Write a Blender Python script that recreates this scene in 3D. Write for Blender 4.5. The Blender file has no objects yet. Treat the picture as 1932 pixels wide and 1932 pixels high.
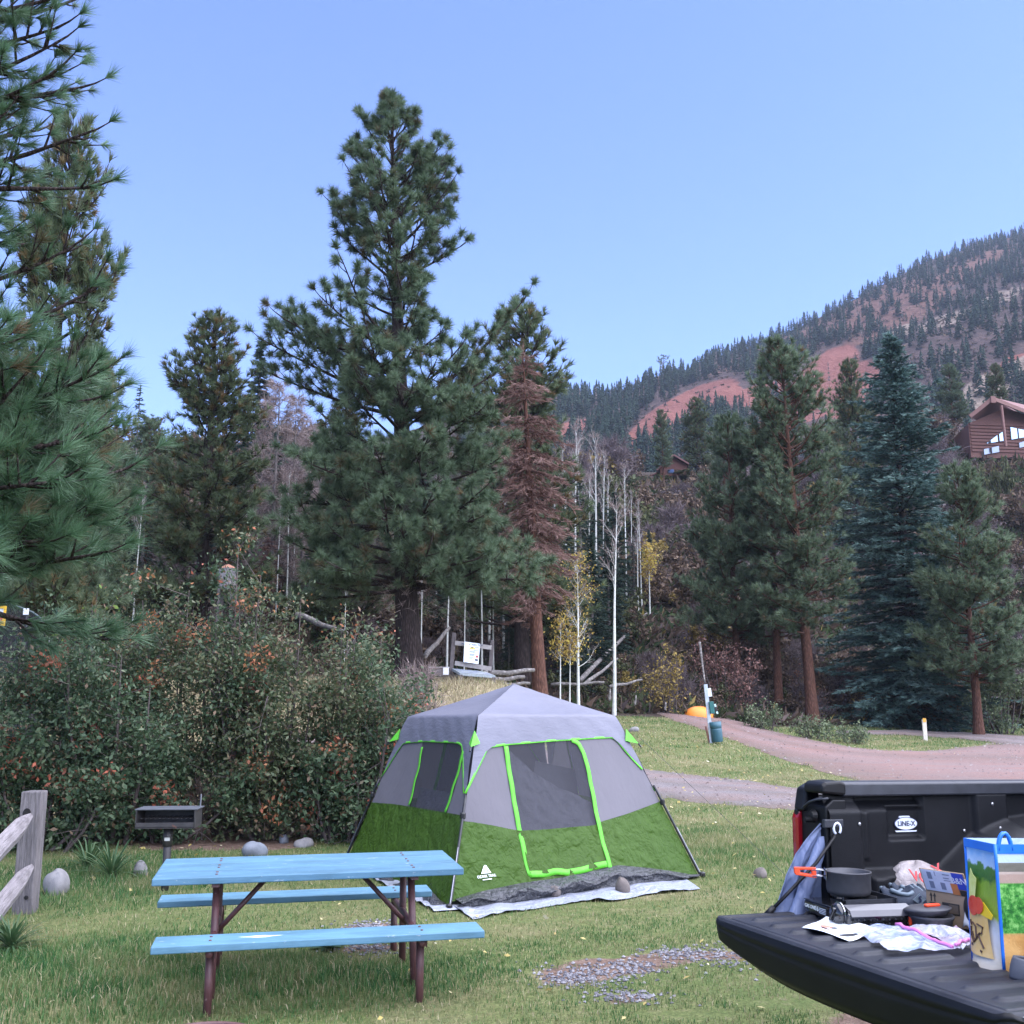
import bpy, math, random
import numpy as np
from mathutils import Vector, Matrix, Euler, noise as mnoise

def nz(x, y, s=0.0): return mnoise.noise(Vector((x, y, s)))
def rdg(x, y, s=0.0): return 1 - 2 * abs(mnoise.noise(Vector((x, y, s))))

SC = bpy.context.scene
COL = SC.collection
R = math.radians

# ------------------------------------------------------------------ camera
F = 1935.0
PITCH = math.atan((1330 - 966) / F)
CAMH = 1.75
cam = bpy.data.cameras.new('camera'); cam.sensor_width = 36; cam.lens = 36 * F / 1932
cam.clip_start = 0.05; cam.clip_end = 6000
camo = bpy.data.objects.new('camera', cam); COL.objects.link(camo)
camo.location = (0, 0, CAMH); camo.rotation_euler = (R(90) + PITCH, 0, 0)
SC.camera = camo

# ------------------------------------------------------------------ world, sun, exposure
SUN_EL, SUN_AZ = 58.0, 112.0           # azimuth measured clockwise from +Y (north)
W = bpy.data.worlds.new('World'); SC.world = W; W.use_nodes = True
nt = W.node_tree; nt.nodes.clear()
wo = nt.nodes.new('ShaderNodeOutputWorld'); bg = nt.nodes.new('ShaderNodeBackground')
sky = nt.nodes.new('ShaderNodeTexSky'); sky.sky_type = 'NISHITA'; sky.sun_disc = False
sky.sun_elevation = R(SUN_EL); sky.sun_rotation = R(SUN_AZ)
sky.altitude = 2000; sky.air_density = 1.0; sky.dust_density = 3.2; sky.ozone_density = 3.0
tint = nt.nodes.new('ShaderNodeMix'); tint.data_type = 'RGBA'; tint.blend_type = 'MULTIPLY'
tint.inputs['Factor'].default_value = 1.0
tint.inputs[7].default_value = (0.93, 0.955, 1.26, 1)
nt.links.new(sky.outputs[0], tint.inputs[6]); nt.links.new(tint.outputs[2], bg.inputs['Color'])
bg.inputs['Strength'].default_value = 0.056
nt.links.new(bg.outputs[0], wo.inputs['Surface'])
sl = bpy.data.lights.new('sun', 'SUN'); sl.energy = 2.0; sl.angle = R(120); sl.color = (0.95, 0.95, 1.0)
so = bpy.data.objects.new('sun', sl); COL.objects.link(so)
sd = Vector((math.sin(R(SUN_AZ)) * math.cos(R(SUN_EL)), math.cos(R(SUN_AZ)) * math.cos(R(SUN_EL)), math.sin(R(SUN_EL))))
so.rotation_euler = sd.to_track_quat('Z', 'Y').to_euler(); so.location = sd * 40
SC.view_settings.view_transform = 'Standard'; SC.view_settings.look = 'None'
SC.view_settings.gamma = 1.0; SC.view_settings.exposure = 2.55; SC.view_settings.use_curve_mapping = False
SC.render.engine = 'CYCLES'
SC.cycles.max_bounces = 6; SC.cycles.diffuse_bounces = 3; SC.cycles.glossy_bounces = 2
SC.cycles.transmission_bounces = 4; SC.cycles.transparent_max_bounces = 12
SC.cycles.use_denoising = True
SC.cycles.volume_bounces = 1
SC.cycles.caustics_reflective = False; SC.cycles.caustics_refractive = False

# ------------------------------------------------------------------ helpers: points seen from the photograph's position
def ray(u, v):
    x = (u - 966) / F; up = -(v - 966) / F
    return np.array([x, math.cos(PITCH) - up * math.sin(PITCH), up * math.cos(PITCH) + math.sin(PITCH)])
def at(u, v, Y):
    r = ray(u, v); return np.array([0, 0, CAMH]) + r * (Y / r[1])
def proj(P):
    d = np.asarray(P, float) - np.array([0, 0, CAMH])
    w = d[..., 1] * math.cos(PITCH) + d[..., 2] * math.sin(PITCH)
    up = -d[..., 1] * math.sin(PITCH) + d[..., 2] * math.cos(PITCH)
    return np.stack([966 + F * d[..., 0] / w, 966 - F * up / w], -1)

def sst(a, b, x):
    t = np.clip((np.asarray(x, float) - a) / (b - a), 0, 1); return t * t * (3 - 2 * t)

# terrain -----------------------------------------------------------
def wob(x, y, s, seed):
    a = seed * 1.7
    return (np.sin(x / s + a) * np.cos(y / s * 1.3 - a * 2) + 0.6 * np.sin(x / s * 2.1 - y / s * 1.7 + a * 3) + 0.4 * np.cos(x / s * 3.7 + y / s * 3.1 + a * 5)) / 2
def terrain(x, y):
    x = np.asarray(x, float); y = np.asarray(y, float)
    az = x / np.maximum(y, 5.0)
    left = 1 - sst(-0.03, 0.10, az)
    bank = 2.45 * sst(14.5, 31, y) * left
    rise = 1.35 * np.clip((y - 19) / 26, 0, 1.4) ** 1.1 * 1.2 * (1 - sst(0.10, 0.42, az)) * (1 - left)
    rise = rise + .022 * np.clip(y - 24, 0, 34) * sst(.22, .38, az)
    y0 = 34 + 9 * sst(-0.25, -0.02, az) + 2.0 * sst(0.05, 0.2, az) + 11 * sst(0.2, 0.42, az)
    w = y - y0
    ws = np.where(w > 0, w * w / (w + 5.0), 0)
    sl_ = 0.40 + 0.15 * sst(0.24, 0.42, az)
    slope = np.where(ws < 62, sl_ * ws, sl_ * 62 + 0.12 * (ws - 62))
    und = 0.03 * wob(x, y, 2.3, 1) + 0.35 * wob(x, y, 9, 2) * sst(0, 14, w)
    return bank + rise + slope + und
def tz(x, y): return float(terrain(x, y))
def gp(u, v, lift=0.0):
    r = ray(u, v); t = 1.0; o = np.array([0, 0, CAMH])
    while t < 400:
        p = o + r * t
        if p[2] < tz(p[0], p[1]) + lift: break
        t += 0.05 + t * 0.004
    lo, hi = t - 2, t
    for _ in range(18):
        m = (lo + hi) / 2; p = o + r * m
        if p[2] < tz(p[0], p[1]) + lift: hi = m
        else: lo = m
    p = o + r * hi
    return np.array([p[0], p[1], tz(p[0], p[1]) + lift])

# object plumbing ----------------------------------------------------
def tag(o, label=None, cat=None, group=None, kind=None):
    if label: o['label'] = label
    if cat: o['category'] = cat
    if group: o['group'] = group
    if kind: o['kind'] = kind
    return o
def thing(name, label, cat, mat=None, loc=None, rz=0.0, group=None):
    o = bpy.data.objects.new(name, None); COL.objects.link(o); o.empty_display_size = 0.2
    if mat is not None: o.matrix_world = mat
    elif loc is not None:
        o.location = tuple(float(c) for c in loc); o.rotation_euler = (0, 0, rz)
    return tag(o, label, cat, group)
def copy_tree(o):
    c = o.copy(); COL.objects.link(c)
    for ch in o.children:
        d = ch.copy(); COL.objects.link(d); d.parent = c
        for g in ch.children:
            e = g.copy(); COL.objects.link(e); e.parent = d
    return c

def mesh_np(name, V, faces, mats, tint=None, midx=None, smooth=False):
    me = bpy.data.meshes.new(name)
    V = np.ascontiguousarray(V, np.float32)
    me.vertices.add(len(V)); me.vertices.foreach_set('co', V.ravel())
    li = np.concatenate([np.asarray(f, np.int32).ravel() for f in faces])
    tot = np.concatenate([np.full(len(f), np.asarray(f).shape[1], np.int32) for f in faces])
    st = np.concatenate([[0], np.cumsum(tot)[:-1]]).astype(np.int32)
    me.loops.add(len(li)); me.loops.foreach_set('vertex_index', li)
    me.polygons.add(len(tot)); me.polygons.foreach_set('loop_start', st)
    if midx is not None: me.polygons.foreach_set('material_index', np.asarray(midx, np.int32))
    if smooth: me.polygons.foreach_set('use_smooth', np.ones(len(tot), bool))
    me.update(calc_edges=True)
    if tint is not None:
        a = me.attributes.new('tint', 'FLOAT', 'POINT'); a.data.foreach_set('value', np.asarray(tint, np.float32))
    for m in (mats if isinstance(mats, (list, tuple)) else [mats]): me.materials.append(m)
    return me
def link(name, me, parent=None, loc=None):
    o = bpy.data.objects.new(name, me); COL.objects.link(o)
    if parent is not None: o.parent = parent
    if loc is not None: o.location = loc
    return o

class MB:
    """collects shapes and links them as one mesh object"""
    def __init__(s): s.v = []; s.f = []; s.n = 0; s.mi = []; s.cur = 0
    def add(s, V, Fs):
        V = np.asarray(V, float); s.v.append(V)
        for f in Fs: s.f.append([int(i) + s.n for i in f]); s.mi.append(s.cur)
        s.n += len(V); return s
    def box(s, c, d, rot=None, taper=1.0):
        c = np.array(c, float); d = np.array(d, float) / 2
        P = np.array([[x, y, z] for z in (-1, 1) for y in (-1, 1) for x in (-1, 1)], float)
        P[4:, :2] *= taper
        P = P * d
        if rot is not None: P = P @ np.array(rot).T
        return s.add(P + c, [(0, 2, 3, 1), (4, 5, 7, 6), (0, 1, 5, 4), (2, 6, 7, 3), (0, 4, 6, 2), (1, 3, 7, 5)])
    def beam(s, p, q, w, h, up=(0, 0, 1)):
        p = np.array(p, float); q = np.array(q, float); d = q - p; L = np.linalg.norm(d); d /= L
        u = np.array(up, float); sd = np.cross(d, u); sd /= np.linalg.norm(sd) + 1e-9; u = np.cross(sd, d)
        return s.box((p + q) / 2, (L, w, h), np.stack([d, sd, u], 1))
    def tube(s, P, r, n=8, cap=True):
        V, Fq = tube_np(np.asarray(P, float), np.broadcast_to(np.asarray(r, float), (len(P),)), n)
        Fs = [tuple(f) for f in Fq]
        if cap:
            k = len(P); Fs.append(tuple(range(n))[::-1]); Fs.append(tuple(range((k - 1) * n, k * n)))
        return s.add(V, Fs)
    def lathe(s, prof, n=24, c=(0, 0, 0), rot=None, close=False, sx=1.0, sy=1.0):
        V = []; a = np.linspace(0, 2 * np.pi, n, endpoint=False)
        for r, z in prof: V.append(np.stack([r * np.cos(a) * sx, r * np.sin(a) * sy, np.full(n, z)], 1))
        V = np.concatenate(V); k = len(prof)
        Fs = [(i * n + j, i * n + (j + 1) % n, (i + 1) * n + (j + 1) % n, (i + 1) * n + j) for i in range(k - 1) for j in range(n)]
        if prof[0][0] > 1e-6: Fs.append(tuple(range(n))[::-1])
        if prof[-1][0] > 1e-6 : Fs.append(tuple(range((k - 1) * n, k * n)))
        if rot is not None: V = V @ np.array(rot).T
        return s.add(V + np.array(c, float), Fs)
    def grid(s, fn, nu, nv, flip=False):
        V = [fn(i / nu, j / nv) for j in range(nv + 1) for i in range(nu + 1)]
        w = nu + 1
        Fs = [(j * w + i, j * w + i + 1, (j + 1) * w + i + 1, (j + 1) * w + i) for j in range(nv) for i in range(nu)]
        if flip: Fs = [f[::-1] for f in Fs]
        return s.add(V, Fs)
    def prism(s, poly, h0, h1, M=None):
        """poly: 2D outline counter-clockwise; extruded along local z from h0 to h1"""
        n = len(poly); P = np.array([[x, y, h0] for x, y in poly] + [[x, y, h1] for x, y in poly], float)
        if M is not None:
            M = np.array(M); P = P @ M[:3, :3].T + M[:3, 3]
        Fs = [tuple(range(n))[::-1], tuple(range(n, 2 * n))] + [(i, (i + 1) % n, n + (i + 1) % n, n + i) for i in range(n)]
        return s.add(P, Fs)
    def build(s, name, mats, parent=None, smooth=False, bev=0.0, seg=2, solid=0.0, sub=0, ang=40, loc=None, tint=None):
        V = np.concatenate(s.v)
        me = bpy.data.meshes.new(name); me.from_pydata(V.tolist(), [], s.f); me.update()
        for m in (mats if isinstance(mats, (list, tuple)) else [mats]): me.materials.append(m)
        if any(s.mi): me.polygons.foreach_set('material_index', np.array(s.mi, np.int32))
        if smooth: me.polygons.foreach_set('use_smooth', np.ones(len(me.polygons), bool))
        o = link(name, me, parent, loc)
        if solid:
            m = o.modifiers.new('solid', 'SOLIDIFY'); m.thickness = solid; m.offset = 0
        if sub:
            m = o.modifiers.new('sub', 'SUBSURF'); m.levels = sub; m.render_levels = sub
        if bev:
            m = o.modifiers.new('bevel', 'BEVEL'); m.width = bev; m.segments = seg; m.limit_method = 'ANGLE'; m.angle_limit = R(ang)
        return o

def tube_np(P, r, n):
    k = len(P)
    T = np.empty_like(P); T[1:-1] = P[2:] - P[:-2]; T[0] = P[1] - P[0]; T[-1] = P[-1] - P[-2]
    T /= np.linalg.norm(T, axis=1, keepdims=True) + 1e-12
    ref = np.array([0.31, 0.95, 0.05]) if abs(T[0][2]) > 0.6 else np.array([0.05, 0.1, 1.0])
    U = np.cross(T, ref); U /= np.linalg.norm(U, axis=1, keepdims=True) + 1e-12
    W_ = np.cross(T, U)
    a = np.linspace(0, 2 * np.pi, n, endpoint=False)
    V = P[:, None] + r[:, None, None] * (U[:, None] * np.cos(a)[None, :, None] + W_[:, None] * np.sin(a)[None, :, None])
    i = np.arange(k - 1)[:, None] * n; j = np.arange(n)[None]; jn = (j + 1) % n
    Fq = np.stack([i + j, i + jn, i + n + jn, i + n + j], -1).reshape(-1, 4)
    return V.reshape(-1, 3), Fq

class Geo:
    """fast array collector for plants"""
    def __init__(s): s.V = []; s.Q = []; s.T = []; s.t = []; s.n = 0
    def tube(s, P, r0, r1, n=4, tint=0.5):
        P = np.asarray(P, float); V, Fq = tube_np(P, np.linspace(r0, r1, len(P)), n)
        s.V.append(V); s.Q.append(Fq + s.n); s.t.append(np.full(len(V), tint)); s.n += len(V)
    def tris(s, V, tint):
        m = len(V) // 3
        s.V.append(V); s.T.append(np.arange(m * 3).reshape(-1, 3) + s.n); s.t.append(tint); s.n += len(V)
    def quads(s, V, tint):
        m = len(V) // 4
        s.V.append(V); s.Q.append(np.arange(m * 4).reshape(-1, 4) + s.n); s.t.append(tint); s.n += len(V)
    def mesh(s, name, mat, smooth=False):
        fs = []
        if s.Q: fs.append(np.concatenate(s.Q))
        if s.T: fs.append(np.concatenate(s.T))
        return mesh_np(name, np.concatenate(s.V), fs, mat, np.concatenate(s.t), smooth=smooth)

def unit(v):
    return v / (np.linalg.norm(v, axis=-1, keepdims=True) + 1e-9)
def frame_m(pos, xdir, zdir=(0, 0, 1)):
    x = np.array(xdir, float); x /= np.linalg.norm(x); z = np.array(zdir, float)
    y = np.cross(z, x); y /= np.linalg.norm(y); z = np.cross(x, y)
    M = Matrix.Identity(4)
    for i in range(3):
        M[i][0] = x[i]; M[i][1] = y[i]; M[i][2] = z[i]; M[i][3] = float(pos[i])
    return M
def rotz(a):
    c, s = math.cos(a), math.sin(a); return np.array([[c, -s, 0], [s, c, 0], [0, 0, 1.0]])
def roty(a):
    c, s = math.cos(a), math.sin(a); return np.array([[c, 0, s], [0, 1, 0], [-s, 0, c]])
def rotx(a):
    c, s = math.cos(a), math.sin(a); return np.array([[1, 0, 0], [0, c, -s], [0, s, c]])

# ------------------------------------------------------------------ materials
def nmat(name):
    m = bpy.data.materials.new(name); m.use_nodes = True; t = m.node_tree
    b = t.nodes['Principled BSDF']; return m, t, b
def N(t, kind, **kw):
    n = t.nodes.new(kind)
    for k, v in kw.items():
        if hasattr(n, k): setattr(n, k, v)
        else: n.inputs[k].default_value = v
    return n
def rgb(c): return (c[0], c[1], c[2], 1.0)
def coords(t, space='Object', scale=(1, 1, 1), rot=(0, 0, 0)):
    tc = N(t, 'ShaderNodeTexCoord'); mp = N(t, 'ShaderNodeMapping'); mp.inputs['Scale'].default_value = scale
    mp.inputs['Rotation'].default_value = rot
    t.links.new(tc.outputs[space], mp.inputs[0]); return mp.outputs[0]
def mixc(t, fac, a, b, blend='MIX'):
    m = N(t, 'ShaderNodeMix'); m.data_type = 'RGBA'; m.blend_type = blend
    for s, val in ((0, fac), (6, a), (7, b)):
        if hasattr(val, 'is_linked') or hasattr(val, 'links'): t.links.new(val, m.inputs[s])
        elif s == 0: m.inputs[0].default_value = val
        else: m.inputs[s].default_value = rgb(val)
    return m.outputs[2]
def noise(t, vec, scale, detail=5, rough=0.6, dist=0.0):
    n = N(t, 'ShaderNodeTexNoise'); n.inputs['Scale'].default_value = scale; n.inputs['Detail'].default_value = detail
    n.inputs['Roughness'].default_value = rough; n.inputs['Distortion'].default_value = dist
    if vec is not None: t.links.new(vec, n.inputs['Vector'])
    return n.outputs['Fac']
def ramp(t, fac, stops, interp='LINEAR'):
    r = N(t, 'ShaderNodeValToRGB'); r.color_ramp.interpolation = interp
    e = r.color_ramp.elements
    while len(e) < len(stops): e.new(0.5)
    for i, (p, c) in enumerate(stops):
        e[i].position = p; e[i].color = rgb(c) if not isinstance(c, float) else (c, c, c, 1)
    t.links.new(fac, r.inputs[0]); return r.outputs[0]
def bump(t, b, fac, strength, dist=0.01):
    n = N(t, 'ShaderNodeBump'); n.inputs['Strength'].default_value = strength; n.inputs['Distance'].default_value = dist
    t.links.new(fac, n.inputs['Height']); t.links.new(n.outputs[0], b.inputs['Normal']); return n
def mat(name, col, rough=0.6, col2=None, var=0.15, scale=8, bmp=0.0, bscale=60, bdist=0.004, metal=0.0, spec=0.5, stretch=(1, 1, 1), coat=0.0, wear=None, detail=5):
    m, t, b = nmat(name)
    c2 = col2 if col2 is not None else tuple(min(1, x * (1 + var)) for x in col)
    c1 = tuple(x * (1 - var) for x in col) if col2 is None else col
    vec = coords(t, 'Object', stretch)
    f = noise(t, vec, scale, detail)
    cr = ramp(t, f, [(0.3, c1), (0.7, c2)])
    if wear is not None:
        f3 = noise(t, vec, wear[2], 6, 0.7)
        cr = mixc(t, ramp(t, f3, [(wear[1], (0, 0, 0)), (wear[1] + 0.05, (1, 1, 1))]), cr, wear[0])
    t.links.new(cr, b.inputs['Base Color'])
    b.inputs['Roughness'].default_value = rough; b.inputs['Metallic'].default_value = metal
    b.inputs['Specular IOR Level'].default_value = spec; b.inputs['Coat Weight'].default_value = coat
    if bmp: bump(t, b, noise(t, vec, bscale, 4), bmp, bdist)
    return m
def leafmat(name, stops, trans=0.3, rough=0.5, spec=0.3):
    m, t, b = nmat(name)
    at_ = N(t, 'ShaderNodeAttribute'); at_.attribute_name = 'tint'
    c = ramp(t, at_.outputs['Fac'], stops)
    t.links.new(c, b.inputs['Base Color']); b.inputs['Roughness'].default_value = rough; b.inputs['Specular IOR Level'].default_value = spec
    tr = N(t, 'ShaderNodeBsdfTranslucent'); t.links.new(c, tr.inputs['Color'])
    mx = N(t, 'ShaderNodeMixShader'); mx.inputs[0].default_value = trans
    t.links.new(b.outputs[0], mx.inputs[1]); t.links.new(tr.outputs[0], mx.inputs[2])
    t.links.new(mx.outputs[0], t.nodes['Material Output'].inputs['Surface'])
    return m
def text_mesh(name, body, size, m, parent, M, extrude=0.0008, align='CENTER', sx=1.0):
    c = bpy.data.curves.new(name, 'FONT'); c.body = body; c.size = size; c.extrude = extrude; c.align_x = align; c.align_y = 'CENTER'
    c.offset = size * 0.012
    o = bpy.data.objects.new(name + '_c', c); COL.objects.link(o)
    dg = bpy.context.evaluated_depsgraph_get()
    me = bpy.data.meshes.new_from_object(o.evaluated_get(dg)); bpy.data.objects.remove(o)
    me.materials.clear(); me.materials.append(m)
    r = link(name, me, parent); r.matrix_local = M @ Matrix.Scale(sx, 4, (1, 0, 0)) if sx != 1.0 else M
    return r
# ================================================================== ground, roads
rng = np.random.default_rng(7)
random.seed(7)

def ground_material():
    m, t, b = nmat('ground_cover')
    vec = coords(t, 'Object')
    n1 = noise(t, vec, 0.55, 6, 0.65); n2 = noise(t, vec, 9.0, 5, 0.7); n3 = noise(t, vec, 45, 4, 0.7)
    big = ramp(t, n1, [(0.36, (0.075, 0.115, 0.035)), (0.5, (0.115, 0.135, 0.05)), (0.62, (0.2, 0.17, 0.095))])
    fine = ramp(t, n2, [(0.3, (0.055, 0.085, 0.028)), (0.52, (0.12, 0.135, 0.05)), (0.72, (0.24, 0.2, 0.12))])
    lawn = mixc(t, 0.5, big, fine)
    dry = ramp(t, n2, [(0.3, (0.15, 0.12, 0.075)), (0.5, (0.3, 0.25, 0.15)), (0.7, (0.4, 0.34, 0.22))])
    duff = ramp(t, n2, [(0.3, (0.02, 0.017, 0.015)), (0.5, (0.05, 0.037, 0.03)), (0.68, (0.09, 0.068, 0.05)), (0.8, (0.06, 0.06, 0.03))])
    soil = ramp(t, n2, [(0.3, (0.09, 0.06, 0.045)), (0.55, (0.17, 0.115, 0.09)), (0.75, (0.26, 0.2, 0.16))])
    def zone(nm):
        a = N(t, 'ShaderNodeAttribute'); a.attribute_name = nm
        s = N(t, 'ShaderNodeMath', operation='ADD'); t.links.new(a.outputs['Fac'], s.inputs[0])
        s2 = N(t, 'ShaderNodeMath', operation='MULTIPLY_ADD'); t.links.new(n2, s2.inputs[0]); s2.inputs[1].default_value = 0.7; s2.inputs[2].default_value = -0.35
        t.links.new(s2.outputs[0], s.inputs[1]); return ramp(t, s.outputs[0], [(0.4, (0, 0, 0)), (0.6, (1, 1, 1))])
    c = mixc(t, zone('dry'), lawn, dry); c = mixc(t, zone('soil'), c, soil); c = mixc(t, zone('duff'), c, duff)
    sp = ramp(t, n3, [(0.35, (0.6, 0.6, 0.6)), (0.65, (1.25, 1.25, 1.25))])
    c = mixc(t, 1.0, c, sp, 'MULTIPLY')
    t.links.new(c, b.inputs['Base Color']); b.inputs['Roughness'].default_value = 0.95; b.inputs['Specular IOR Level'].default_value = 0.1
    bump(t, b, n3, 0.6, 0.02)
    return m
M_ground = ground_material()

def strip_edges(up, low, n):
    def res(pts):
        P = np.array([gp(u, v) for u, v in pts]); d = np.concatenate([[0], np.cumsum(np.linalg.norm(np.diff(P[:, :2], axis=0), axis=1))])
        s = np.linspace(0, d[-1], n); return np.stack([np.interp(s, d, P[:, k]) for k in (0, 1)], 1)
    A = res(up); B = res(low)
    k = np.array([1, 2, 3, 2, 1.]) / 9
    for _ in range(3):
        for Q in (A, B):
            for c in (0, 1):
                q = np.pad(Q[:, c], 2, mode='reflect', reflect_type='odd'); Q[:, c] = np.convolve(q, k, 'valid')
    return A, B
ROADS = []
def road(name, up, low, m, n=160, lift=0.03, wav=0.16):
    A, B = strip_edges(up, low, n)
    nr = np.random.default_rng(len(ROADS) + 3)
    dirs = unit(B - A)
    for Q, sgn in ((A, -1), (B, 1)):
        j = nr.normal(0, 1, n); j = np.convolve(np.pad(j, 3, mode='edge'), np.ones(7) / 7, 'valid') * 1.6 + nr.normal(0, .35, n)
        Q += dirs * (j * wav * sgn)[:, None]
    ROADS.append(np.concatenate([A, B[::-1]]))
    k = 14; V = []
    for i in range(k + 1):
        f = i / k; P = A * (1 - f) + B * f
        V.append(np.stack([P[:, 0], P[:, 1], terrain(P[:, 0], P[:, 1]) + lift * min(1, 8 * min(f, 1 - f) + 0.15)], 1))
    V = np.concatenate(V); i = np.arange(k)[:, None] * n; j = np.arange(n - 1)[None]
    Q = np.stack([i + j, i + n + j, i + n + j + 1, i + j + 1], -1).reshape(-1, 4)
    lane = np.repeat(np.linspace(0, 1, k + 1), n) + .05 * wob(V[:, 0], V[:, 1], 4, 3)
    o = link(name, mesh_np(name, V, [Q], m, tint=lane, smooth=True)); tag(o, kind='structure'); return o
def gravel_mat(name, a, b_, c_):
    m, t, b = nmat(name); vec = coords(t, 'Object')
    n1 = noise(t, coords(t, 'Object', (.5, 1.6, 1)), 0.9, 6, 0.7); n2 = noise(t, vec, 14, 6, 0.8); n3 = noise(t, vec, 60, 3, 0.7)
    c = mixc(t, ramp(t, n1, [(0.38, (0, 0, 0)), (0.62, (1, 1, 1))]), a, b_)
    c = mixc(t, ramp(t, n2, [(0.5, (0, 0, 0)), (0.75, (1, 1, 1))]), c, c_)
    c = mixc(t, 1.0, c, ramp(t, n3, [(0.3, (0.4, 0.4, 0.4)), (0.7, (1.4, 1.4, 1.4))]), 'MULTIPLY')
    la = N(t, 'ShaderNodeAttribute'); la.attribute_name = 'tint'; tr = ramp(t, la.outputs['Fac'], [(0, (.72, .76, .62)), (.14, (.85, .85, .8)), (.27, (1.12, 1.1, 1.08)), (.36, (1.1, 1.08, 1.06)), (.5, (.82, .82, .76)), (.64, (1.1, 1.08, 1.06)), (.74, (1.12, 1.1, 1.08)), (.87, (.85, .85, .8)), (1, (.72, .76, .62))])
    c = mixc(t, .8, c, tr, 'MULTIPLY'); t.links.new(c, b.inputs['Base Color']); b.inputs['Roughness'].default_value = 0.95
    bump(t, b, n2, 0.7, 0.03); return m
M_grey_gravel = gravel_mat('grey_gravel', (0.145, 0.128, 0.132), (0.17, 0.115, 0.102), (0.23, 0.205, 0.21))
M_red_gravel = gravel_mat('red_gravel', (0.19, 0.105, 0.09), (0.165, 0.118, 0.112), (0.24, 0.18, 0.17))
road('gravel_road', [(540, 1392), (760, 1368), (1000, 1400), (1205, 1450), (1380, 1470), (1540, 1491), (1700, 1505), (1900, 1515)],
     [(540, 1415), (760, 1408), (1000, 1448), (1210, 1500), (1380, 1519), (1540, 1531), (1700, 1550), (1900, 1590)], M_grey_gravel)
road('campground_road', [(1176, 1334), (1250, 1338), (1330, 1347), (1400, 1362), (1480, 1385), (1560, 1402), (1660, 1417), (1760, 1418), (1850, 1407), (1960, 1400), (2150, 1402)],
     [(1180, 1337), (1250, 1350), (1340, 1383), (1420, 1412), (1500, 1440), (1600, 1470), (1700, 1486), (1800, 1492), (1900, 1497), (2000, 1500), (2200, 1505)], M_red_gravel, lift=0.045)
road('gravel_path', [(1575, 1381), (1640, 1379), (1720, 1378), (1800, 1381), (1880, 1386), (1960, 1391), (2150, 1397)],
     [(1580, 1384), (1640, 1386), (1720, 1388), (1800, 1393), (1880, 1402), (1960, 1412), (2150, 1420)], M_grey_gravel, lift=0.06)
def in_poly(x, y, P):
    c = np.zeros(x.shape, bool); j = len(P) - 1
    for i in range(len(P)):
        xi, yi = P[i][:2]; xj, yj = P[j][:2]
        if yi != yj: c ^= ((yi > y) != (yj > y)) & (x < (xj - xi) * (y - yi) / (yj - yi) + xi)
        j = i
    return c
TARP_PTS = [gp(u, v) for u, v in ((655, 1622), (730, 1660), (850, 1720), (893, 1735), (960, 1722), (1100, 1703), (1230, 1690), (1322, 1680), (1316, 1655))] + [np.array([.1, 14.0, 0])]
def in_road(x, y):
    r = np.zeros(x.shape, bool)
    for P in ROADS:
        c = np.zeros(x.shape, bool); j = len(P) - 1
        for i in range(len(P)):
            xi, yi = P[i]; xj, yj = P[j]
            if yi != yj: c ^= ((yi > y) != (yj > y)) & (x < (xj - xi) * (y - yi) / (yj - yi) + xi)
            j = i
        r |= c
    return r

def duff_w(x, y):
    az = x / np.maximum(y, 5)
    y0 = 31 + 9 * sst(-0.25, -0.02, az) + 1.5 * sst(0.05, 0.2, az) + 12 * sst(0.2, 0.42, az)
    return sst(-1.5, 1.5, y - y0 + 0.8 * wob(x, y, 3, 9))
def dry_w(x, y):
    az = x / np.maximum(y, 5)
    bank = sst(14, 18, y) * (1 - sst(0.0, 0.06, az)) * 0.95
    mid = 0.36 * sst(11, 14, y) * (1 - sst(34, 40, y)) * sst(0.08, 0.12, az)
    return np.maximum(bank, mid)
SOIL = [gp(530, 1565), gp(400, 1592)]
GRAVEL = [(gp(1120, 1838), 0.5, 0.17), (gp(1190, 1825), 0.3, 0.14), (gp(1270, 1800), 0.3, 0.12), (gp(1355, 1805), 0.42, 0.24), (gp(700, 1747), 0.35, 0.16), (gp(1080, 1850), 0.25, 0.1), (gp(700, 1790), 0.3, 0.12), (gp(1180, 1880), 0.3, 0.1)]
def soil_w(x, y):
    s = np.zeros(np.shape(x))
    for p, rx, ry in [(SOIL[0], 1.7, 1.1), (SOIL[1], 1.5, 0.7), (gp(1180, 1815), 0.5, 0.2), (gp(1850, 1932), 0.8, 0.5), (gp(1500, 1895), 0.4, 0.12), (gp(1300, 1915), 0.35, 0.1)] + [(g[0], g[1] * .9, g[2] * .9) for g in GRAVEL]:
        d = np.hypot((x - p[0]) / rx, (y - p[1]) / ry) + 0.25 * wob(x, y, 0.4, 4)
        s = np.maximum(s, 1 - sst(0.6, 1.15, d))
    return s
ys = np.concatenate([np.linspace(-60, 2, 20)[:-1], 2 + np.cumsum(0.16 * 1.0145 ** np.arange(240))]); ys = ys[ys < 330]
uu = np.linspace(-1, 1, 240); uu = np.sign(uu) * (0.6 * np.abs(uu) + 0.4 * np.abs(uu) ** 3)
Yg, Ug = np.meshgrid(ys, uu, indexing='ij'); Xg = Ug * (30 + 1.35 * np.maximum(Yg, 0))
Zg = terrain(Xg, Yg)
Vg = np.stack([Xg, Yg, Zg], -1).reshape(-1, 3); nx = len(uu)
i = np.arange(len(ys) - 1)[:, None] * nx; j = np.arange(nx - 1)[None]
gm = mesh_np('ground', Vg, [np.stack([i + j, i + j + 1, i + nx + j + 1, i + nx + j], -1).reshape(-1, 4)], M_ground, smooth=True)
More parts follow.
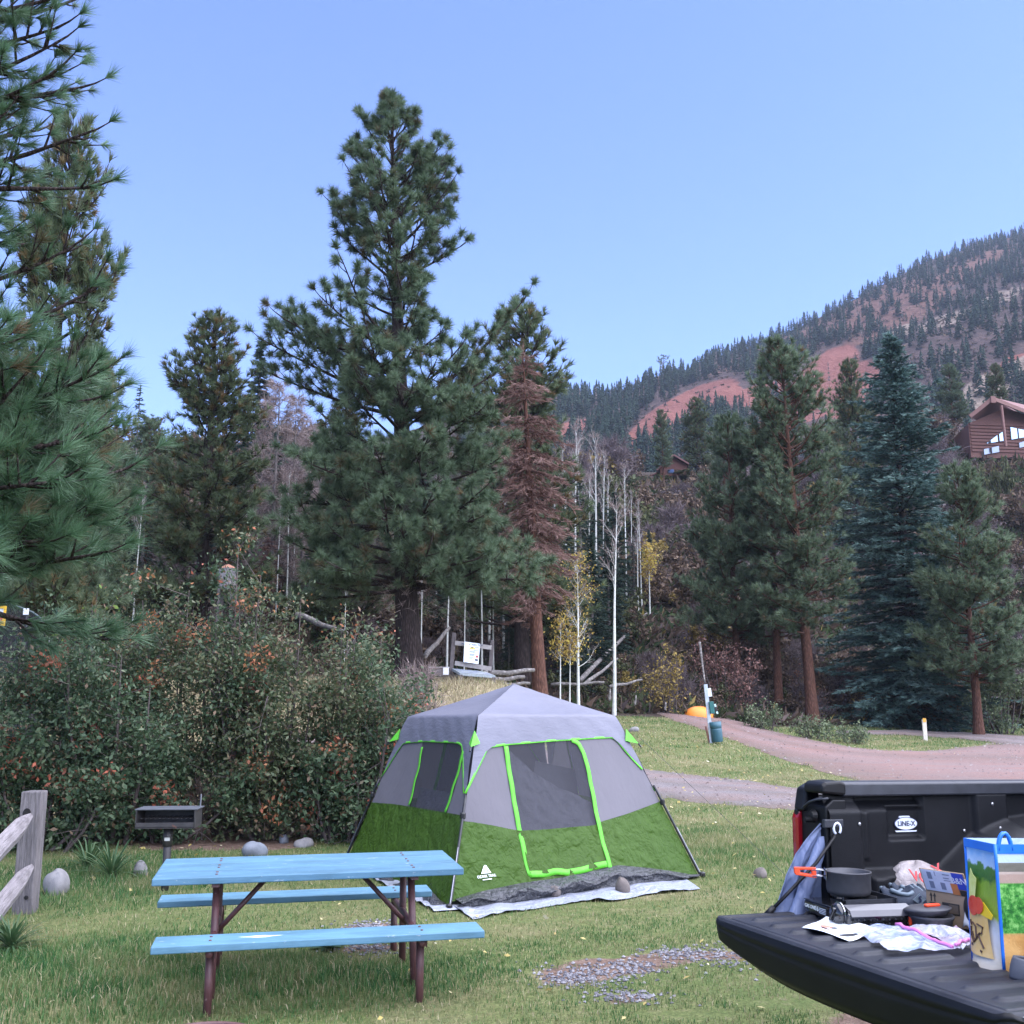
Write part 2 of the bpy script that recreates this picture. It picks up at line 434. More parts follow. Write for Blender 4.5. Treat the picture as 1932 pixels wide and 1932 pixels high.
for nm, fn in (('duff', duff_w), ('dry', dry_w), ('soil', soil_w)):
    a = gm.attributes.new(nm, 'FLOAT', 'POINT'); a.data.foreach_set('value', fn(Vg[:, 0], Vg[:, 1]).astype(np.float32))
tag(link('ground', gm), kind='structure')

# ------------------------------------------------------------------ grass
M_grass = leafmat('grass_blades', [(0.0, (0.022, 0.085, 0.026)), (0.3, (0.066, 0.15, 0.042)), (0.55, (0.16, 0.195, 0.08)), (0.8, (0.29, 0.25, 0.125)), (1.0, (0.42, 0.36, 0.23))], 0.35, 0.55, 0.2)
TENT_C = np.array([0.05, 11.7])
def lush_and_shade(x, y):
    p1 = gp(120, 1850); p2 = gp(560, 1850); p3 = gp(1330, 1600); p4 = gp(180, 1660)  # the patch under the table also puts its shade into darker green blades
    return np.maximum.reduce([np.exp(-(((x - p1[0]) / 1.0) ** 2 + ((y - p1[1]) / 1.1) ** 2)), 1.2 * np.exp(-(((x - p2[0]) / 0.95) ** 2 + ((y - p2[1]) / 0.42) ** 2)),
                              0.7 * np.exp(-(((x - p3[0]) / 1.6) ** 2 + ((y - p3[1]) / 1.8) ** 2)), 1.1 * np.exp(-(((x - p4[0]) / 1.2) ** 2 + ((y - p4[1]) / 1.4) ** 2))])
def grass_field(y0, y1, n, hgt, wid, seg2, seed):
    r = np.random.default_rng(seed)
    y = np.sqrt(r.uniform(y0 ** 2, y1 ** 2, n)); x = r.uniform(-0.56, 0.56, n) * y
    pat = 0.5 + 0.5 * wob(x, y, 0.55, 5) + 0.35 * wob(x, y, 0.17, 6)
    L = lush_and_shade(x, y)
    tk = in_poly(x, y, TARP_PTS)
    k = ~in_road(x + .3 * wob(x, y, .5, 3), y + .55 * wob(x, y, .6, 4)) & ~tk & (duff_w(x, y) < 0.55) & (r.uniform(0, 1, n) > 1.1 * soil_w(x, y)) & (r.uniform(0, 1, n) < 0.35 + 0.65 * np.clip(pat + L, 0, 1))
    x, y, pat, L = x[k], y[k], pat[k], L[k]; n = len(x); dw = dry_w(x, y)
    h = hgt * r.uniform(0.55, 1.35, n) * (0.75 + 1.3 * L + 0.9 * dw * (y > 15) * (x / y < 0.05))
    a = r.uniform(0, 2 * np.pi, n); lean = r.uniform(0.1, 0.9, n)
    base = np.stack([x, y, terrain(x, y) - 0.004], 1)
    dr = np.stack([np.cos(a), np.sin(a), np.zeros(n)], 1); sd = np.stack([-np.sin(a), np.cos(a), np.zeros(n)], 1)
    sa = a + r.uniform(-1, 1, n); sd = np.stack([-np.sin(sa), np.cos(sa), np.zeros(n)], 1)
    wv = wid * r.uniform(0.6, 1.3, n)[:, None] * sd
    tip = base + dr * (h * lean)[:, None] + np.array([0, 0, 1]) * (h * np.sqrt(1 - 0.7 * lean ** 2))[:, None]
    tnt = np.clip(0.52 - 0.26 * L + 0.55 * (0.5 - np.clip(pat, 0, 1)) + .12 * wob(x, y, 1.7, 12) + 0.35 * dw + 0.25 * soil_w(x, y) + r.normal(0, 0.15, n), 0, 1)
    tnt = np.where(r.uniform(0, 1, n) < 0.07, 0.95, tnt)
    if seg2:
        mid = base + dr * (h * lean * 0.3)[:, None] + np.array([0, 0, 1]) * (h * 0.6)[:, None]
        V = np.stack([base - wv, base + wv, mid + wv * 0.7, mid - wv * 0.7, tip], 1).reshape(-1, 3)
        b = np.arange(n)[:, None] * 5
        return V, b + np.array([[0, 1, 2, 3]]), b + np.array([[3, 2, 4]]), np.repeat(tnt, 5)
    V = np.stack([base - wv, base + wv, tip], 1).reshape(-1, 3)
    return V, None, np.arange(n)[:, None] * 3 + np.array([[0, 1, 2]]), np.repeat(tnt, 3)
gV, gQ, gT, gt, off = [], [], [], [], 0
for args in ((2.6, 8.5, 125000, 0.042, 0.0028, True, 1), (8.5, 16, 150000, 0.05, 0.0045, False, 2), (16, 26, 110000, 0.075, 0.008, False, 3), (26, 52, 120000, 0.11, 0.016, False, 4)):
    V, Q, T, tn = grass_field(*args)
    gV.append(V); gt.append(tn); gT.append(T + off)
    if Q is not None: gQ.append(Q + off)
    off += len(V)
o = link('grass', mesh_np('grass', np.concatenate(gV), [np.concatenate(gQ), np.concatenate(gT)], M_grass, np.concatenate(gt))); tag(o, kind='stuff')

# fallen leaves, pale and yellow, lying on the lawn and road edges
M_fallen = leafmat('fallen_leaf', [(0, (0.2, 0.12, 0.06)), (0.4, (0.42, 0.33, 0.1)), (0.75, (0.5, 0.42, 0.2)), (1, (0.6, 0.55, 0.42))], 0.2, 0.6)
def flat_leaves(n, y0, y1, size, seed, pick):
    r = np.random.default_rng(seed); y = np.sqrt(r.uniform(y0 ** 2, y1 ** 2, n)); x = r.uniform(-0.55, 0.55, n) * y
    k = pick(x, y, r); x, y = x[k], y[k]; n = len(x)
    a = r.uniform(0, 6.28, n); s = size * r.uniform(0.6, 1.4, n); c = np.stack([x, y, terrain(x, y) + 0.015 + 0.02 * r.uniform(0, 1, n)], 1)
    d = np.stack([np.cos(a), np.sin(a), r.normal(0, .25, n)], 1) * s[:, None]; e = np.stack([-np.sin(a), np.cos(a), r.normal(0, .35, n)], 1) * s[:, None] * .6
    return np.stack([c - d, c - e + [0, 0, .006], c + d, c + e], 1).reshape(-1, 3), np.repeat(r.uniform(0.2, 1, n), 4)
lv = [flat_leaves(160, 3, 9, .022, 11, lambda x, y, r: r.uniform(0, 1, len(x)) < .8), flat_leaves(900, 9, 22, .026, 12, lambda x, y, r: (x / y > 0.12) | (r.uniform(0, 1, len(x)) < .12)),
      flat_leaves(4000, 17, 38, .035, 13, lambda x, y, r: (x / y > 0.1) & (duff_w(x, y) < .4) & (r.uniform(0, 1, len(x)) < np.clip(.5 + wob(x, y, 2, 8), .1, 1))), flat_leaves(900, 10.5, 13.5, .03, 14, lambda x, y, r: soil_w(x, y) > .3)]
V = np.concatenate([q[0] for q in lv]); Qn = np.arange(len(V)).reshape(-1, 4)
tag(link('fallen_leaves', mesh_np('fallen_leaves', V, [Qn], M_fallen, np.concatenate([q[1] for q in lv]))), kind='stuff')

# ------------------------------------------------------------------ stones
M_stone = mat('grey_stone', (0.14, 0.135, 0.14), 0.85, (0.24, 0.23, 0.225), scale=6, bmp=0.5, bscale=25, bdist=0.01)
M_stone_blue = mat('blue_grey_stone', (0.11, 0.125, 0.15), 0.85, (0.2, 0.215, 0.245), scale=6, bmp=0.5, bscale=25, bdist=0.01)
M_stone_brown = mat('brown_stone', (0.085, 0.07, 0.065), 0.85, (0.16, 0.135, 0.12), scale=6, bmp=0.5, bscale=25, bdist=0.01)
def stone_np(r, sx, sy, sz, nu=10, nv=7):
    a = np.linspace(0, 2 * np.pi, nu, endpoint=False); th = np.linspace(0.12, np.pi - 0.12, nv)
    A, T = np.meshgrid(a, th); ph = r.uniform(0, 6, 4)
    k = 1 + 0.16 * np.sin(2 * A + ph[0]) * np.sin(T) + 0.13 * np.sin(3 * A + ph[1] + 2 * T) + 0.10 * np.cos(2 * T + ph[2]) + .07 * np.sin(5 * A + 3 * T + ph[3])
    V = np.stack([sx * k * np.sin(T) * np.cos(A), sy * k * np.sin(T) * np.sin(A), sz * k * np.cos(T)], -1).reshape(-1, 3)
    Fs = [(i * nu + j, (i + 1) * nu + j, (i + 1) * nu + (j + 1) % nu, i * nu + (j + 1) % nu) for i in range(nv - 1) for j in range(nu)]
    Fs += [tuple(range(nu)), tuple(range((nv - 1) * nu, nv * nu))[::-1]]
    return V, Fs
def rock(u, v, w, h, label, m, seed, name='stone', lift=0.0):
    p = gp(u, v); s = w * np.linalg.norm(p[:2]) / F * 0.5; hh = h * np.linalg.norm(p[:2]) / F
    V, Fs = stone_np(np.random.default_rng(seed), s, s * 0.9, hh * 0.72); b = MB(); b.add(V, Fs)
    o = b.build(name, m, smooth=True, sub=1, loc=(p[0], p[1], p[2] + hh * 0.22 + lift)); o.rotation_euler = (.25 * math.sin(seed * 3), .3 * math.cos(seed * 5), seed)
    tag(o, label, 'stone', 'stones lying in the grass'); return o
rock(264, 1652, 27, 26, 'rounded pale stone on bare soil beside the charcoal grill post', M_stone, 1)
rock(106, 1685, 58, 38, 'large pale stone half hidden in grass right of the fence post', M_stone, 2)
rock(479, 1614, 46, 24, 'bluish flat-topped stone just beyond the far edge of the blue picnic table', M_stone_blue, 3)
rock(535, 1590, 24, 14, 'small blue-grey stone on the soil under the shrubs', M_stone_blue, 4)
rock(573, 1597, 36, 16, 'low tan slab of stone lying right of the small blue-grey stone', M_stone, 5)
rock(1435, 1655, 26, 19, 'dark rounded stone alone on the lawn between the tent and the truck', M_stone_brown, 6)
rock(1046, 1694, 26, 17, 'small brown stone holding down the edge of the silver tarp', M_stone_brown, 7, lift=.03)
rock(1175, 1684, 36, 24, 'larger brown stone weighing down the tent skirt on the tarp', M_stone_brown, 8, lift=.03)
rock(1172, 1392, 14, 8, 'small dark rock on the slope left of the waste station', M_stone_brown, 9)
rock(1128, 1350, 16, 8, 'pale rock at the edge of the green verge behind the tent', M_stone, 10)
rock(1196, 1380, 22, 9, 'flat pale stone in the verge below the far road', M_stone, 12)
# gravel: grey crushed stone showing through the grass
gb = MB(); rg = np.random.default_rng(5); Vs, Fq, n0, ts = [], [], 0, []
for p, rx, ry in GRAVEL:
    for _ in range(int(520 * rx)):
        d = rg.normal(0, .42, 2); x, y = p[0] + d[0] * rx, p[1] + d[1] * ry * 2.0; s = rg.uniform(.007, .018)
        V, Fs = stone_np(rg, s, s * rg.uniform(.6, 1), s * .6, 5, 3); V = V @ rotz(rg.uniform(0, 6)).T + [x, y, tz(x, y) + s * .3]
        Vs.append(V); Fq.append([[i + n0 for i in f] for f in Fs]); n0 += len(V); ts.append(np.full(len(V), rg.uniform(0, 1)))
M_pebble = leafmat('crushed_stone', [(0, (0.075, 0.073, 0.085)), (0.5, (0.155, 0.15, 0.165)), (1, (0.28, 0.27, 0.28))], 0.0, 0.85)
me = bpy.data.meshes.new('gravel'); me.from_pydata(np.concatenate(Vs).tolist(), [], [f for q in Fq for f in q]); me.materials.append(M_pebble)
a = me.attributes.new('tint', 'FLOAT', 'POINT'); a.data.foreach_set('value', np.concatenate(ts).astype(np.float32))
tag(link('gravel', me), kind='stuff')
# loose stones lying on the roads
rq = np.random.default_rng(17); n = 9000; y = np.sqrt(rq.uniform(17 ** 2, 44 ** 2, n)); x = rq.uniform(-.3, .56, n) * y; k = in_road(x, y); x, y = x[k], y[k]; n = len(x)
s = (.012 + .03 * rq.uniform(0, 1, n) ** 3) * (.6 + y / 40); c = np.stack([x, y, terrain(x, y) + .035], 1); a = rq.uniform(0, 6.28, n); e1 = np.stack([np.cos(a), np.sin(a), 0 * a], 1) * s[:, None]; e2 = np.stack([-np.sin(a), np.cos(a), 0 * a], 1) * (s * rq.uniform(.6, 1, n))[:, None]; up_ = np.array([0, 0, 1]) * (s * .8)[:, None]
V = np.stack([c - e1, c - e2, c + e1, c + e2, c + up_], 1).reshape(-1, 3); b5 = np.arange(n)[:, None] * 5; Fq = np.concatenate([b5 + np.array([[0, 1, 4]]), b5 + np.array([[1, 2, 4]]), b5 + np.array([[2, 3, 4]]), b5 + np.array([[3, 0, 4]])])
M_rstone = leafmat('road_stone', [(0, (.08, .06, .06)), (.5, (.15, .115, .11)), (1, (.25, .215, .21))], 0.0, .9)
tag(link('road_stones', mesh_np('road_stones', V, [Fq], M_rstone, np.repeat(rq.uniform(0, 1, n), 5))), kind='stuff')
# ================================================================== far hillside with its conifers
RIDGE = np.array([(-2600, 700), (-1500, 800), (-300, 850), (300, 860), (500, 860), (700, 835), (850, 790), (950, 755), (1050, 742), (1150, 750), (1200, 738), (1250, 706), (1300, 705), (1345, 678), (1450, 645), (1500, 622), (1560, 592), (1650, 545), (1750, 492), (1850, 462), (1932, 440), (2100, 390), (2600, 420), (4000, 560)], float)
def ridge_D(a): return 520 + 260 * sst(0.0, 0.55, a) + 90 * sst(0.0, -0.6, a)
def hill_pt(a, t):
    a = np.asarray(a, float); t = np.asarray(t, float)
    u = 966 + F * a; vr = np.interp(u, RIDGE[:, 0], RIDGE[:, 1])
    D0 = 232.0; Dr = ridge_D(a); z0 = 36.0
    up = -(vr - 966) / F
    # elevation of the ridge as seen through column u
    el = (up * math.cos(PITCH) + math.sin(PITCH)) / (math.cos(PITCH) - up * math.sin(PITCH))
    az = a / (math.cos(PITCH) - up * math.sin(PITCH))
    zr = CAMH + el * Dr
    D = D0 + (Dr - D0) * t
    k = np.where(t <= 1, np.power(np.clip(t, 0, 1), 0.92), 1 - 0.9 * (t - 1))
    z = z0 + (zr - z0) * k
    x = az * D; g = wob(x, D, 38, 3) * 6 + wob(x, D, 15, 5) * 2.2
    return np.stack([x, D, z + g * np.sin(np.pi * np.clip(t, 0, 1)) ** 0.7], -1)
AA = np.linspace(-1.75, 1.6, 420); TT = np.concatenate([np.linspace(0, 1, 110), [1.06, 1.15, 1.3]])
Ah, Th = np.meshgrid(AA, TT); Vh = hill_pt(Ah, Th).reshape(-1, 3); nh = len(AA)
i = np.arange(len(TT) - 1)[:, None] * nh; j = np.arange(nh - 1)[None]
def blob(uv, lst):
    s = np.zeros(len(uv))
    for u, v, ru, rv, sh in lst:
        dx = (uv[:, 0] - u) / ru; dy = (uv[:, 1] - v - sh * (uv[:, 0] - u)) / rv
        s = np.maximum(s, 1 - sst(0.55, 1.15, np.hypot(dx, dy)))
    return s
RED = [(1295, 770, 115, 36, -0.45), (1235, 812, 70, 30, -0.4), (1560, 700, 70, 42, -0.5), (1610, 735, 60, 50, -0.6), (1540, 755, 60, 40, -0.4), (1080, 808, 50, 17, -0.25), (1430, 745, 60, 22, -0.3), (1370, 750, 40, 20, -0.3), (1480, 790, 80, 25, -.3), (1920, 680, 40, 14, -.3)]
TAN = [(1790, 602, 70, 12, -0.3), (1690, 630, 50, 14, -0.35), (1890, 560, 45, 14, -0.3), (1925, 690, 30, 18, -0.3), (1860, 740, 60, 40, -0.3)]
BRN = [(1620, 590, 150, 32, -0.5), (1800, 520, 140, 22, -0.45), (1230, 715, 60, 14, -0.2), (1450, 660, 120, 14, -0.4), (1700, 600, 120, 25, -0.45)]
uvh = proj(Vh)
hm, t, b = nmat('hillside_cover'); vec = coords(t, 'Object'); n1 = noise(t, vec, 0.045, 6, 0.7); n2 = noise(t, vec, 0.3, 5, 0.75)
brush = ramp(t, n2, [(0.3, (0.035, 0.03, 0.03)), (0.5, (0.075, 0.052, 0.048)), (0.7, (0.115, 0.078, 0.072))])
red = ramp(t, n2, [(0.3, (0.15, 0.06, 0.05)), (0.5, (0.19, 0.075, 0.06)), (0.7, (0.25, 0.115, 0.092))])
tan_ = ramp(t, n2, [(0.3, (0.1, 0.08, 0.065)), (0.5, (0.2, 0.155, 0.125)), (0.7, (0.28, 0.22, 0.18))])
brn = ramp(t, n2, [(0.3, (0.07, 0.038, 0.032)), (0.55, (0.14, 0.075, 0.06)), (0.75, (0.18, 0.115, 0.08))])
def hz(nm):
    a_ = N(t, 'ShaderNodeAttribute'); a_.attribute_name = nm
    s = N(t, 'ShaderNodeMath', operation='MULTIPLY_ADD'); t.links.new(n1, s.inputs[0]); s.inputs[1].default_value = 0.9; t.links.new(a_.outputs['Fac'], s.inputs[2])
    return ramp(t, s.outputs[0], [(0.8, (0, 0, 0)), (0.98, (1, 1, 1))])
c = mixc(t, hz('brn'), brush, brn); c = mixc(t, hz('red'), c, red); c = mixc(t, hz('tan'), c, tan_)
t.links.new(c, b.inputs['Base Color']); b.inputs['Roughness'].default_value = 1.0; b.inputs['Specular IOR Level'].default_value = 0.05
bump(t, b, n2, 1.0, 2.5)
me = mesh_np('hillside', Vh, [np.stack([i + j, i + j + 1, i + nh + j + 1, i + nh + j], -1).reshape(-1, 4)], hm, smooth=True)
for nm, l in (('red', RED), ('tan', TAN), ('brn', BRN)):
    a = me.attributes.new(nm, 'FLOAT', 'POINT'); a.data.foreach_set('value', blob(uvh, l).astype(np.float32))
tag(link('hillside', me), kind='structure')

M_far = leafmat('far_conifer', [(0, (0.016, 0.03, 0.02)), (0.5, (0.03, 0.052, 0.032)), (0.8, (0.055, 0.075, 0.042)), (0.9, (0.1, 0.07, 0.06)), (1, (0.17, 0.13, 0.12))], 0.15, 0.8, 0.1)
def far_conifer(seed, wid=0.2, n=80, lo=0.06):
    r = np.random.default_rng(seed)
    z = 1 - r.uniform(0, 1, n) ** 1.4 * (1 - lo); z[:5] = np.linspace(.9, 1, 5)
    rad = wid * (1.02 - z) ** 0.8 * r.uniform(.45, 1.1, n); a = r.uniform(0, 6.28, n)
    d = np.stack([np.cos(a), np.sin(a), np.zeros(n)], 1); sd = np.stack([-np.sin(a), np.cos(a), np.zeros(n)], 1)
    ctr = np.stack([np.zeros(n), np.zeros(n), z], 1)
    w = (0.045 + 0.1 * (1 - z))[:, None] * r.uniform(.7, 1.3, n)[:, None]
    tip = ctr + d * rad[:, None] + np.array([0, 0, -0.03])
    T3 = np.stack([ctr + d * rad[:, None] * .15 + [0, 0, .05], tip - sd * w * .6, tip + sd * w * .6 + [0, 0, .015]], 1).reshape(-1, 3)
    tr = np.array([[-.008, 0, 0], [.008, 0, 0], [0, 0, 1.0], [0, -.008, 0], [0, .008, 0], [0, 0, 1.0]])
    return np.concatenate([T3, tr])
FAR = [far_conifer(1, .23, 110), far_conifer(2, .29, 120), far_conifer(3, .17, 80), far_conifer(4, .36, 120, .2), far_conifer(5, .035, 34, .2)]
FARTI = [.25, .35, .3, .55, .97]
fr = np.random.default_rng(21)
pts = []
def add_far(a, t_, kind, h): pts.append((*hill_pt(a, t_), kind, h, fr.uniform(.8, 1.25), fr.uniform(0, 6.28)))
tries = 0
while len(pts) < 4200 and tries < 60000:
    tries += 1
    a = fr.uniform(-0.05, 0.56); t_ = fr.uniform(0.02, 0.985) ** 0.8
    p = hill_pt(a, t_); uv = proj(p[None])[0:1]
    if blob(uv, RED)[0] > .2 and fr.uniform() < .975: continue
    if blob(uv, TAN)[0] > .3 and fr.uniform() < .8: continue
    if blob(uv, BRN)[0] > .3 and fr.uniform() < .5: continue
    if wob(p[0], p[1], 42, 11) < -0.28 and fr.uniform() < .65: continue
    dead = fr.uniform() < (.24 if uv[0, 0] > 1650 and uv[0, 1] < 640 else .09)
    k = 4 if dead else int(fr.choice([0, 1, 2, 3], p=[.4, .3, .2, .1]))
    add_far(a, t_, k, fr.uniform(4.5, 10) * (.85 if k == 3 else 1.05))
for u in np.arange(1040, 1960, 5.0):
    if fr.uniform() < .72: add_far((u + fr.uniform(-3, 3) - 966) / F, fr.uniform(.985, 1.0), int(fr.choice([0, 1, 2, 3, 4], p=[.3, .22, .2, .2, .08])), fr.uniform(4, 10) * (.55 if 1215 < u < 1290 else 1))
fmesh = []
for q, Vp in enumerate(FAR):
    ti = np.clip(FARTI[q] + np.repeat(fr.normal(0, .13, len(Vp) // 3), 3), 0, 1)
    fmesh.append(mesh_np('far_conifer', Vp, [np.arange(len(Vp)).reshape(-1, 3)], M_far, ti))
P_ = np.array(pts); uvp = proj(P_[:, :3]); app = P_[:, 4] / P_[:, 1]
vis = (uvp[:, 0] > 1045) & (uvp[:, 0] < 1930) & (uvp[:, 1] < 830) & ~((uvp[:, 0] > 1600) & (uvp[:, 0] < 1850) & (uvp[:, 1] > 700))
order = np.argsort(-(app + 10 * vis)); single = set(order[:290].tolist())
flab = {0: ('fir_tree', 'dark narrow fir standing on the far hillside'), 1: ('spruce_tree', 'broad dark spruce standing on the far hillside'), 2: ('slim_fir_tree', 'slim pointed fir standing on the far hillside'), 3: ('bushy_pine_tree', 'rounded olive pine standing on the far hillside'), 4: ('dead_snag', 'grey dead trunk standing on the far hillside')}
SV, ST = [], []
for q in range(len(P_)):
    x, y, z, k, h, wf, rz = P_[q]; k = int(k)
    if q in single:
        o = link(flab[k][0], fmesh[k]); o.location = (x, y, z - .3); o.scale = (h * wf, h * wf, h); o.rotation_euler = (0, 0, rz)
        tag(o, flab[k][1], 'tree', 'trees on the far hillside: ' + flab[k][0].replace('_', ' ') + 's')
    else:
        Vp = FAR[k] * [h * wf, h * wf, h] @ rotz(rz).T + [x, y, z - .3]; SV.append(Vp)
        ST.append(np.clip(FARTI[k] + fr.normal(0, .07) + np.repeat(fr.normal(0, .12, len(Vp) // 3), 3), 0, 1))
V = np.concatenate(SV)
tag(link('hillside_forest', mesh_np('hillside_forest', V, [np.arange(len(V)).reshape(-1, 3)], M_far, np.concatenate(ST))), kind='stuff')
# low scrub on the hillside
rs = np.random.default_rng(31); n = 5200; a = rs.uniform(-.05, .56, n); t_ = rs.uniform(.01, 1, n); P0 = hill_pt(a, t_)
k = (blob(proj(P0), RED) < .4) | (rs.uniform(0, 1, n) < .12); P0 = P0[k]; n = len(P0); V = []; tt = []
for _ in range(7):
    d = unit(rs.normal(0, 1, (n, 3)) * [1, 1, .5] + [0, 0, .35]); s = rs.uniform(.8, 2.2, n)[:, None]; e = unit(np.cross(d, rs.normal(0, 1, (n, 3))))
    V.append(np.stack([P0 + d * s * .1 - e * s * .35, P0 + d * s * .1 + e * s * .35, P0 + d * s], 1)); tt.append(np.repeat(rs.uniform(0, 1, n)[:, None], 3, 1))
V = np.stack(V, 1).reshape(-1, 3); tt = np.stack(tt, 1).reshape(-1)
M_scrub = leafmat('hill_scrub', [(0, (0.05, 0.055, 0.035)), (0.4, (0.09, 0.07, 0.055)), (0.7, (0.14, 0.085, 0.075)), (1, (0.2, 0.15, 0.08))], .1, .9, .1)
tag(link('hillside_scrub', mesh_np('hillside_scrub', V, [np.arange(len(V)).reshape(-1, 3)], M_scrub, tt)), kind='stuff')
# ================================================================== trees
def bark(name, c1, c2, sc=3.0, st=(6, 6, 1.2), bd=0.03):
    m, t, b = nmat(name); vec = coords(t, 'Object', st); n1 = noise(t, vec, sc, 6, 0.7, .6)
    v = N(t, 'ShaderNodeTexVoronoi'); v.inputs['Scale'].default_value = sc * 1.4; t.links.new(vec, v.inputs['Vector'])
    c = ramp(t, n1, [(0.3, c1), (0.7, c2)]); c = mixc(t, 1.0, c, ramp(t, v.outputs['Distance'], [(0.0, (1.2, 1.2, 1.2)), (0.5, (.55, .55, .55))]), 'MULTIPLY')
    t.links.new(c, b.inputs['Base Color']); b.inputs['Roughness'].default_value = 0.95; b.inputs['Specular IOR Level'].default_value = .1
    bump(t, b, v.outputs['Distance'], 0.9, bd); return m
M_bark = bark('ponderosa_bark', (0.028, 0.023, 0.024), (0.085, 0.062, 0.056))
M_bark_red = bark('red_pine_bark', (0.09, 0.045, 0.033), (0.22, 0.11, 0.08))
M_bark_grey = bark('grey_bark', (0.13, 0.11, 0.105), (0.3, 0.265, 0.25))
m, t, b = nmat('aspen_bark'); vec = coords(t, 'Object', (3, 3, 3)); n1 = noise(t, vec, 2.2, 5, .7); n2 = noise(t, coords(t, 'Object', (2, 2, 14)), 1.6, 4, .7)
c = mixc(t, ramp(t, n2, [(0.62, (0, 0, 0)), (0.68, (1, 1, 1))]), ramp(t, n1, [(.3, (.4, .41, .37)), (.7, (.66, .66, .62))]), (0.09, 0.085, 0.08))
t.links.new(c, b.inputs['Base Color']); b.inputs['Roughness'].default_value = .8; M_aspen = m
PINE = [(0.0, (0.13, 0.085, 0.045)), (0.12, (0.095, 0.08, 0.04)), (0.22, (0.056, 0.09, 0.047)), (0.6, (0.1, 0.15, 0.084)), (1.0, (0.165, 0.225, 0.135))]
M_needle = leafmat('pine_needles', PINE, 0.25, 0.5, 0.25)
M_needle_mid = leafmat('pale_pine_needles', [(0.0, (0.16, 0.11, 0.06)), (0.12, (0.12, 0.105, 0.055)), (0.22, (0.066, 0.095, 0.052)), (0.6, (0.12, 0.167, 0.098)), (1.0, (0.2, 0.255, 0.158))], 0.3, 0.5, 0.2)
M_needle_near = leafmat('long_pine_needles', [(0.0, (0.16, 0.11, 0.06)), (0.1, (0.08, 0.085, 0.04)), (0.25, (0.042, 0.085, 0.04)), (0.6, (0.068, 0.135, 0.066)), (1.0, (0.12, 0.21, 0.112))], 0.25, 0.4, 0.4)
M_needle_olive = leafmat('olive_pine_needles', [(0.0, (0.17, 0.11, 0.05)), (0.15, (0.11, 0.09, 0.04)), (0.3, (0.06, 0.082, 0.042)), (0.7, (0.1, 0.135, 0.07)), (1.0, (0.155, 0.195, 0.1))], 0.25, 0.5, 0.2)
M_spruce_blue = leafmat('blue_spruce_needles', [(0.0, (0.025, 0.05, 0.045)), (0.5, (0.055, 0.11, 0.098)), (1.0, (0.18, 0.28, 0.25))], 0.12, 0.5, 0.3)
M_spruce_dark = leafmat('dark_fir_needles', [(0.0, (0.016, 0.03, 0.024)), (0.6, (0.035, 0.06, 0.045)), (1.0, (0.07, 0.105, 0.08))], 0.15, 0.6, 0.2)
M_dead_red = leafmat('dead_red_needles', [(0.0, (0.095, 0.055, 0.047)), (0.5, (0.19, 0.112, 0.095)), (1.0, (0.35, 0.235, 0.205))], 0.2, 0.8, 0.1)
M_dead_grey = leafmat('dead_grey_twigs', [(0.0, (0.12, 0.085, 0.075)), (0.5, (0.22, 0.165, 0.15)), (1.0, (0.36, 0.3, 0.28))], 0.1, 0.8, 0.1)
M_aspen_yellow = leafmat('yellow_aspen_leaves', [(0.0, (0.2, 0.13, 0.06)), (0.4, (0.36, 0.25, 0.07)), (1.0, (0.55, 0.45, 0.1))], 0.4, 0.5, 0.2)

def tufts(P, D, r, n, length, width, spread, back=0.35, base_t=None, brown=0.05):
    """needle tufts at points P along twig directions D: n thin triangles each"""
    m = len(P); rr = unit(r.normal(0, 1, (m, n, 3)))
    d = unit(D[:, None] * 1.0 + rr * spread)
    if callable(length): length = length(P[:, 2])[:, None, None]
    L = length * r.uniform(.7, 1.15, (m, n, 1)) * r.uniform(.8, 1.15, (m, 1, 1))
    b = P[:, None] - D[:, None] * (r.uniform(0, 1, (m, n, 1)) * length * back)
    w = unit(np.cross(d, r.normal(0, 1, (m, n, 3)))) * width
    V = np.stack([b - w, b + w, b + d * L], 2).reshape(-1, 3)
    bt = r.uniform(.25, .9, m) if base_t is None else base_t
    t_ = bt[:, None] + r.normal(0, .1, (m, n))
    t_ = np.where(r.uniform(0, 1, (m, 1)) < brown, r.uniform(0, .16, (m, 1)) + 0 * t_, np.clip(t_, .14, 1))
    return V, np.repeat(t_.reshape(-1), 3)

def trunk_geo(H, r0, r, n=12, k=14, lean=(0, 0), wig=0.05, flare=1.35):
    z = np.linspace(0, H, k); f = z / H
    P = np.stack([lean[0] * z + wig * H * .02 * np.sin(z * .9 + r.uniform(0, 6)), lean[1] * z + wig * H * .02 * np.cos(z * .8 + r.uniform(0, 6)), z], 1)
    rad = r0 * ((1 - f) ** 0.85 * .97 + 0.03) * (1 + (flare - 1) * np.exp(-z / (r0 * 2.2)))
    return P, rad

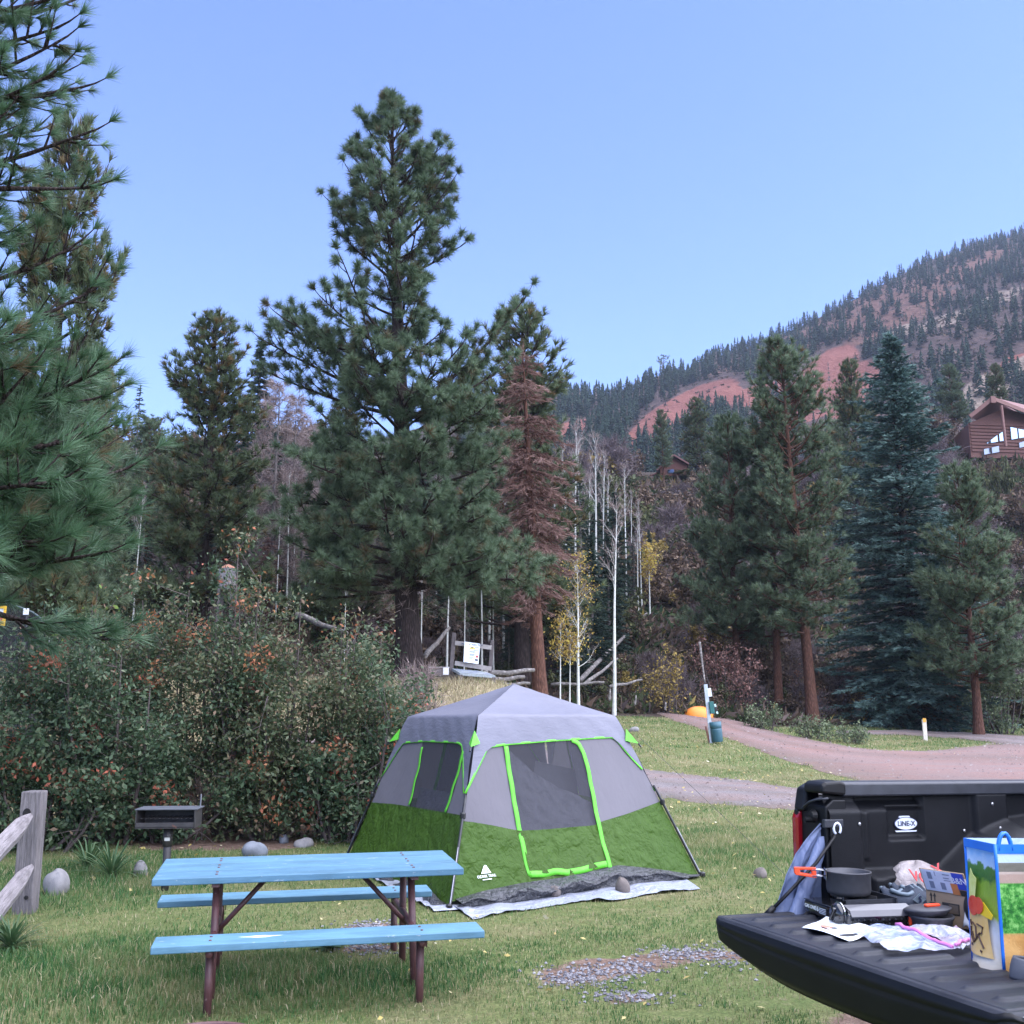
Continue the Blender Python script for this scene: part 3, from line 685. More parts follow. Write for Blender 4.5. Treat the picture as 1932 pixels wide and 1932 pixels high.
def pine(seed, H, r0, prof, nb, rise, tl, nn, nw, cb=0.15, sub=7, dens=1.0, lean=(0, 0), specials=(), tuft_step=0.32, brown=.05, sparse=0.0, curve=.25, azlim=None, spread=.75, cut=None):
    """ponderosa-like pine: returns trunk Geo and crown Geo (needles); prof = [(height fraction, crown radius)]"""
    r = np.random.default_rng(seed); g = Geo(); c = Geo()
    P, rad = trunk_geo(H, r0, r, lean=lean); V, Q = tube_np(P, rad, 12); g.V.append(V); g.Q.append(Q); g.t.append(np.full(len(V), .5)); g.n = len(V)
    pf = np.array(prof, float); rf = np.array(rise, float)
    TP, TD = [], []
    zs = cb + (1 - cb) * np.sort(r.uniform(0, 1, nb)) ** 0.92
    br = [(zf, r.uniform(0, 2 * np.pi) if azlim is None else r.uniform(*azlim), np.interp(zf, pf[:, 0], pf[:, 1]) * (r.uniform(.85, 1.08) if cut else r.uniform(.72, 1.12)), np.interp(zf, rf[:, 0], rf[:, 1]) + r.normal(0, 8), None) for zf in zs]
    if cut: br = [(q[0], q[1], q[2] * cut(q[0], q[1]), q[3], q[4]) for q in br]
    br += [(s[0], R(s[1]), s[2], s[3], s[4] if len(s) > 4 else curve) for s in specials]
    for zf, ph, L, el, cv in br:
        z = zf * H; o = np.array([np.interp(z, P[:, 2], P[:, 0]), np.interp(z, P[:, 2], P[:, 1]), z])
        h = np.array([math.cos(ph), math.sin(ph), 0]); sd = np.array([-h[1], h[0], 0]); e = math.tan(R(el)); cv_ = curve * r.uniform(.5, 1.5) if cv is None else cv
        mg = ((H - z) * .8 + .12) / max(1e-3, L * (e + cv_)); e, cv_ = (e * mg, cv_ * mg) if 0 < mg < 1 else (e, cv_)
        s = np.linspace(0, 1, 7)[:, None]; wg = r.normal(0, .05) * L
        B = o + h * L * s + np.array([0, 0, 1]) * L * (e * s + cv_ * s ** 2) + sd * wg * np.sin(s * 4)
        rb = min(r0 * .45, 0.012 * L + 0.012 + r0 * .06)
        g.tube(B, rb, rb * .25, 5)
        ns = max(3, int(sub * L * dens * .5 + 3))
        for q in range(ns):
            f = 1.0 if q == 0 else r.uniform(.28 + sparse, 1.0)
            b0 = o + h * L * f + np.array([0, 0, 1]) * L * (e * f + cv_ * f * f) + sd * wg * math.sin(f * 4)
            tang = unit(h + np.array([0, 0, 1]) * (e + 2 * cv_ * f))
            if q == 0: d = tang; l2 = L * .12 + .15
            else:
                sg = 1 if r.uniform() < .5 else -1
                d = unit(tang * r.uniform(.4, .9) + sd * sg * r.uniform(.4, 1.1) + np.array([0, 0, 1]) * r.normal(.12, .35)); l2 = (L * .38 * (1.15 - f) + .28) * r.uniform(.6, 1.2)
            sp = np.linspace(0, 1, 3)[:, None]; tw = b0 + d * l2 * sp + np.array([0, 0, 1]) * l2 * .22 * sp ** 2
            g.tube(tw, rb * .3 + .004, .005, 3)
            k = max(1, int(l2 / tuft_step + .5)); fs = np.linspace(1, .35, k) if k > 1 else np.array([1.0])
            if cut: fs = np.concatenate([fs, [1.06, .93]])
            for ff in fs:
                TP.append(b0 + d * l2 * ff + np.array([0, 0, 1]) * l2 * .22 * ff ** 2); TD.append(unit(d + np.array([0, 0, .25 * ff]) + (r.normal(0, .35, 3) if ff < 1 else 0)))
    zt = np.linspace(.965, 1, 6) * H
    for z in zt: TP.append(np.array([np.interp(z, P[:, 2], P[:, 0]), np.interp(z, P[:, 2], P[:, 1]), z])); TD.append(unit(np.array([r.normal(0, .4), r.normal(0, .4), 1.0])))
    V, ti = tufts(np.array(TP), np.array(TD), r, nn, tl, nw, spread, brown=brown)
    c.tris(V, ti); return g, c

def spruce(seed, H, r0, prof, nw_, per, el, tl, nn, w, cb=.05, droop=.25, step=.34, spread=.5, brown=.02, twig=.42, gap=0.0, hang=.3, ends=1.0):
    r = np.random.default_rng(seed); g = Geo(); c = Geo()
    P, rad = trunk_geo(H, r0, r, flare=1.2, wig=.02); V, Q = tube_np(P, rad, 9); g.V.append(V); g.Q.append(Q); g.t.append(np.full(len(V), .5)); g.n = len(V)
    pf = np.array(prof, float); TP, TD, BT = [], [], []
    for zf in cb + (1 - cb) * np.linspace(0, .985, nw_):
        if r.uniform() < gap: continue
        for b_ in range(per if zf < .9 else max(3, per - 2)):
            ph = r.uniform(0, 2 * np.pi); L = max(.12, np.interp(zf, pf[:, 0], pf[:, 1]) * r.uniform(.55, 1.18)); z = zf * H + r.normal(0, .12)
            h = np.array([math.cos(ph), math.sin(ph), 0]); sd = np.array([-h[1], h[0], 0]); e = math.tan(R(np.interp(zf, [0, 1], el) + r.normal(0, 5))); dr = droop * r.uniform(.6, 1.3)
            f = lambda s: np.array([0, 0, z]) + h * L * s + np.array([0, 0, 1]) * L * (e * s - dr * s * s + dr * .55 * s ** 4)
            B = np.array([f(s) for s in np.linspace(0, 1, 5)]); g.tube(B, .012 * L + .008, .005, 3)
            bt = r.uniform(.2, .85)
            s = .2
            while s <= 1.0:
                for sg in (-1, 1):
                    l2 = twig * L * (1.12 - s) * r.uniform(.6, 1.2) + .12; d = unit(h * r.uniform(.5, 1.0) + sd * sg * r.uniform(.55, 1.0) + np.array([0, 0, -hang * r.uniform(.2, 1.2)]))
                    k = max(1, int(l2 / step + .6))
                    for ff in np.linspace(1, .3, k) if k > 1 else (.8,):
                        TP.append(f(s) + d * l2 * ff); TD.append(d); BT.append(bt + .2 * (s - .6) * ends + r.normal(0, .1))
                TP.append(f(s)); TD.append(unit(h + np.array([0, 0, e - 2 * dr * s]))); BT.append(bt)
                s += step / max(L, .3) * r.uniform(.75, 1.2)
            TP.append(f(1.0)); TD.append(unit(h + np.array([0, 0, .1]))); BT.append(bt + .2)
    for z in np.linspace(.95, 1, 5) * H: TP.append(np.array([0, 0, z])); TD.append(np.array([0, 0, 1.0])); BT.append(.5)
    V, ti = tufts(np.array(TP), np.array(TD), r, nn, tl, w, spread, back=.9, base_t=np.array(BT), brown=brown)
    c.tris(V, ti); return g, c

def bare(seed, H, r0, nb, cb, L0, el, n2=5, n3=3, tl=.5, lean=(0, 0), forks=0, curve=.3, tw=.006, leaves=0, lsz=.05, top=None):
    """leafless or thin-leaved tree: trunk Geo with limbs and twigs, crown Geo of twigs or leaves"""
    r = np.random.default_rng(seed); g = Geo(); c = Geo(); TP = []
    P, rad = trunk_geo(H, r0, r, flare=1.15, lean=lean, wig=.12); V, Q = tube_np(P, rad, 8); g.V.append(V); g.Q.append(Q); g.t.append(np.full(len(V), .5)); g.n = len(V)
    def limb(o, d, L, rr, lev):
        s = np.linspace(0, 1, 5)[:, None]; B = o + d * L * s + np.array([0, 0, 1]) * L * curve * s ** 2 + r.normal(0, .04, 3) * L * np.sin(s * 3)
        g.tube(B, rr, rr * .35, 4 if lev == 0 else 3)
        kids = n2 if lev == 0 else n3 if lev == 1 else 0
        for _ in range(kids):
            f = r.uniform(.3, 1); j = min(3, int(f * 4)); b0 = B[j] + (B[j + 1] - B[j]) * (f * 4 - j)
            d2 = unit(d + r.normal(0, .55, 3) + np.array([0, 0, .2]))
            if lev < 1: limb(b0, d2, L * .45 * r.uniform(.6, 1.1), rr * .45, lev + 1)
            else:
                l3 = tl * r.uniform(.5, 1.1); w = unit(np.cross(d2, r.normal(0, 1, 3))) * tw; c.tris(np.array([b0 - w, b0 + w, b0 + d2 * l3]), np.full(3, r.uniform(.3, .9))); TP.append(b0 + d2 * l3 * r.uniform(.4, 1))
        TP.append(B[-1])
    for _ in range(nb):
        zf = cb + (1 - cb) * r.uniform(0, 1) ** .9; z = zf * H; ph = r.uniform(0, 6.28); e = R(el + r.normal(0, 12)); L = L0 * (1.15 - zf) ** .7 * r.uniform(.5, 1.15)
        o = np.array([np.interp(z, P[:, 2], P[:, 0]), np.interp(z, P[:, 2], P[:, 1]), z]); limb(o, np.array([math.cos(ph) * math.cos(e), math.sin(ph) * math.cos(e), math.sin(e)]), L, max(.008, r0 * .3 * (1.1 - zf)), 0)
    lv = None
    if leaves:
        TPa = np.array(TP); TPa = TPa[TPa[:, 2] > H * (top[0] if top else 0)]; k = r.integers(0, len(TPa), leaves); lv = Geo(); ctr = TPa[k] + r.normal(0, .16, (leaves, 3))
        V, ti = leaf_np(ctr, r, lsz, .8); lv.quads(V, ti)
    return g, c, lv
def leaf_np(ctr, r, size, asp=.55, up=.3, tint=None):
    n = len(ctr); d = unit(r.normal(0, 1, (n, 3)) + [0, 0, -.15]); nn = unit(r.normal(0, 1, (n, 3)) + [0, 0, up * 2]); e = unit(np.cross(d, nn)); nn = np.cross(e, d)
    s = size * r.uniform(.45, 1.45, (n, 1)); V = np.stack([ctr - d * s * .5, ctr - e * s * asp * .5 + nn * s * .1, ctr + d * s * .5, ctr + e * s * asp * .5 + nn * s * .1], 1).reshape(-1, 3)
    return V, np.repeat(r.uniform(0, 1, n) if tint is None else tint, 4)

def plant(name, geos, mats, names, base, label, cat='tree', group=None, rz=0.0):
    t_ = thing(name, label, cat, loc=base, rz=rz, group=group)
    for g, m, nm in zip(geos, mats, names):
        if g is not None and g.n: link(nm, g.mesh(nm, m, smooth=(nm == 'trunk')), t_)
    return t_
def spot(u, D, dz=-0.1):
    x = at(u, 1250, D)[0]; return np.array([x, D, tz(x, D) + dz])
def height(u, v, D, base): return at(u, v, D)[2] - base[2]
def replica(src, H0, u, D, vtop, label, seed, group=None, wide=1.0, rz=None):
    c = copy_tree(src); p = spot(u, D); H = height(u, vtop, D, p); k = H / H0
    c.location = tuple(p); c.scale = (k * wide, k * wide, k); c.rotation_euler = (0, 0, seed * 1.37 if rz is None else rz)
    c['label'] = label
    if group: c['group'] = group
    elif 'group' in c: del c['group']
    return c

# --- the tall ponderosa behind the tent ---------------------------------------------------------------
D = 31.0; b0 = spot(772, D); b0[0] = at(772, 1290, D)[0]; H = height(742, 188, D, b0); lean_x = (at(738, 200, D)[0] - b0[0]) / H
zf = lambda v: (at(760, v + 44 * max(0, 1 - (v - 150) / 700), D)[2] - b0[2]) / H
prof = [(zf(1180), 2.6), (zf(1080), 3.3), (zf(1000), 3.1), (zf(900), 3.2), (zf(830), 2.9), (zf(770), 2.6), (zf(700), 3.2), (zf(640), 2.7), (zf(590), 2.0), (zf(500), 2.05), (zf(430), 2.1), (zf(370), 1.95), (zf(320), 1.5), (zf(280), 1.15), (zf(240), .85), (zf(200), .5), (zf(175), .3), (1, .12)]
rise = [(0, -12), (zf(1000), -6), (zf(850), 2), (zf(700), 14), (zf(550), 22), (zf(350), 34), (1, 42)]
spec = [(zf(775), 8, 3.9, 30, .45), (zf(760), 12, 3.4, 22, .5), (zf(790), -8, 3.2, 12, .3), (zf(780), 172, 4.1, 14, .1), (zf(760), 186, 4.2, 22, .05), (zf(720), 176, 4.0, 22, .12), (zf(700), 168, 3.6, 26, .1), (zf(690), 192, 3.7, 12, .2),
        (zf(1060), -12, 3.9, -2, .0), (zf(1090), -28, 4.2, -4, 0), (zf(1040), 8, 3.8, -4, 0), (zf(1075), -50, 3.6, -4, .05), (zf(1110), 172, 3.4, -6, 0), (zf(1000), 195, 3.9, 2, 0), (zf(960), 176, 3.6, 4, 0), (zf(900), 184, 3.4, 6, .1),
        (zf(1000), -70, 3.2, 0, .1), (zf(930), -100, 3.0, 4, .1), (zf(860), -45, 3.2, 8, .1), (zf(880), 5, 3.0, 6, .15), (zf(820), -80, 2.8, 8, .1), (zf(930), -140, 3.3, 2, .1)]
g, c = pine(11, H, .38, prof, 165, rise, .29, 56, .0105, cb=zf(1140), sub=7, dens=1.0, lean=(lean_x, 0), specials=spec, tuft_step=.4, brown=.08, sparse=.08, spread=1.35, cut=lambda z, p: (.5 if (zf(745) < z < zf(520) and math.cos(p) > .2) else 1.0) * (1.0 if math.sin(z * 61) > -.5 else .78))
PINE_MAIN = plant('pine_tree', [g, c], [M_bark, M_needle], ['trunk', 'crown'], b0, 'tallest pine, standing alone behind the tent with a thick bare-barked trunk')
# bare lower twigs on its trunk
g2, c2, _ = bare(12, 3.4, .05, 26, .35, 2.6, -14, 6, 6, .5, curve=-.25, tw=.006)
link('dead_branches', g2.mesh('dead_branches', M_bark), PINE_MAIN, (0, 0, 1.4)); link('dead_twigs', c2.mesh('dead_twigs', M_dead_grey), PINE_MAIN, (0, 0, 1.4))

# --- near pine whose trunk stands left of the frame ---------------------------------------------------
NX, NY = -6.75, 10.6; nb_ = np.array([NX, NY, tz(NX, NY) - .1]); H = 15.5
g, c = pine(21, H, .3, [(.15, 2.4), (.28, 2.4), (.36, 1.9), (.45, 1.4), (.55, 1.7), (.62, 1.6), (.72, 1.5), (.85, 1.1), (1, .3)], 95, [(0, -6), (.5, 8), (1, 45)], (lambda z: np.interp(z, [4.5, 7], [.29, .2])), 75, .0036, cb=.2, sub=10, dens=1.0, tuft_step=.25, brown=.05,
            specials=[(.2, -5, 2.49, 4, .02), (.22, 12, 2.24, 8, .02), (.24, -25, 2.41, 6, .0), (.26, 30, 2.15, 8, .05), (.27, -10, 2.36, 8, .0), (.3, 5, 2.15, 10, .05), (.31, -35, 2.24, 10, 0), (.205, -42, 2.58, 2, 0), (.33, 25, 1.98, 8, .05), (.25, -62, 2.41, 4, 0), (.23, -18, 2.15, -4, 0), (.29, -55, 2.24, 4, 0),
                      (.5, 6, 1.85, 8, .12), (.52, -20, 1.89, 5, .15), (.48, 0, 1.94, 0, .05), (.55, 16, 1.68, 12, .1), (.58, -6, 1.55, 10, .1), (.62, 10, 1.50, 14, .12), (.6, -30, 1.72, 10, .1), (.66, 0, 1.46, 16, .1), (.7, 12, 1.50, 20, .1), (.68, -18, 1.55, 14, .1), (.75, 5, 1.38, 25, .1), (.53, -45, 1.89, 6, .1), (.64, -50, 1.72, 8, .1)], spread=.7)
plant('pine_tree', [g, c], [M_bark, M_needle_near], ['trunk', 'crown'], nb_, 'nearest pine, its long-needled boughs reaching in above the wooden fence post')

# --- dense mid-distance pines --------------------------------------------------------------------------
D = 38.0; b0 = spot(372, D); H3 = height(372, 610, D, b0)
g, c = pine(31, H3, .3, [(.12, 2.3), (.25, 2.35), (.42, 2.2), (.58, 1.95), (.72, 1.6), (.85, 1.05), (.94, .55), (1, .2)], 150, [(0, -8), (.5, 6), (1, 48)], .3, 30, .016, cb=.14, sub=10, tuft_step=.26, brown=.12)
PINE_A = plant('pine_tree', [g, c], [M_bark, M_needle_olive], ['trunk', 'crown'], b0, 'dense cone-shaped olive pine with a pointed top, left of the tallest pine')
D = 47.0; b0 = spot(1528, D); H4 = height(1500, 655, D, b0)
g, c = pine(41, H4, .27, [(.12, 1.4), (.22, 2.1), (.4, 2.2), (.55, 2.15), (.7, 1.9), (.84, 1.4), (.93, .9), (1, .3)], 140, [(0, -8), (.5, 6), (1, 48)], .32, 30, .018, cb=.2, sub=10, tuft_step=.26, brown=.06, lean=(-.035, 0))
PINE_B = plant('pine_tree', [g, c], [M_bark_red, M_needle_mid], ['trunk', 'crown'], b0, 'tall rounded pine with a red trunk, left of the blue-green spruce')
D = 44.5; b0 = spot(1836, D); H5 = height(1828, 893, D, b0)
g, c = pine(51, H5, .2, [(.18, 1.6), (.25, 2.2), (.4, 2.05), (.55, 1.7), (.7, 1.35), (.85, .9), (1, .3)], 130, [(0, -6), (.5, 6), (1, 40)], .3, 30, .016, cb=.17, sub=11, tuft_step=.22, brown=.03)
PINE_C = plant('pine_tree', [g, c], [M_bark_red, M_needle_mid], ['trunk', 'crown'], b0, 'bushy pale green young pine in front of the blue-green spruce')
replica(PINE_B, H4, 1465, 48.5, 770, 'second red-trunked pine crowding the left side of the tall rounded pine', 3, wide=.95)
replica(PINE_C, H5, 1390, 50, 800, 'grey-green pine left of the two red-trunked pines', 5, wide=.85)
replica(PINE_A, H3, 985, 43, 590, 'pine rising behind the red-brown dead spruce', 2, wide=.95)
replica(PINE_A, H3, 55, 21, 250, 'fine-needled pine standing behind the nearest pine at the frame edge', 4, wide=.62)
replica(PINE_C, H5, 118, 27, 663, 'dark round-topped pine between the nearest pine and the dense olive pine', 6, wide=.85)
replica(PINE_B, H4, 60, 33, 800, 'low-crowned olive pine behind the shrubs and the netting fence', 8, wide=1.1)
replica(PINE_A, H3, 640, 42, 760, 'shaded pine half hidden behind the left boughs of the tallest pine', 9, wide=.9)
replica(PINE_A, H3, 150, 41, 815, 'shaded pine filling the gap left of the dense olive pine', 17, wide=1.0)
replica(PINE_B, H4, 262, 47, 790, 'pine half hidden behind the left side of the dense olive pine', 18, wide=1.1)
replica(PINE_B, H4, 208, 50, 840, 'low dark pine under the spindly fir with the bare tip', 19, wide=1.1)
replica(PINE_B, H4, 1262, 104, 778, 'pine standing left of the small red cabin roof', 10, wide=1.0)
replica(PINE_A, H3, 1330, 108, 755, 'broad pine behind the small red cabin roof', 11, wide=1.15)
replica(PINE_B, H4, 1378, 92, 792, 'pine just right of the small red cabin', 12, wide=1.15)
replica(PINE_A, H3, 1638, 80, 690, 'thin-crowned pine showing between the tall rounded pine and the spruce', 13, wide=.7)
replica(PINE_B, H4, 1600, 90, 800, 'pale pine on the upper bank left of the spruce', 15, wide=1.1)
replica(PINE_C, H5, 1835, 125, 692, 'pale pine rising behind the log house gable', 14, wide=1.1)
replica(PINE_A, H3, 1928, 122, 690, 'dark pine behind the roof of the log house', 16, wide=1.0)

# --- spruces ---------------------------------------------------------------------------------------------
D = 50.0; b0 = spot(1722, D); H6 = height(1722, 628, D, b0)
g, c = spruce(61, H6, .3, [(0, 4.2), (.12, 4.1), (.3, 3.9), (.5, 3.4), (.65, 2.75), (.78, 1.9), (.9, .95), (1, .2)], 60, 11, (-10, 25), .27, 15, .026, cb=.03, droop=.2, step=.42, spread=.42, twig=.36, gap=.02, hang=.12)
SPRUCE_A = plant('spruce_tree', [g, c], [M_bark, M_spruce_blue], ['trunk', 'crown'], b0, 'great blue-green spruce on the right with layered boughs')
D = 50.0; b0 = spot(465, D); H7 = height(465, 645, D, b0)
g, c = spruce(71, H7, .2, [(0, 1.9), (.3, 1.75), (.6, 1.15), (.85, .5), (1, .1)], 38, 8, (-14, 15), .27, 13, .028, cb=.06, droop=.3, step=.4, spread=.45, hang=.3)
SPRUCE_B = plant('fir_tree', [g, c], [M_bark_grey, M_spruce_dark], ['trunk', 'crown'], b0, 'dark fir with a slim top between the dense olive pine and the grey dead trees')
D = 56.0; b0 = spot(185, D); H8 = height(185, 700, D, b0)
g, c = spruce(81, H8, .15, [(0, 1.2), (.4, 1.1), (.7, .8), (1, .1)], 26, 5, (-12, 8), .2, 9, .022, cb=.2, droop=.25, step=.45, spread=.5, gap=.2)
SPRUCE_C = plant('fir_tree', [g, c], [M_bark_grey, M_spruce_dark], ['trunk', 'crown'], b0, 'thin ragged fir against the sky left of the dense olive pine')
replica(SPRUCE_C, H8, 229, 58, 730, 'spindly fir with a bare tip just left of the dense olive pine', 3, wide=.9)
FG = 'dark firs crowding the shaded wood'
und = [(1098, 905, 47), (1062, 950, 49.5), (1150, 985, 51), (1045, 870, 53), (1118, 1010, 46), (1165, 930, 57), (880, 900, 48), (930, 960, 52), (620, 930, 50), (680, 980, 54), (560, 900, 56), (585, 985, 46), (255, 900, 46), (215, 960, 43), (160, 930, 45), (440, 880, 55), (330, 1000, 52), (520, 960, 60), (745, 930, 56), (830, 1000, 50),
       (1000, 980, 55), (1200, 1010, 60), (1085, 1080, 44.5), (975, 1060, 47), (90, 900, 50), (20, 980, 45), (290, 1060, 43), (960, 1150, 45.5), (1130, 870, 62), (1230, 1000, 66), (700, 870, 62), (610, 860, 64), (790, 860, 60), (-40, 900, 44), (390, 960, 60), (470, 1000, 52), (545, 1060, 48.5)]
for q, (u, v, d) in enumerate(und):
    replica(SPRUCE_B if q % 3 else SPRUCE_C, H7 if q % 3 else H8, u, d, v, 'dark fir crowding the shaded wood behind the tallest pine and its neighbours', q + 20, group=FG, wide=1.05 if q % 3 else 1.3)
# red-brown dead spruce
D = 35.0; b0 = spot(1019, D); H9 = height(985, 655, D, b0)
g, c = spruce(91, H9, .26, [(0, .9), (.3, 1.0), (.42, 1.4), (.58, 1.55), (.72, 1.55), (.85, 1.25), (.94, .75), (1, .15)], 38, 6, (-32, 0), .26, 11, .014, cb=.27, droop=.35, step=.36, spread=.42, brown=0, hang=.75, gap=.1, twig=.4)
# its lean
g.V = [v + np.stack([-.045 * v[:, 2], 0 * v[:, 2], 0 * v[:, 2]], 1) for v in g.V]; c.V = [v + np.stack([-.045 * v[:, 2], 0 * v[:, 2], 0 * v[:, 2]], 1) for v in c.V]
DEAD_RED = plant('dead_spruce', [g, c], [M_bark_red, M_dead_red], ['trunk', 'crown'], b0, 'dead spruce with hanging red-brown needles and a straight reddish trunk')
replica(DEAD_RED, H9, 500, 44, 1010, 'low rust-red dead spruce among the grey dead trees', 4, wide=1.1)
# grey dead trees
D = 45.0; b0 = spot(505, D); H10 = height(500, 715, D, b0)
g, c, _ = bare(101, H10, .14, 120, .18, 1.5, -8, 7, 7, .5, curve=-.08, tw=.011)
DEAD_A = plant('dead_tree', [g, c], [M_bark_grey, M_dead_grey], ['trunk', 'twigs'], b0, 'tallest of the grey-pink dead trees left of the tallest pine')
for q, (u, v, d, s) in enumerate([(540, 745, 46, 'grey-pink dead tree with a forked look next to the tallest dead one'), (478, 760, 47, 'thin dead tree on the fir side of the dead trees'), (563, 800, 49, 'dead tree leaning into the left boughs of the tallest pine'), (592, 810, 52, 'faint dead tree showing sky through it beside the tallest pine'), (330, 1090, 41, 'low dead tree with bare grey twigs under the dense olive pine'), (285, 1120, 39, 'bare twiggy sapling above the shrubs'), (850, 1080, 46, 'dead grey trunk in the shade right of the thick pine trunk'), (1400, 1150, 60, 'bare grey stems on the brushy slope')]):
    replica(DEAD_A, H10, u, d, v, s, q + 2, wide=.9 if q < 5 else .7)

# --- aspens -------------------------------------------------------------------------------------------------
D = 41.0; b0 = spot(1156, D); H11 = height(1168, 962, D, b0)
g, c, _ = bare(111, H11, .085, 16, .5, 1.7, 62, 6, 5, .35, lean=(.03, 0), curve=.25, tw=.008)
ASPEN_A = plant('aspen_tree', [g, c], [M_aspen, M_dead_grey], ['trunk', 'twigs'], b0, 'bare white aspen standing clear at the wood edge right of the tent', 'tree')
D = 39.5; b0 = spot(1091, D); H12 = height(1093, 1055, D, b0)
g, c, lv = bare(121, H12, .07, 34, .28, 1.2, 48, 6, 4, .3, curve=.15, tw=.006, leaves=950, lsz=.08, top=(.4,))
plant('aspen_tree', [g, c, lv], [M_aspen, M_dead_grey, M_aspen_yellow], ['trunk', 'twigs', 'leaves'], b0, 'yellow-leaved aspen left of the bare white aspen')
for q, (u, v, d, s) in enumerate([(1056, 1170, 38.5, 'small golden aspen just behind the tent peak'), (1074, 1195, 38.8, 'smaller golden aspen leaning beside the small golden one')]):
    b0 = spot(u, d); Hh = height(u, v, d, b0); g, c, lv = bare(130 + q, Hh, .035, 14, .5, .5, 50, 5, 3, .2, lean=(.02, 0), tw=.005, leaves=420, lsz=.085, top=(.55,))
    plant('aspen_tree', [g, c, lv], [M_aspen, M_dead_grey, M_aspen_yellow], ['trunk', 'twigs', 'leaves'], b0, s)
D = 58.0; b0 = spot(1229, D); Hh = height(1229, 1030, D, b0); g, c, lv = bare(140, Hh, .05, 16, .45, .9, 50, 5, 3, .25, tw=.006, leaves=700, lsz=.13, top=(.5,))
plant('aspen_tree', [g, c, lv], [M_aspen, M_dead_grey, M_aspen_yellow], ['trunk', 'twigs', 'leaves'], b0, 'bright yellow aspen part way up the brushy slope')
AG = 'bare white aspens among the dark firs'
asp = [(516, 930, 43), (537, 895, 44.5), (549, 905, 47), (524, 1010, 48), (1085, 815, 54), (1098, 835, 56), (1072, 850, 58), (1128, 832, 53), (1140, 860, 57), (1184, 885, 60), (1172, 920, 61), (1214, 950, 59), (1206, 975, 58), (1111, 905, 50), (1050, 880, 56), (1330, 1075, 70), (795, 1050, 40), (842, 1010, 42), (875, 1060, 41.5), (910, 980, 43), (932, 940, 44), (950, 900, 48), (921, 930, 50), (604, 1000, 47), (628, 1040, 47), (650, 1050, 37.5), (245, 920, 42), (1150, 900, 66), (1066, 905, 62), (1310, 1110, 68), (985, 1000, 47), (820, 940, 52), (770, 960, 50), (90, 1010, 40), (78, 1000, 43), (1196, 930, 68)]
for q, (u, v, d) in enumerate(asp):
    c_ = replica(ASPEN_A, H11, u, d, v, 'slender bare white aspen among the dark firs of the wood', q + 1, group=AG, wide=.55 + .35 * ((q * 7) % 5) / 5)
# lone two-stemmed pine on the ridge
a_ = (1253 - 966) / F; p = hill_pt(a_, .985); hh = (705 - 664) / F * p[1]
g, c = pine(151, hh, .3, [(.2, 1.5), (.35, 3.2), (.6, 3.4), (.8, 2.8), (1, 1.0)], 26, [(0, 0), (1, 40)], .9, 10, .12, cb=.25, sub=2.2, tuft_step=1.4)
plant('pine_tree', [g, c], [M_bark, M_needle_olive], ['trunk', 'crown'], p - [0, 0, .5], 'lone pine standing clear against the sky on the ridge')
# ================================================================== shrubs
M_stem = mat('shrub_stem', (0.05, 0.038, 0.035), 0.9, (0.13, 0.1, 0.095), scale=14)
M_deadtwig = leafmat('dead_brown_twigs', [(0, (.05, .035, .03)), (1, (.2, .15, .12))], 0, .9)
def hedge_mat(name, stops): return leafmat(name, stops, 0.28, 0.5, 0.25)
M_hedge = hedge_mat('glossy_shrub_leaves', [(0, (0.03, 0.058, 0.032)), (0.4, (0.066, 0.108, 0.054)), (0.6, (0.1, 0.142, 0.074)), (0.72, (0.145, 0.17, 0.1)), (0.79, (0.15, 0.11, 0.07)), (0.88, (0.24, 0.1, 0.06)), (0.95, (0.42, 0.12, 0.07)), (1, (0.55, 0.17, 0.1))])
M_hedge2 = hedge_mat('olive_shrub_leaves', [(0, (0.035, 0.06, 0.03)), (0.4, (0.078, 0.105, 0.05)), (0.58, (0.125, 0.135, 0.068)), (0.7, (0.15, 0.165, 0.1)), (0.8, (0.18, 0.12, 0.075)), (0.9, (0.34, 0.17, 0.07)), (1, (0.5, 0.17, 0.1))])
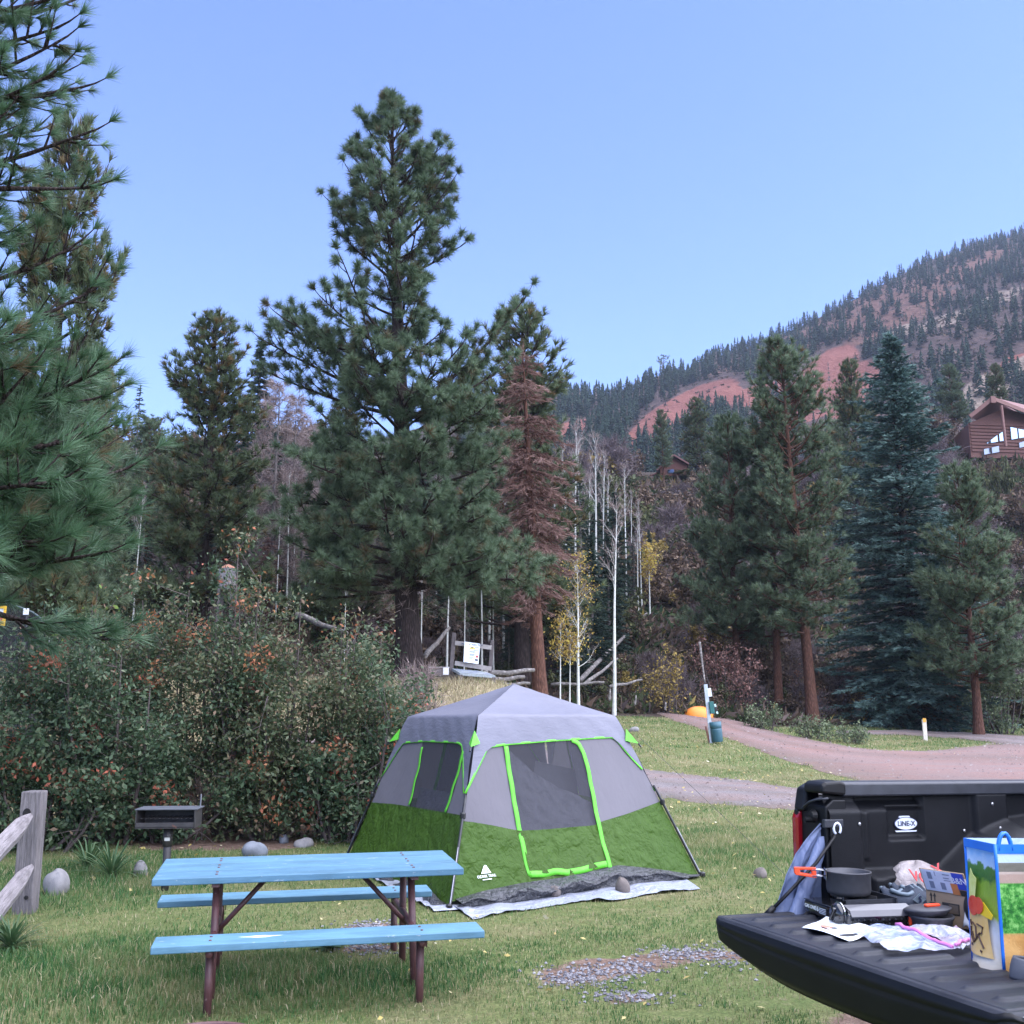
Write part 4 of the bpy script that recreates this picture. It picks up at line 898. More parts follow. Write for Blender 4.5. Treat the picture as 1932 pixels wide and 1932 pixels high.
def shrub(seed, H, Wd, Dp, n_leaf, lsz, nst=9, red=0.0, low=.0, tmean=.4, tsd=.22, redtop=0.0):
    r = np.random.default_rng(seed); g = Geo(); lf = Geo(); T = []
    for k in range(nst):
        ph = r.uniform(0, 6.28); rr = math.sqrt(r.uniform(.05, 1)); tip = np.array([math.cos(ph) * rr * Wd / 2, math.sin(ph) * rr * Dp / 2, H * (1 - .5 * rr ** 2.2) * r.uniform(.62, 1.08)])
        b0 = np.array([tip[0] * .22 + r.normal(0, .1), tip[1] * .22 + r.normal(0, .1), -.05]); s = np.linspace(0, 1, 6)[:, None]
        B = b0 + (tip - b0) * s + np.array([tip[0], tip[1], 0]) * .18 * np.sin(s * 3.1) + r.normal(0, .02, 3); g.tube(B, .018 + .006 * H, .006, 5)
        for q in range(int(7 + 3 * H)):
            f = r.uniform(.1 + low, 1); j = min(4, int(f * 5)); p0 = B[j] + (B[j + 1] - B[j]) * (f * 5 - j)
            d = unit(r.normal(0, 1, 3) * [Wd, Dp, 1.2] + np.array([tip[0] * .5, tip[1] * .5, .5 * H * (f - .2)])); L = r.uniform(.3, .75) * (.35 + .2 * H); tw = np.array([p0, p0 + d * L * .5 + [0, 0, .03], p0 + d * L + [0, 0, .1 * L]]); g.tube(tw, .008, .003, 3)
            for w in range(3): T.append(p0 + (tw[2] - p0) * r.uniform(.3, 1.05)); T.append(p0 + (tw[2] - p0) * r.uniform(.6, 1.1) + r.normal(0, .08, 3))
    T = np.array(T); T = T[T[:, 2] > .08]; pw_ = (.25 + .75 * np.clip(T[:, 2] / (.55 * H), 0, 1)) * r.uniform(.15, 1, len(T)) ** 1.5; k = r.choice(len(T), n_leaf, p=pw_ / pw_.sum())
    ctr = T[k] + r.normal(0, .062 + .012 * H, (n_leaf, 3)); ctr[:, 2] = np.maximum(ctr[:, 2], .04)
    br = r.normal(0, 1, len(T))[k]; ti = np.clip(tmean + .14 * br + r.normal(0, tsd, n_leaf), 0, .8)
    hot = T[r.integers(0, len(T), 7)]; hd = np.min(np.linalg.norm(ctr[:, None] - hot[None], axis=2), axis=1)
    ti = np.where((hd < .22) & (r.uniform(0, 1, n_leaf) < red), r.uniform(.86, 1, n_leaf), ti)
    ti = np.where((ctr[:, 2] > .86 * H) & (r.uniform(0, 1, n_leaf) < redtop), r.uniform(.8, 1, n_leaf), ti)
    V, t4 = leaf_np(ctr, r, lsz, .5, .4, tint=ti); lf.quads(V, t4); return g, lf
HG = 'large shrubs along the left side of the lawn'
sh = [(20, 13.6, 1195, 2.0, 1.9, 9000, M_hedge, 'grey-green shrub at the left edge of the frame below the yellow sign', .5, 0),
      (150, 14.6, 1085, 1.6, 1.6, 7000, M_hedge, 'tall dark shrub with a domed top behind the small red sprig', .3, .03),
      (240, 13.8, 1150, 1.9, 1.8, 9500, M_hedge, 'wide dark shrub behind the charcoal grill with a branching black stem', .5, .05),
      (335, 14.8, 1068, 1.8, 1.6, 8500, M_hedge2, 'tallest shrub, its top tinged orange and red', .9, .42),
      (432, 14.7, 1085, 1.4, 1.4, 7000, M_hedge, 'upright glossy shrub in front of the round wooden tank', .5, .06),
      (510, 14.5, 1135, 2.0, 1.5, 9000, M_hedge2, 'brownish shrub left of the two white aspen stems', .8, .15),
      (610, 14.5, 1190, 1.9, 1.5, 8500, M_hedge2, 'loose olive shrub in the middle of the row with yellowing leaves', .6, .08),
      (712, 14.4, 1190, 1.4, 1.4, 6500, M_hedge, 'open-branched shrub closest to the tent', .6, .1),
      (110, 13.0, 1380, 1.7, 1.0, 5500, M_hedge, 'low leafy shrub behind the fence post', .2, 0),
      (330, 13.9, 1390, 1.8, 1.0, 6500, M_hedge, 'low dark leafy shrub directly behind the charcoal grill', .3, 0),
      (520, 14.3, 1400, 1.6, 1.0, 5000, M_hedge2, 'low yellow-green shrub above the bare red soil', .3, 0),
      (650, 14.0, 1390, 1.4, .9, 4500, M_hedge, 'low shrub beside the left tent pole', .3, 0)]
for q, (u, D, v, wd, dp, nl, m_, lab, red, rt) in enumerate(sh):
    b0 = spot(u, D, 0.0); H = height(u, v, D, b0) * 1.1; g, lf = shrub(200 + q, H, wd, dp, int(nl * 1.45), .064 if H > 1.6 else .07, 10 if H > 1.6 else 8, red, 0.05 if H > 1.6 else 0, .38 if m_ is M_hedge else .45, .2, rt)
    plant('shrub', [g, lf], [M_stem, m_], ['stems', 'leaves'], b0, lab, 'shrub', HG)
for q, (u, v, h_) in enumerate([(430, 1572, .75), (500, 1560, .8), (570, 1552, .7), (625, 1560, .6), (380, 1585, .6), (470, 1540, 1.0), (540, 1535, .9)]):
    b0 = gp(u, v); g, c, _ = bare(260 + q, h_, .012, 34, .02, h_ * .9, 38, 5, 4, .22, curve=.1, tw=.0035)
    plant('twiggy_brush', [g, c], [M_stem, M_deadtwig], ['stems', 'twigs'], b0, ('brown twigs right of the grill post', 'brown twigs on the bare soil left of the stones', 'brown twigs above the small blue-grey stone', 'brown twigs on the soil nearest the tent', 'thin brown twigs just behind the grill box', 'taller brown twigs at the back of the bare soil', 'tall brown twigs above the tan slab of stone')[q], 'shrub', 'bare twigs at the foot of the shrubs')
# bare twiggy bush at the bank beside the tent
b0 = spot(790, 20.0, 0); g, c, _ = bare(230, 1.5, .03, 60, .02, 1.0, 55, 6, 5, .3, curve=.1, tw=.005)
plant('twiggy_bush', [g, c], [M_stem, M_dead_grey], ['stems', 'twigs'], b0, 'grey leafless bush on the dry bank above the left tent corner', 'shrub')
b0 = spot(740, 19.0, 0); g, c, _ = bare(231, .9, .03, 50, .02, .9, 45, 6, 5, .3, curve=.1, tw=.005)
plant('twiggy_bush', [g, c], [M_stem, M_dead_grey], ['stems', 'twigs'], b0, 'lower leafless bush between the shrubs and the tent', 'shrub')
# broad green leaves by the tent's left edge
def rosette(seed, n, L, m_, b0, lab, w=.16, name='leafy_plant', gr=None):
    r = np.random.default_rng(seed); g = Geo()
    for k in range(n):
        ph = r.uniform(0, 6.28); e = r.uniform(.35, 1.3); h = np.array([math.cos(ph), math.sin(ph), 0]); sd = np.array([-h[1], h[0], 0]); l = L * r.uniform(.6, 1.1); s = np.linspace(0, 1, 6)
        C = h * (l * s * math.cos(e))[:, None] + np.array([0, 0, 1]) * (l * (s * math.sin(e) - .35 * s ** 2))[:, None]; wv = (w * l * np.sin(np.pi * (.08 + .92 * s)) ** .8)[:, None] * sd
        V = np.stack([C - wv, C + wv], 1)
        for q in range(5): g.quads(np.array([V[q, 0], V[q, 1], V[q + 1, 1], V[q + 1, 0]]), np.full(4, r.uniform(.2, .7)))
    return plant(name, [g], [m_], ['leaves'], b0, lab, 'plant', gr)
M_broad = leafmat('broad_leaves', [(0, (.04, .09, .04)), (.6, (.08, .16, .07)), (1, (.15, .22, .12))], .3, .4, .4)
M_long = leafmat('long_grass', [(0, (.03, .075, .03)), (.6, (.065, .125, .05)), (1, (.2, .2, .12))], .3, .5, .3)
b0 = gp(640, 1520); rosette(240, 26, .55, M_broad, b0, 'broad-leaved green plant at the foot of the shrubs beside the tent', .2)
b0 = gp(210, 1655); rosette(241, 90, .62, M_long, b0, 'arching clump of long grass beside the large pale stone', .018, 'grass_clump', 'clumps of long grass by the fence')
b0 = gp(120, 1600); rosette(242, 110, .85, M_long, b0, 'tall clump of long grass right behind the fence post', .015, 'grass_clump', 'clumps of long grass by the fence')
b0 = gp(20, 1790); rosette(243, 120, .4, M_long, b0, 'low clump of long grass in front of the fence rails', .02, 'grass_clump', 'clumps of long grass by the fence')
b0 = gp(165, 1640); rosette(244, 90, .6, M_long, b0, 'clump of long grass between the fence post and the grill', .015, 'grass_clump', 'clumps of long grass by the fence')
b0 = gp(655, 1500); rosette(245, 80, .6, M_long, b0, 'clump of long grass by the left tent pole', .018, 'grass_clump', 'clumps of long grass by the fence')
b0 = gp(620, 1790); rosette(246, 30, .16, M_broad, b0, 'small leafy weed under the near bench of the picnic table', .25, 'leafy_plant')

# brush on the wooded slope
def brushm(name, s): return leafmat(name, s, .2, .7, .15)
BR = [(brushm('brown_brush', [(0, (.05, .035, .03)), (.5, (.11, .075, .055)), (1, (.2, .14, .09))]), 'brown-leaved brush on the shaded slope', 'brown_brush'),
      (brushm('olive_brush', [(0, (.035, .045, .025)), (.5, (.075, .085, .04)), (1, (.15, .15, .06))]), 'olive-green brush on the shaded slope', 'olive_brush'),
      (brushm('mauve_brush', [(0, (.05, .04, .045)), (.5, (.105, .08, .085)), (1, (.19, .15, .15))]), 'bare mauve-grey brush on the shaded slope', 'mauve_brush'),
      (brushm('yellow_brush', [(0, (.1, .08, .03)), (.5, (.22, .16, .05)), (1, (.4, .3, .09))]), 'yellowing brush on the shaded slope', 'yellow_brush')]
bp = []
for q, (m_, lab, nm) in enumerate(BR):
    vs = []
    for w in range(2):
        g, lf = shrub(300 + q * 7 + w, 1.5, 2.6, 2.4, 1500 if q != 2 else 650, .17 if q != 2 else .12, 9, 0, 0, .45, .25)
        if q == 2:
            _, tw, _ = bare(340 + w, 1.4, .03, 34, .02, 1.1, 45, 6, 6, .45, curve=.1, tw=.011); lf.V += tw.V; lf.T += [t_ + lf.n for t_ in tw.T]; lf.t += tw.t; lf.n += tw.n
        vs.append((g.mesh('stems', M_stem), lf.mesh('leaves', m_)))
    bp.append(vs)
rb = np.random.default_rng(77)
def put_brush(x, y, k, s, hs=1.0):
    st_, lf_ = bp[k][int(rb.integers(0, 2))]
    t_ = thing(BR[k][2], BR[k][1], 'shrub', loc=(x, y, tz(x, y) - .08), rz=rb.uniform(0, 6.28), group='brush on the slope: ' + BR[k][2].replace('_', ' '))
    t_.scale = (s, s, s * hs); link('stems', st_, t_); link('leaves', lf_, t_)
cnt = 0
for row, (d0, d1, n, s0) in enumerate([(0.5, 7, 110, .9), (7, 18, 110, 1.25), (18, 34, 110, 1.8), (34, 64, 130, 2.5)]):
    for _ in range(n):
        u = rb.uniform(1000, 1990) if rb.uniform() < .6 else rb.uniform(-100, 1000)
        az = (u - 966) / F / 0.95; dd = rb.uniform(d0, d1)
        y0 = 34 + 9 * sst(-0.25, -0.02, az) + 2.0 * sst(0.05, 0.2, az) + 11 * sst(0.2, 0.42, az); y = float(y0 + dd); x = az * y
        lft = u < 1000
        if (1215 < u < 1320 and dd > 36) or (u > 1780 and dd > 36): continue
        k = int(rb.choice([0, 1, 2, 3], p=[.3, .42, .2, .08] if u < 1330 else [.34, .2, .4, .06]))
        if lft: k = int(rb.choice([0, 1, 2], p=[.5, .3, .2]))
        put_brush(x, y, k, s0 * rb.uniform(.6, 1.15))
for _ in range(60):
    u = rb.uniform(1380, 1990); y = rb.uniform(50.5, 58); x = (u - 966) / F / .95 * y; put_brush(x, y, int(rb.choice([0, 1, 2], p=[.5, .2, .3])), rb.uniform(.8, 1.5), 1.2)
# low undergrowth covering the slope between them
ru = np.random.default_rng(55); n = 15000; u_ = ru.uniform(-200, 2050, n); az = (u_ - 966) / F / .95; dd = 62 * ru.uniform(0, 1, n) ** 1.25 - 1.5; y0_ = 34 + 9 * sst(-0.25, -0.02, az) + 2.0 * sst(0.05, 0.2, az) + 11 * sst(0.2, 0.42, az)
y = y0_ + dd; x = az * y; P0 = np.stack([x, y, terrain(x, y) - .03], 1); V = []; tt = []; bt = np.clip(.45 + .3 * wob(x, y, 3.5, 2) + ru.normal(0, .2, n), 0, 1)
for _ in range(12):
    d = unit(ru.normal(0, 1, (n, 3)) * [1, 1, .6] + [0, 0, .5]); s = (ru.uniform(.2, .75, n) * (.7 + y / 90))[:, None]; e = unit(np.cross(d, ru.normal(0, 1, (n, 3)))); q0 = P0 + ru.normal(0, .22, (n, 3)) * [1, 1, .3]
    V.append(np.stack([q0 + d * s * .25 - e * s * .17, q0 + d * s * .25 + e * s * .17, q0 + d * s], 1)); tt.append(np.repeat(np.clip(bt + ru.normal(0, .1, n), 0, 1)[:, None], 3, 1))
V = np.stack(V, 1).reshape(-1, 3); tt = np.stack(tt, 1).reshape(-1)
M_under = leafmat('undergrowth_leaves', [(0, (.02, .04, .02)), (.3, (.05, .07, .03)), (.5, (.07, .052, .04)), (.7, (.11, .075, .055)), (.85, (.12, .095, .095)), (1, (.26, .2, .06))], .2, .8, .1)
tag(link('undergrowth', mesh_np('undergrowth', V, [np.arange(len(V)).reshape(-1, 3)], M_under, tt)), kind='stuff')
# shrubs one can tell apart at the foot of the slope
def solo(u, D, v, wd, m_, lab, seed, nl=1500, lsz=.12, dp=None):
    b0 = spot(u, D, -.05); H = height(u, v, D, b0); g, lf = shrub(seed, H, wd, dp or wd * .8, nl, lsz, 10, 0, 0, .5, .25); plant('shrub', [g, lf], [M_stem, m_], ['stems', 'leaves'], b0, lab, 'shrub')
M_rust = brushm('rust_leaves', [(0, (.08, .04, .03)), (.5, (.17, .085, .06)), (1, (.32, .16, .09))])
M_pinkl = brushm('dusky_red_leaves', [(0, (.1, .05, .045)), (.5, (.19, .1, .085)), (1, (.32, .2, .17))])
M_gold = brushm('gold_leaves', [(0, (.12, .08, .03)), (.5, (.3, .2, .06)), (1, (.5, .38, .12))])
M_sage = brushm('sage_leaves', [(0, (.06, .085, .05)), (.5, (.12, .155, .085)), (1, (.22, .25, .14))])
solo(1258, 43, 1215, 1.9, BR[3][0], 'tan and gold leafy shrub left of the waste station pole', 401, 1200, .13)
solo(1372, 47, 1190, 2.6, M_pinkl, 'dusky red shrub behind the waste station', 402, 2600, .13)
solo(1620, 50, 1300, .9, M_gold, 'small yellow shrub at the foot of the spruce', 403, 420, .12)
solo(1665, 50.5, 1250, 1.1, M_gold, 'taller yellow sapling right of the small yellow shrub', 404, 520, .12)
solo(1762, 50, 1225, 3.0, M_rust, 'rust-brown shrub between the spruce foot and the pale green bush', 405, 3200, .14)
solo(1885, 46, 1240, 3.2, M_sage, 'large pale green bush at the right edge of the frame', 406, 4200, .14)
solo(1520, 50, 1250, 1.2, M_rust, 'small rust-leaved shrub near the red pine trunk', 407, 700, .12)
solo(1440, 41, 1325, 1.5, M_sage, 'grey-green weeds at the lawn edge right of the waste station', 408, 900, .11)
solo(1530, 38, 1350, 1.9, M_sage, 'grey-green weeds at the edge of the green verge', 409, 1100, .1)
solo(1595, 36.5, 1368, 1.6, M_sage, 'low grey-green weeds above the bare sand patch', 410, 900, .1)
solo(180, 15.5, 1125, .8, leafmat('lime_leaves', [(0, (.1, .16, .03)), (1, (.22, .32, .06))], .3), 'small lime-green bush behind the dark domed shrub', 411, 700, .09)
for q, (u, D, v, w) in enumerate([(1318, 108, 892, 5), (1350, 100, 880, 5), (1236, 104, 908, 4), (1290, 95, 922, 5), (1580, 95, 850, 6), (1850, 98, 872, 4), (1905, 92, 868, 4), (1820, 95, 885, 4)]):
    b0 = spot(u, D, -.1); H = max(1.2, height(u, v, D, b0)); st_, lf_ = bp[(1, 0, 1, 2, 2, 1, 1, 2)[q]][q % 2]
    t_ = thing('oak_brush', ('olive oak brush below the small red cabin', 'brown oak brush at the corner of the small red cabin', 'olive oak brush left of the small red cabin', 'grey oak brush below the cabin slope', 'mauve oak brush on the upper bank left of the spruce', 'olive oak brush under the log house windows', 'olive oak brush at the right end of the log house', 'grey oak brush between spruce and log house')[q], 'shrub', loc=b0, rz=q * 1.3)
    t_.scale = (w / 2.6, w / 2.6, H / 1.5); link('stems', st_, t_); link('leaves', lf_, t_)

# fallen logs
M_log = bark('weathered_log', (.16, .145, .135), (.36, .33, .31), 3, (2, 2, 2), .02)
def log(u0, v0, D0, u1, v1, D1, r_, lab):
    p, q_ = at(u0, v0, D0), at(u1, v1, D1); s = np.linspace(0, 1, 7)[:, None]; c0 = (p + q_) / 2; P = p + (q_ - p) * s - c0; P[:, 2] += .03 * np.sin(np.linspace(0, 9, 7)); m_ = MB(); m_.tube(P, np.linspace(r_, r_ * .6, 7), 8)
    tag(m_.build('fallen_log', M_log, smooth=True, loc=tuple(c0)), lab, 'log', 'fallen logs at the foot of the wood')
log(905, 1272, 33, 1008, 1265, 34, .1, 'thick grey log lying from the sign panel to the red trunk, top of the pile')
log(912, 1284, 32.5, 990, 1278, 33, .09, 'second grey log lying beneath the top log by the sign panel')
log(925, 1291, 32, 1000, 1290, 32.4, .07, 'lowest thin log of the pile by the sign panel')
log(1095, 1283, 42, 1220, 1158, 58, .11, 'long pale log leaning up the slope behind the bare white aspen')
log(1102, 1292, 41, 1165, 1243, 46, .08, 'shorter pale log lying below the long leaning log')
log(1040, 1292, 40.5, 1140, 1288, 41, .07, 'grey log lying flat behind the yellow-leaved aspen')
log(1150, 1296, 42, 1212, 1283, 43, .07, 'pale log lying right of the bare white aspen foot')
log(800, 1240, 33, 848, 1185, 35, .09, 'grey broken log propped left of the sign frame')
log(560, 1160, 37, 655, 1196, 36, .12, 'pale fallen log above the middle shrubs')
log(1320, 1212, 46, 1330, 1290, 45, .06, 'slim broken white pole standing behind the waste station')
log(1198, 1330, 41.5, 1200, 1312, 41.5, .05, 'short weathered stump post left of the orange dome')
log(1255, 1340, 42, 1256, 1325, 42, .05, 'short stub post just left of the orange dome')
log(1150, 1322, 39.5, 1151, 1300, 39.5, .06, 'broken white aspen stub at the foot of the bare white aspen')
# dry grass on the bank
b = Geo(); rgx = np.random.default_rng(91); n = 26000; x = rgx.uniform(-9, 1.2, n); y = rgx.uniform(17, 33, n); az = x / y; k = (az < -.025 + .015 * rgx.normal(0, 1, n)) & ~in_road(x, y); x, y = x[k], y[k]; n = len(x)
a = rgx.uniform(0, 6.28, n); hgt = rgx.uniform(.08, .28, n) * (.5 + .5 * np.clip(.6 + wob(x, y, 1.2, 3), 0, 1.4)); base = np.stack([x, y, terrain(x, y)], 1); w = np.stack([np.cos(a), np.sin(a), 0 * a], 1) * .009
tip = base + np.stack([rgx.normal(0, .12, n), rgx.normal(0, .12, n), hgt], 1); b.tris(np.stack([base - w, base + w, tip], 1).reshape(-1, 3), np.repeat(np.clip(.6 + .25 * wob(x, y, 2, 7) + rgx.normal(0, .15, n), 0, 1), 3))
M_dry = leafmat('dry_grass', [(0, (.1, .09, .05)), (.4, (.2, .165, .1)), (1, (.46, .38, .26))], .3, .7, .1)
tag(link('dry_grass', b.mesh('dry_grass', M_dry)), kind='stuff')
# ================================================================== the cabin tent
def fabric(name, c1, rough=.55, trans=.18, wr=.5, sc=7, stretch=(1, 1, 1), spec=.3):
    m, t, b = nmat(name); vec = coords(t, 'Object', stretch)
    def ridge(scale, dist, seed):
        o = N(t, 'ShaderNodeVectorMath', operation='ADD'); t.links.new(vec, o.inputs[0]); o.inputs[1].default_value = (seed, seed * 2.1, -seed)
        f = noise(t, o.outputs[0], scale, 2, .45, dist); a = N(t, 'ShaderNodeMath', operation='SUBTRACT'); t.links.new(f, a.inputs[0]); a.inputs[1].default_value = .5
        b_ = N(t, 'ShaderNodeMath', operation='ABSOLUTE'); t.links.new(a.outputs[0], b_.inputs[0]); return b_.outputs[0]
    def addm(x, y, k):
        m_ = N(t, 'ShaderNodeMath', operation='MULTIPLY_ADD'); t.links.new(y, m_.inputs[0]); m_.inputs[1].default_value = k; t.links.new(x, m_.inputs[2]); return m_.outputs[0]
    hgt = addm(addm(ridge(sc, .3, 1.0), ridge(sc * 1.9, .5, 4.0), .6), ridge(sc * 4.1, .8, 9.0), .3)
    n2 = noise(t, vec, 1.3, 3, .5)
    c = ramp(t, n2, [(.3, tuple(x * .92 for x in c1)), (.7, tuple(min(1, x * 1.06) for x in c1))]); t.links.new(c, b.inputs['Base Color'])
    b.inputs['Roughness'].default_value = rough; b.inputs['Specular IOR Level'].default_value = spec
    bp_ = N(t, 'ShaderNodeBump'); bp_.inputs['Strength'].default_value = wr; bp_.inputs['Distance'].default_value = .075; t.links.new(hgt, bp_.inputs['Height']); t.links.new(bp_.outputs[0], b.inputs['Normal'])
    tr = N(t, 'ShaderNodeBsdfTranslucent'); t.links.new(c, tr.inputs['Color']); mx = N(t, 'ShaderNodeMixShader'); mx.inputs[0].default_value = trans
    t.links.new(b.outputs[0], mx.inputs[1]); t.links.new(tr.outputs[0], mx.inputs[2]); t.links.new(mx.outputs[0], t.nodes['Material Output'].inputs['Surface']); return m
M_fly = fabric('grey_fly', (.155, .155, .195), .5, .12, .16, 4, (1, 1, 3), .35)
M_grey = fabric('pale_grey_fabric', (.17, .16, .18), .65, .25, .16, 4, (1, 1, .4), .2)
M_green = fabric('green_fabric', (.042, .09, .008), .55, .15, .9, 4, (1, 1, 1), .22)
M_lime = mat('lime_webbing', (.075, .40, .018), .55, (.11, .48, .025), scale=30, bmp=.3, bscale=90)
M_black_sheet = fabric('black_groundsheet', (.035, .036, .042), .35, .0, .9, 9, (1, 1, 1), .6)
M_tarp = fabric('silver_tarp', (.30, .32, .38), .35, .0, .8, 5, (1, 1, 1), .6)
M_pole = mat('black_pole', (.012, .012, .014), .35)
M_polegrey = mat('grey_pole_metal', (.25, .25, .27), .35, metal=.8)
M_white = mat('white_print', (.8, .82, .8), .6)
def mesh_mat(name, col, alpha):
    m, t, b = nmat(name); b.inputs['Base Color'].default_value = rgb(col); b.inputs['Roughness'].default_value = .8
    tp = N(t, 'ShaderNodeBsdfTransparent'); mx = N(t, 'ShaderNodeMixShader'); mx.inputs[0].default_value = alpha
    t.links.new(tp.outputs[0], mx.inputs[1]); t.links.new(b.outputs[0], mx.inputs[2]); t.links.new(mx.outputs[0], t.nodes['Material Output'].inputs['Surface']); return m
M_mesh = mesh_mat('window_netting', (.045, .045, .056), .45)
M_flapdark = fabric('charcoal_flap', (.085, .085, .105), .6, .25, .5, 5)

tF, tR, tL = gp(850, 1716), gp(1318, 1655), gp(655, 1624)
tB = tR + tL - tF; tB[2] = tz(tB[0], tB[1]); tC = (tR + tL) / 2
eF, eR, eL, eB = [q + k * (tC - q) for q, k in ((tF, .36), (tR, .425), (tL, .36), (tB, .38))]
for q, uv in ((eF, (899, 1350)), (eR, (1155, 1351)), (eL, (773, 1352))): q[2] = at(uv[0], uv[1], q[1])[2]
eB[2] = eF[2]; peak = tC.copy(); peak[2] = at(961, 1290, tC[1])[2]
TENT = thing('cabin_tent', 'grey and green cabin tent with lime trim pitched on the lawn', 'tent', loc=tuple(tC))
loc0 = lambda P: np.asarray(P) - tC
class Wall:
    def __init__(s, p, q, ep, eq):
        s.c = (p, q, ep, eq); n = np.cross(q - p, (ep - p)); s.n = n / np.linalg.norm(n)
        if s.n @ (p - tC) < 0: s.n = -s.n
    def P(s, a, t_, off=0.0):
        p, q, ep, eq = s.c; b = p + (q - p) * a; e = ep + (eq - ep) * a
        sag = -.05 * math.sin(math.pi * min(1, max(0, a))) * math.sin(math.pi * min(1, max(0, t_)))
        r_ = -.012 * max(0, (t_ - .9) / .1) ** 2  # the shoulder rolls inwards to the roof
        return b + (e - b) * t_ + s.n * (sag + off + r_)
    def inv(s, u, v, a=.5, t_=.5):
        for _ in range(25):
            f = proj(s.P(a, t_)) - [u, v]; h = 1e-4
            J = np.stack([(proj(s.P(a + h, t_)) - [u, v] - f) / h, (proj(s.P(a, t_ + h)) - [u, v] - f) / h], 1)
            d = np.linalg.solve(J, -f); a += np.clip(d[0], -.3, .3); t_ += np.clip(d[1], -.3, .3)
        return a, t_
z3 = lambda x, y: (638.9 + .36376 * x, 1245.8 + .36376 * y)
WF = Wall(tF, tR, eF, eR); WL = Wall(tL, tF, eL, eF); WR = Wall(tR, tB, eR, eB); WB = Wall(tB, tL, eB, eL)
def st_list(W_, pts): return np.array([W_.inv(*z3(*p)) for p in pts])
def fn_t(W_, pts, lo=None, hi=None):
    S = st_list(W_, pts); o = np.argsort(S[:, 0]); S = S[o]; return lambda a: float(np.interp(a, S[:, 0], S[:, 1]))
def fn_a(W_, pts):
    S = st_list(W_, pts); o = np.argsort(S[:, 1]); S = S[o]; return lambda t_: float(np.interp(t_, S[:, 1], S[:, 0]))
wn = np.random.default_rng(3)
def panel(W_, name, m_, lo, hi, a0, a1, nu=40, nv=26, off=0.0, crinkle=.0035):
    """a piece of the wall between two height curves and two side curves"""
    A0 = a0 if callable(a0) else (lambda t_: a0); A1 = a1 if callable(a1) else (lambda t_: a1)
    ph = wn.uniform(0, 6, 4)
    def f(i, j):
        t_ = .5
        for _ in range(4):
            aa, bb = A0(t_), A1(t_); a = aa + (bb - aa) * i; l, h_ = lo(a), hi(a); t_ = l + (h_ - l) * j
        w = crinkle * (1.2 * nz(a * 9 + ph[0], t_ * 5, ph[1]) + .9 * rdg(a * 20 + t_ * 6, t_ * 9 - a * 5, ph[2]))
        return loc0(W_.P(a, t_, off + w))
    b = MB(); b.grid(f, nu, nv); return b.build(name, m_, TENT, smooth=True)
def ribbon(W_, pts, w, m_, name, off=.012, parent=None, k=30, wav=.004):
    S = st_list(W_, pts) if not isinstance(pts, np.ndarray) else pts
    d = np.concatenate([[0], np.cumsum(np.linalg.norm(np.diff(S, axis=0) * [3, 1.7], axis=1))]); s = np.linspace(0, d[-1], k)
    C = np.array([W_.P(np.interp(q, d, S[:, 0]), np.interp(q, d, S[:, 1]), off + wav * math.sin(q * 21)) for q in s]); T = unit(np.gradient(C, axis=0)); sd = unit(np.cross(T, W_.n))
    b = MB(); ww = np.broadcast_to(np.asarray(w, float), (k,))
    b.grid(lambda i, j: loc0(C[int(round(i * (k - 1)))] + sd[int(round(i * (k - 1)))] * ww[int(round(i * (k - 1)))] * (j - .5)), k - 1, 1)
    return b.build(name, m_, parent or TENT, smooth=True, solid=.002)
one = lambda a: 1.0; zero = lambda a: 0.0
# --- front wall
hemF = fn_t(WF, [(600, 1250), (700, 1220), (760, 1205), (950, 1165), (1150, 1138), (1330, 1100), (1450, 1072), (1600, 1085), (1720, 1100), (1840, 1122)])
seamF = fn_t(WF, [(640, 835), (700, 840), (800, 857), (940, 885), (1100, 875), (1325, 856), (1365, 836), (1500, 795), (1660, 735)])
pipF = fn_t(WF, [(655, 690), (705, 585), (770, 455), (860, 437), (1100, 417), (1300, 405), (1420, 400), (1470, 452), (1520, 510), (1572, 566)])
dL = fn_a(WF, [(868, 440), (882, 570), (928, 850), (945, 920), (965, 1010), (990, 1110)])
dR = fn_a(WF, [(1218, 412), (1265, 470), (1300, 600), (1325, 740), (1350, 870), (1378, 980), (1405, 1085)])
botD = fn_t(WF, [(985, 1108), (1100, 1104), (1200, 1100), (1300, 1082), (1400, 1065)])
eps = .012
panel(WF, 'lower_panel', M_green, hemF, seamF, -.0, dL, 44, 36, crinkle=.009)
panel(WF, 'lower_panel', M_green, hemF, seamF, dR, 1.0, 44, 36, crinkle=.009)
panel(WF, 'lower_panel', M_green, hemF, botD, dL, dR, 16, 4)
panel(WF, 'upper_panel', M_grey, seamF, pipF, 0.0, dL, 16, 14)
panel(WF, 'upper_panel', M_grey, seamF, pipF, dR, 1.0, 16, 14)
panel(WF, 'door_panel', M_green, botD, seamF, dL, dR, 50, 34, crinkle=.011)
panel(WF, 'door_netting', M_mesh, seamF, pipF, dL, dR, 16, 14)
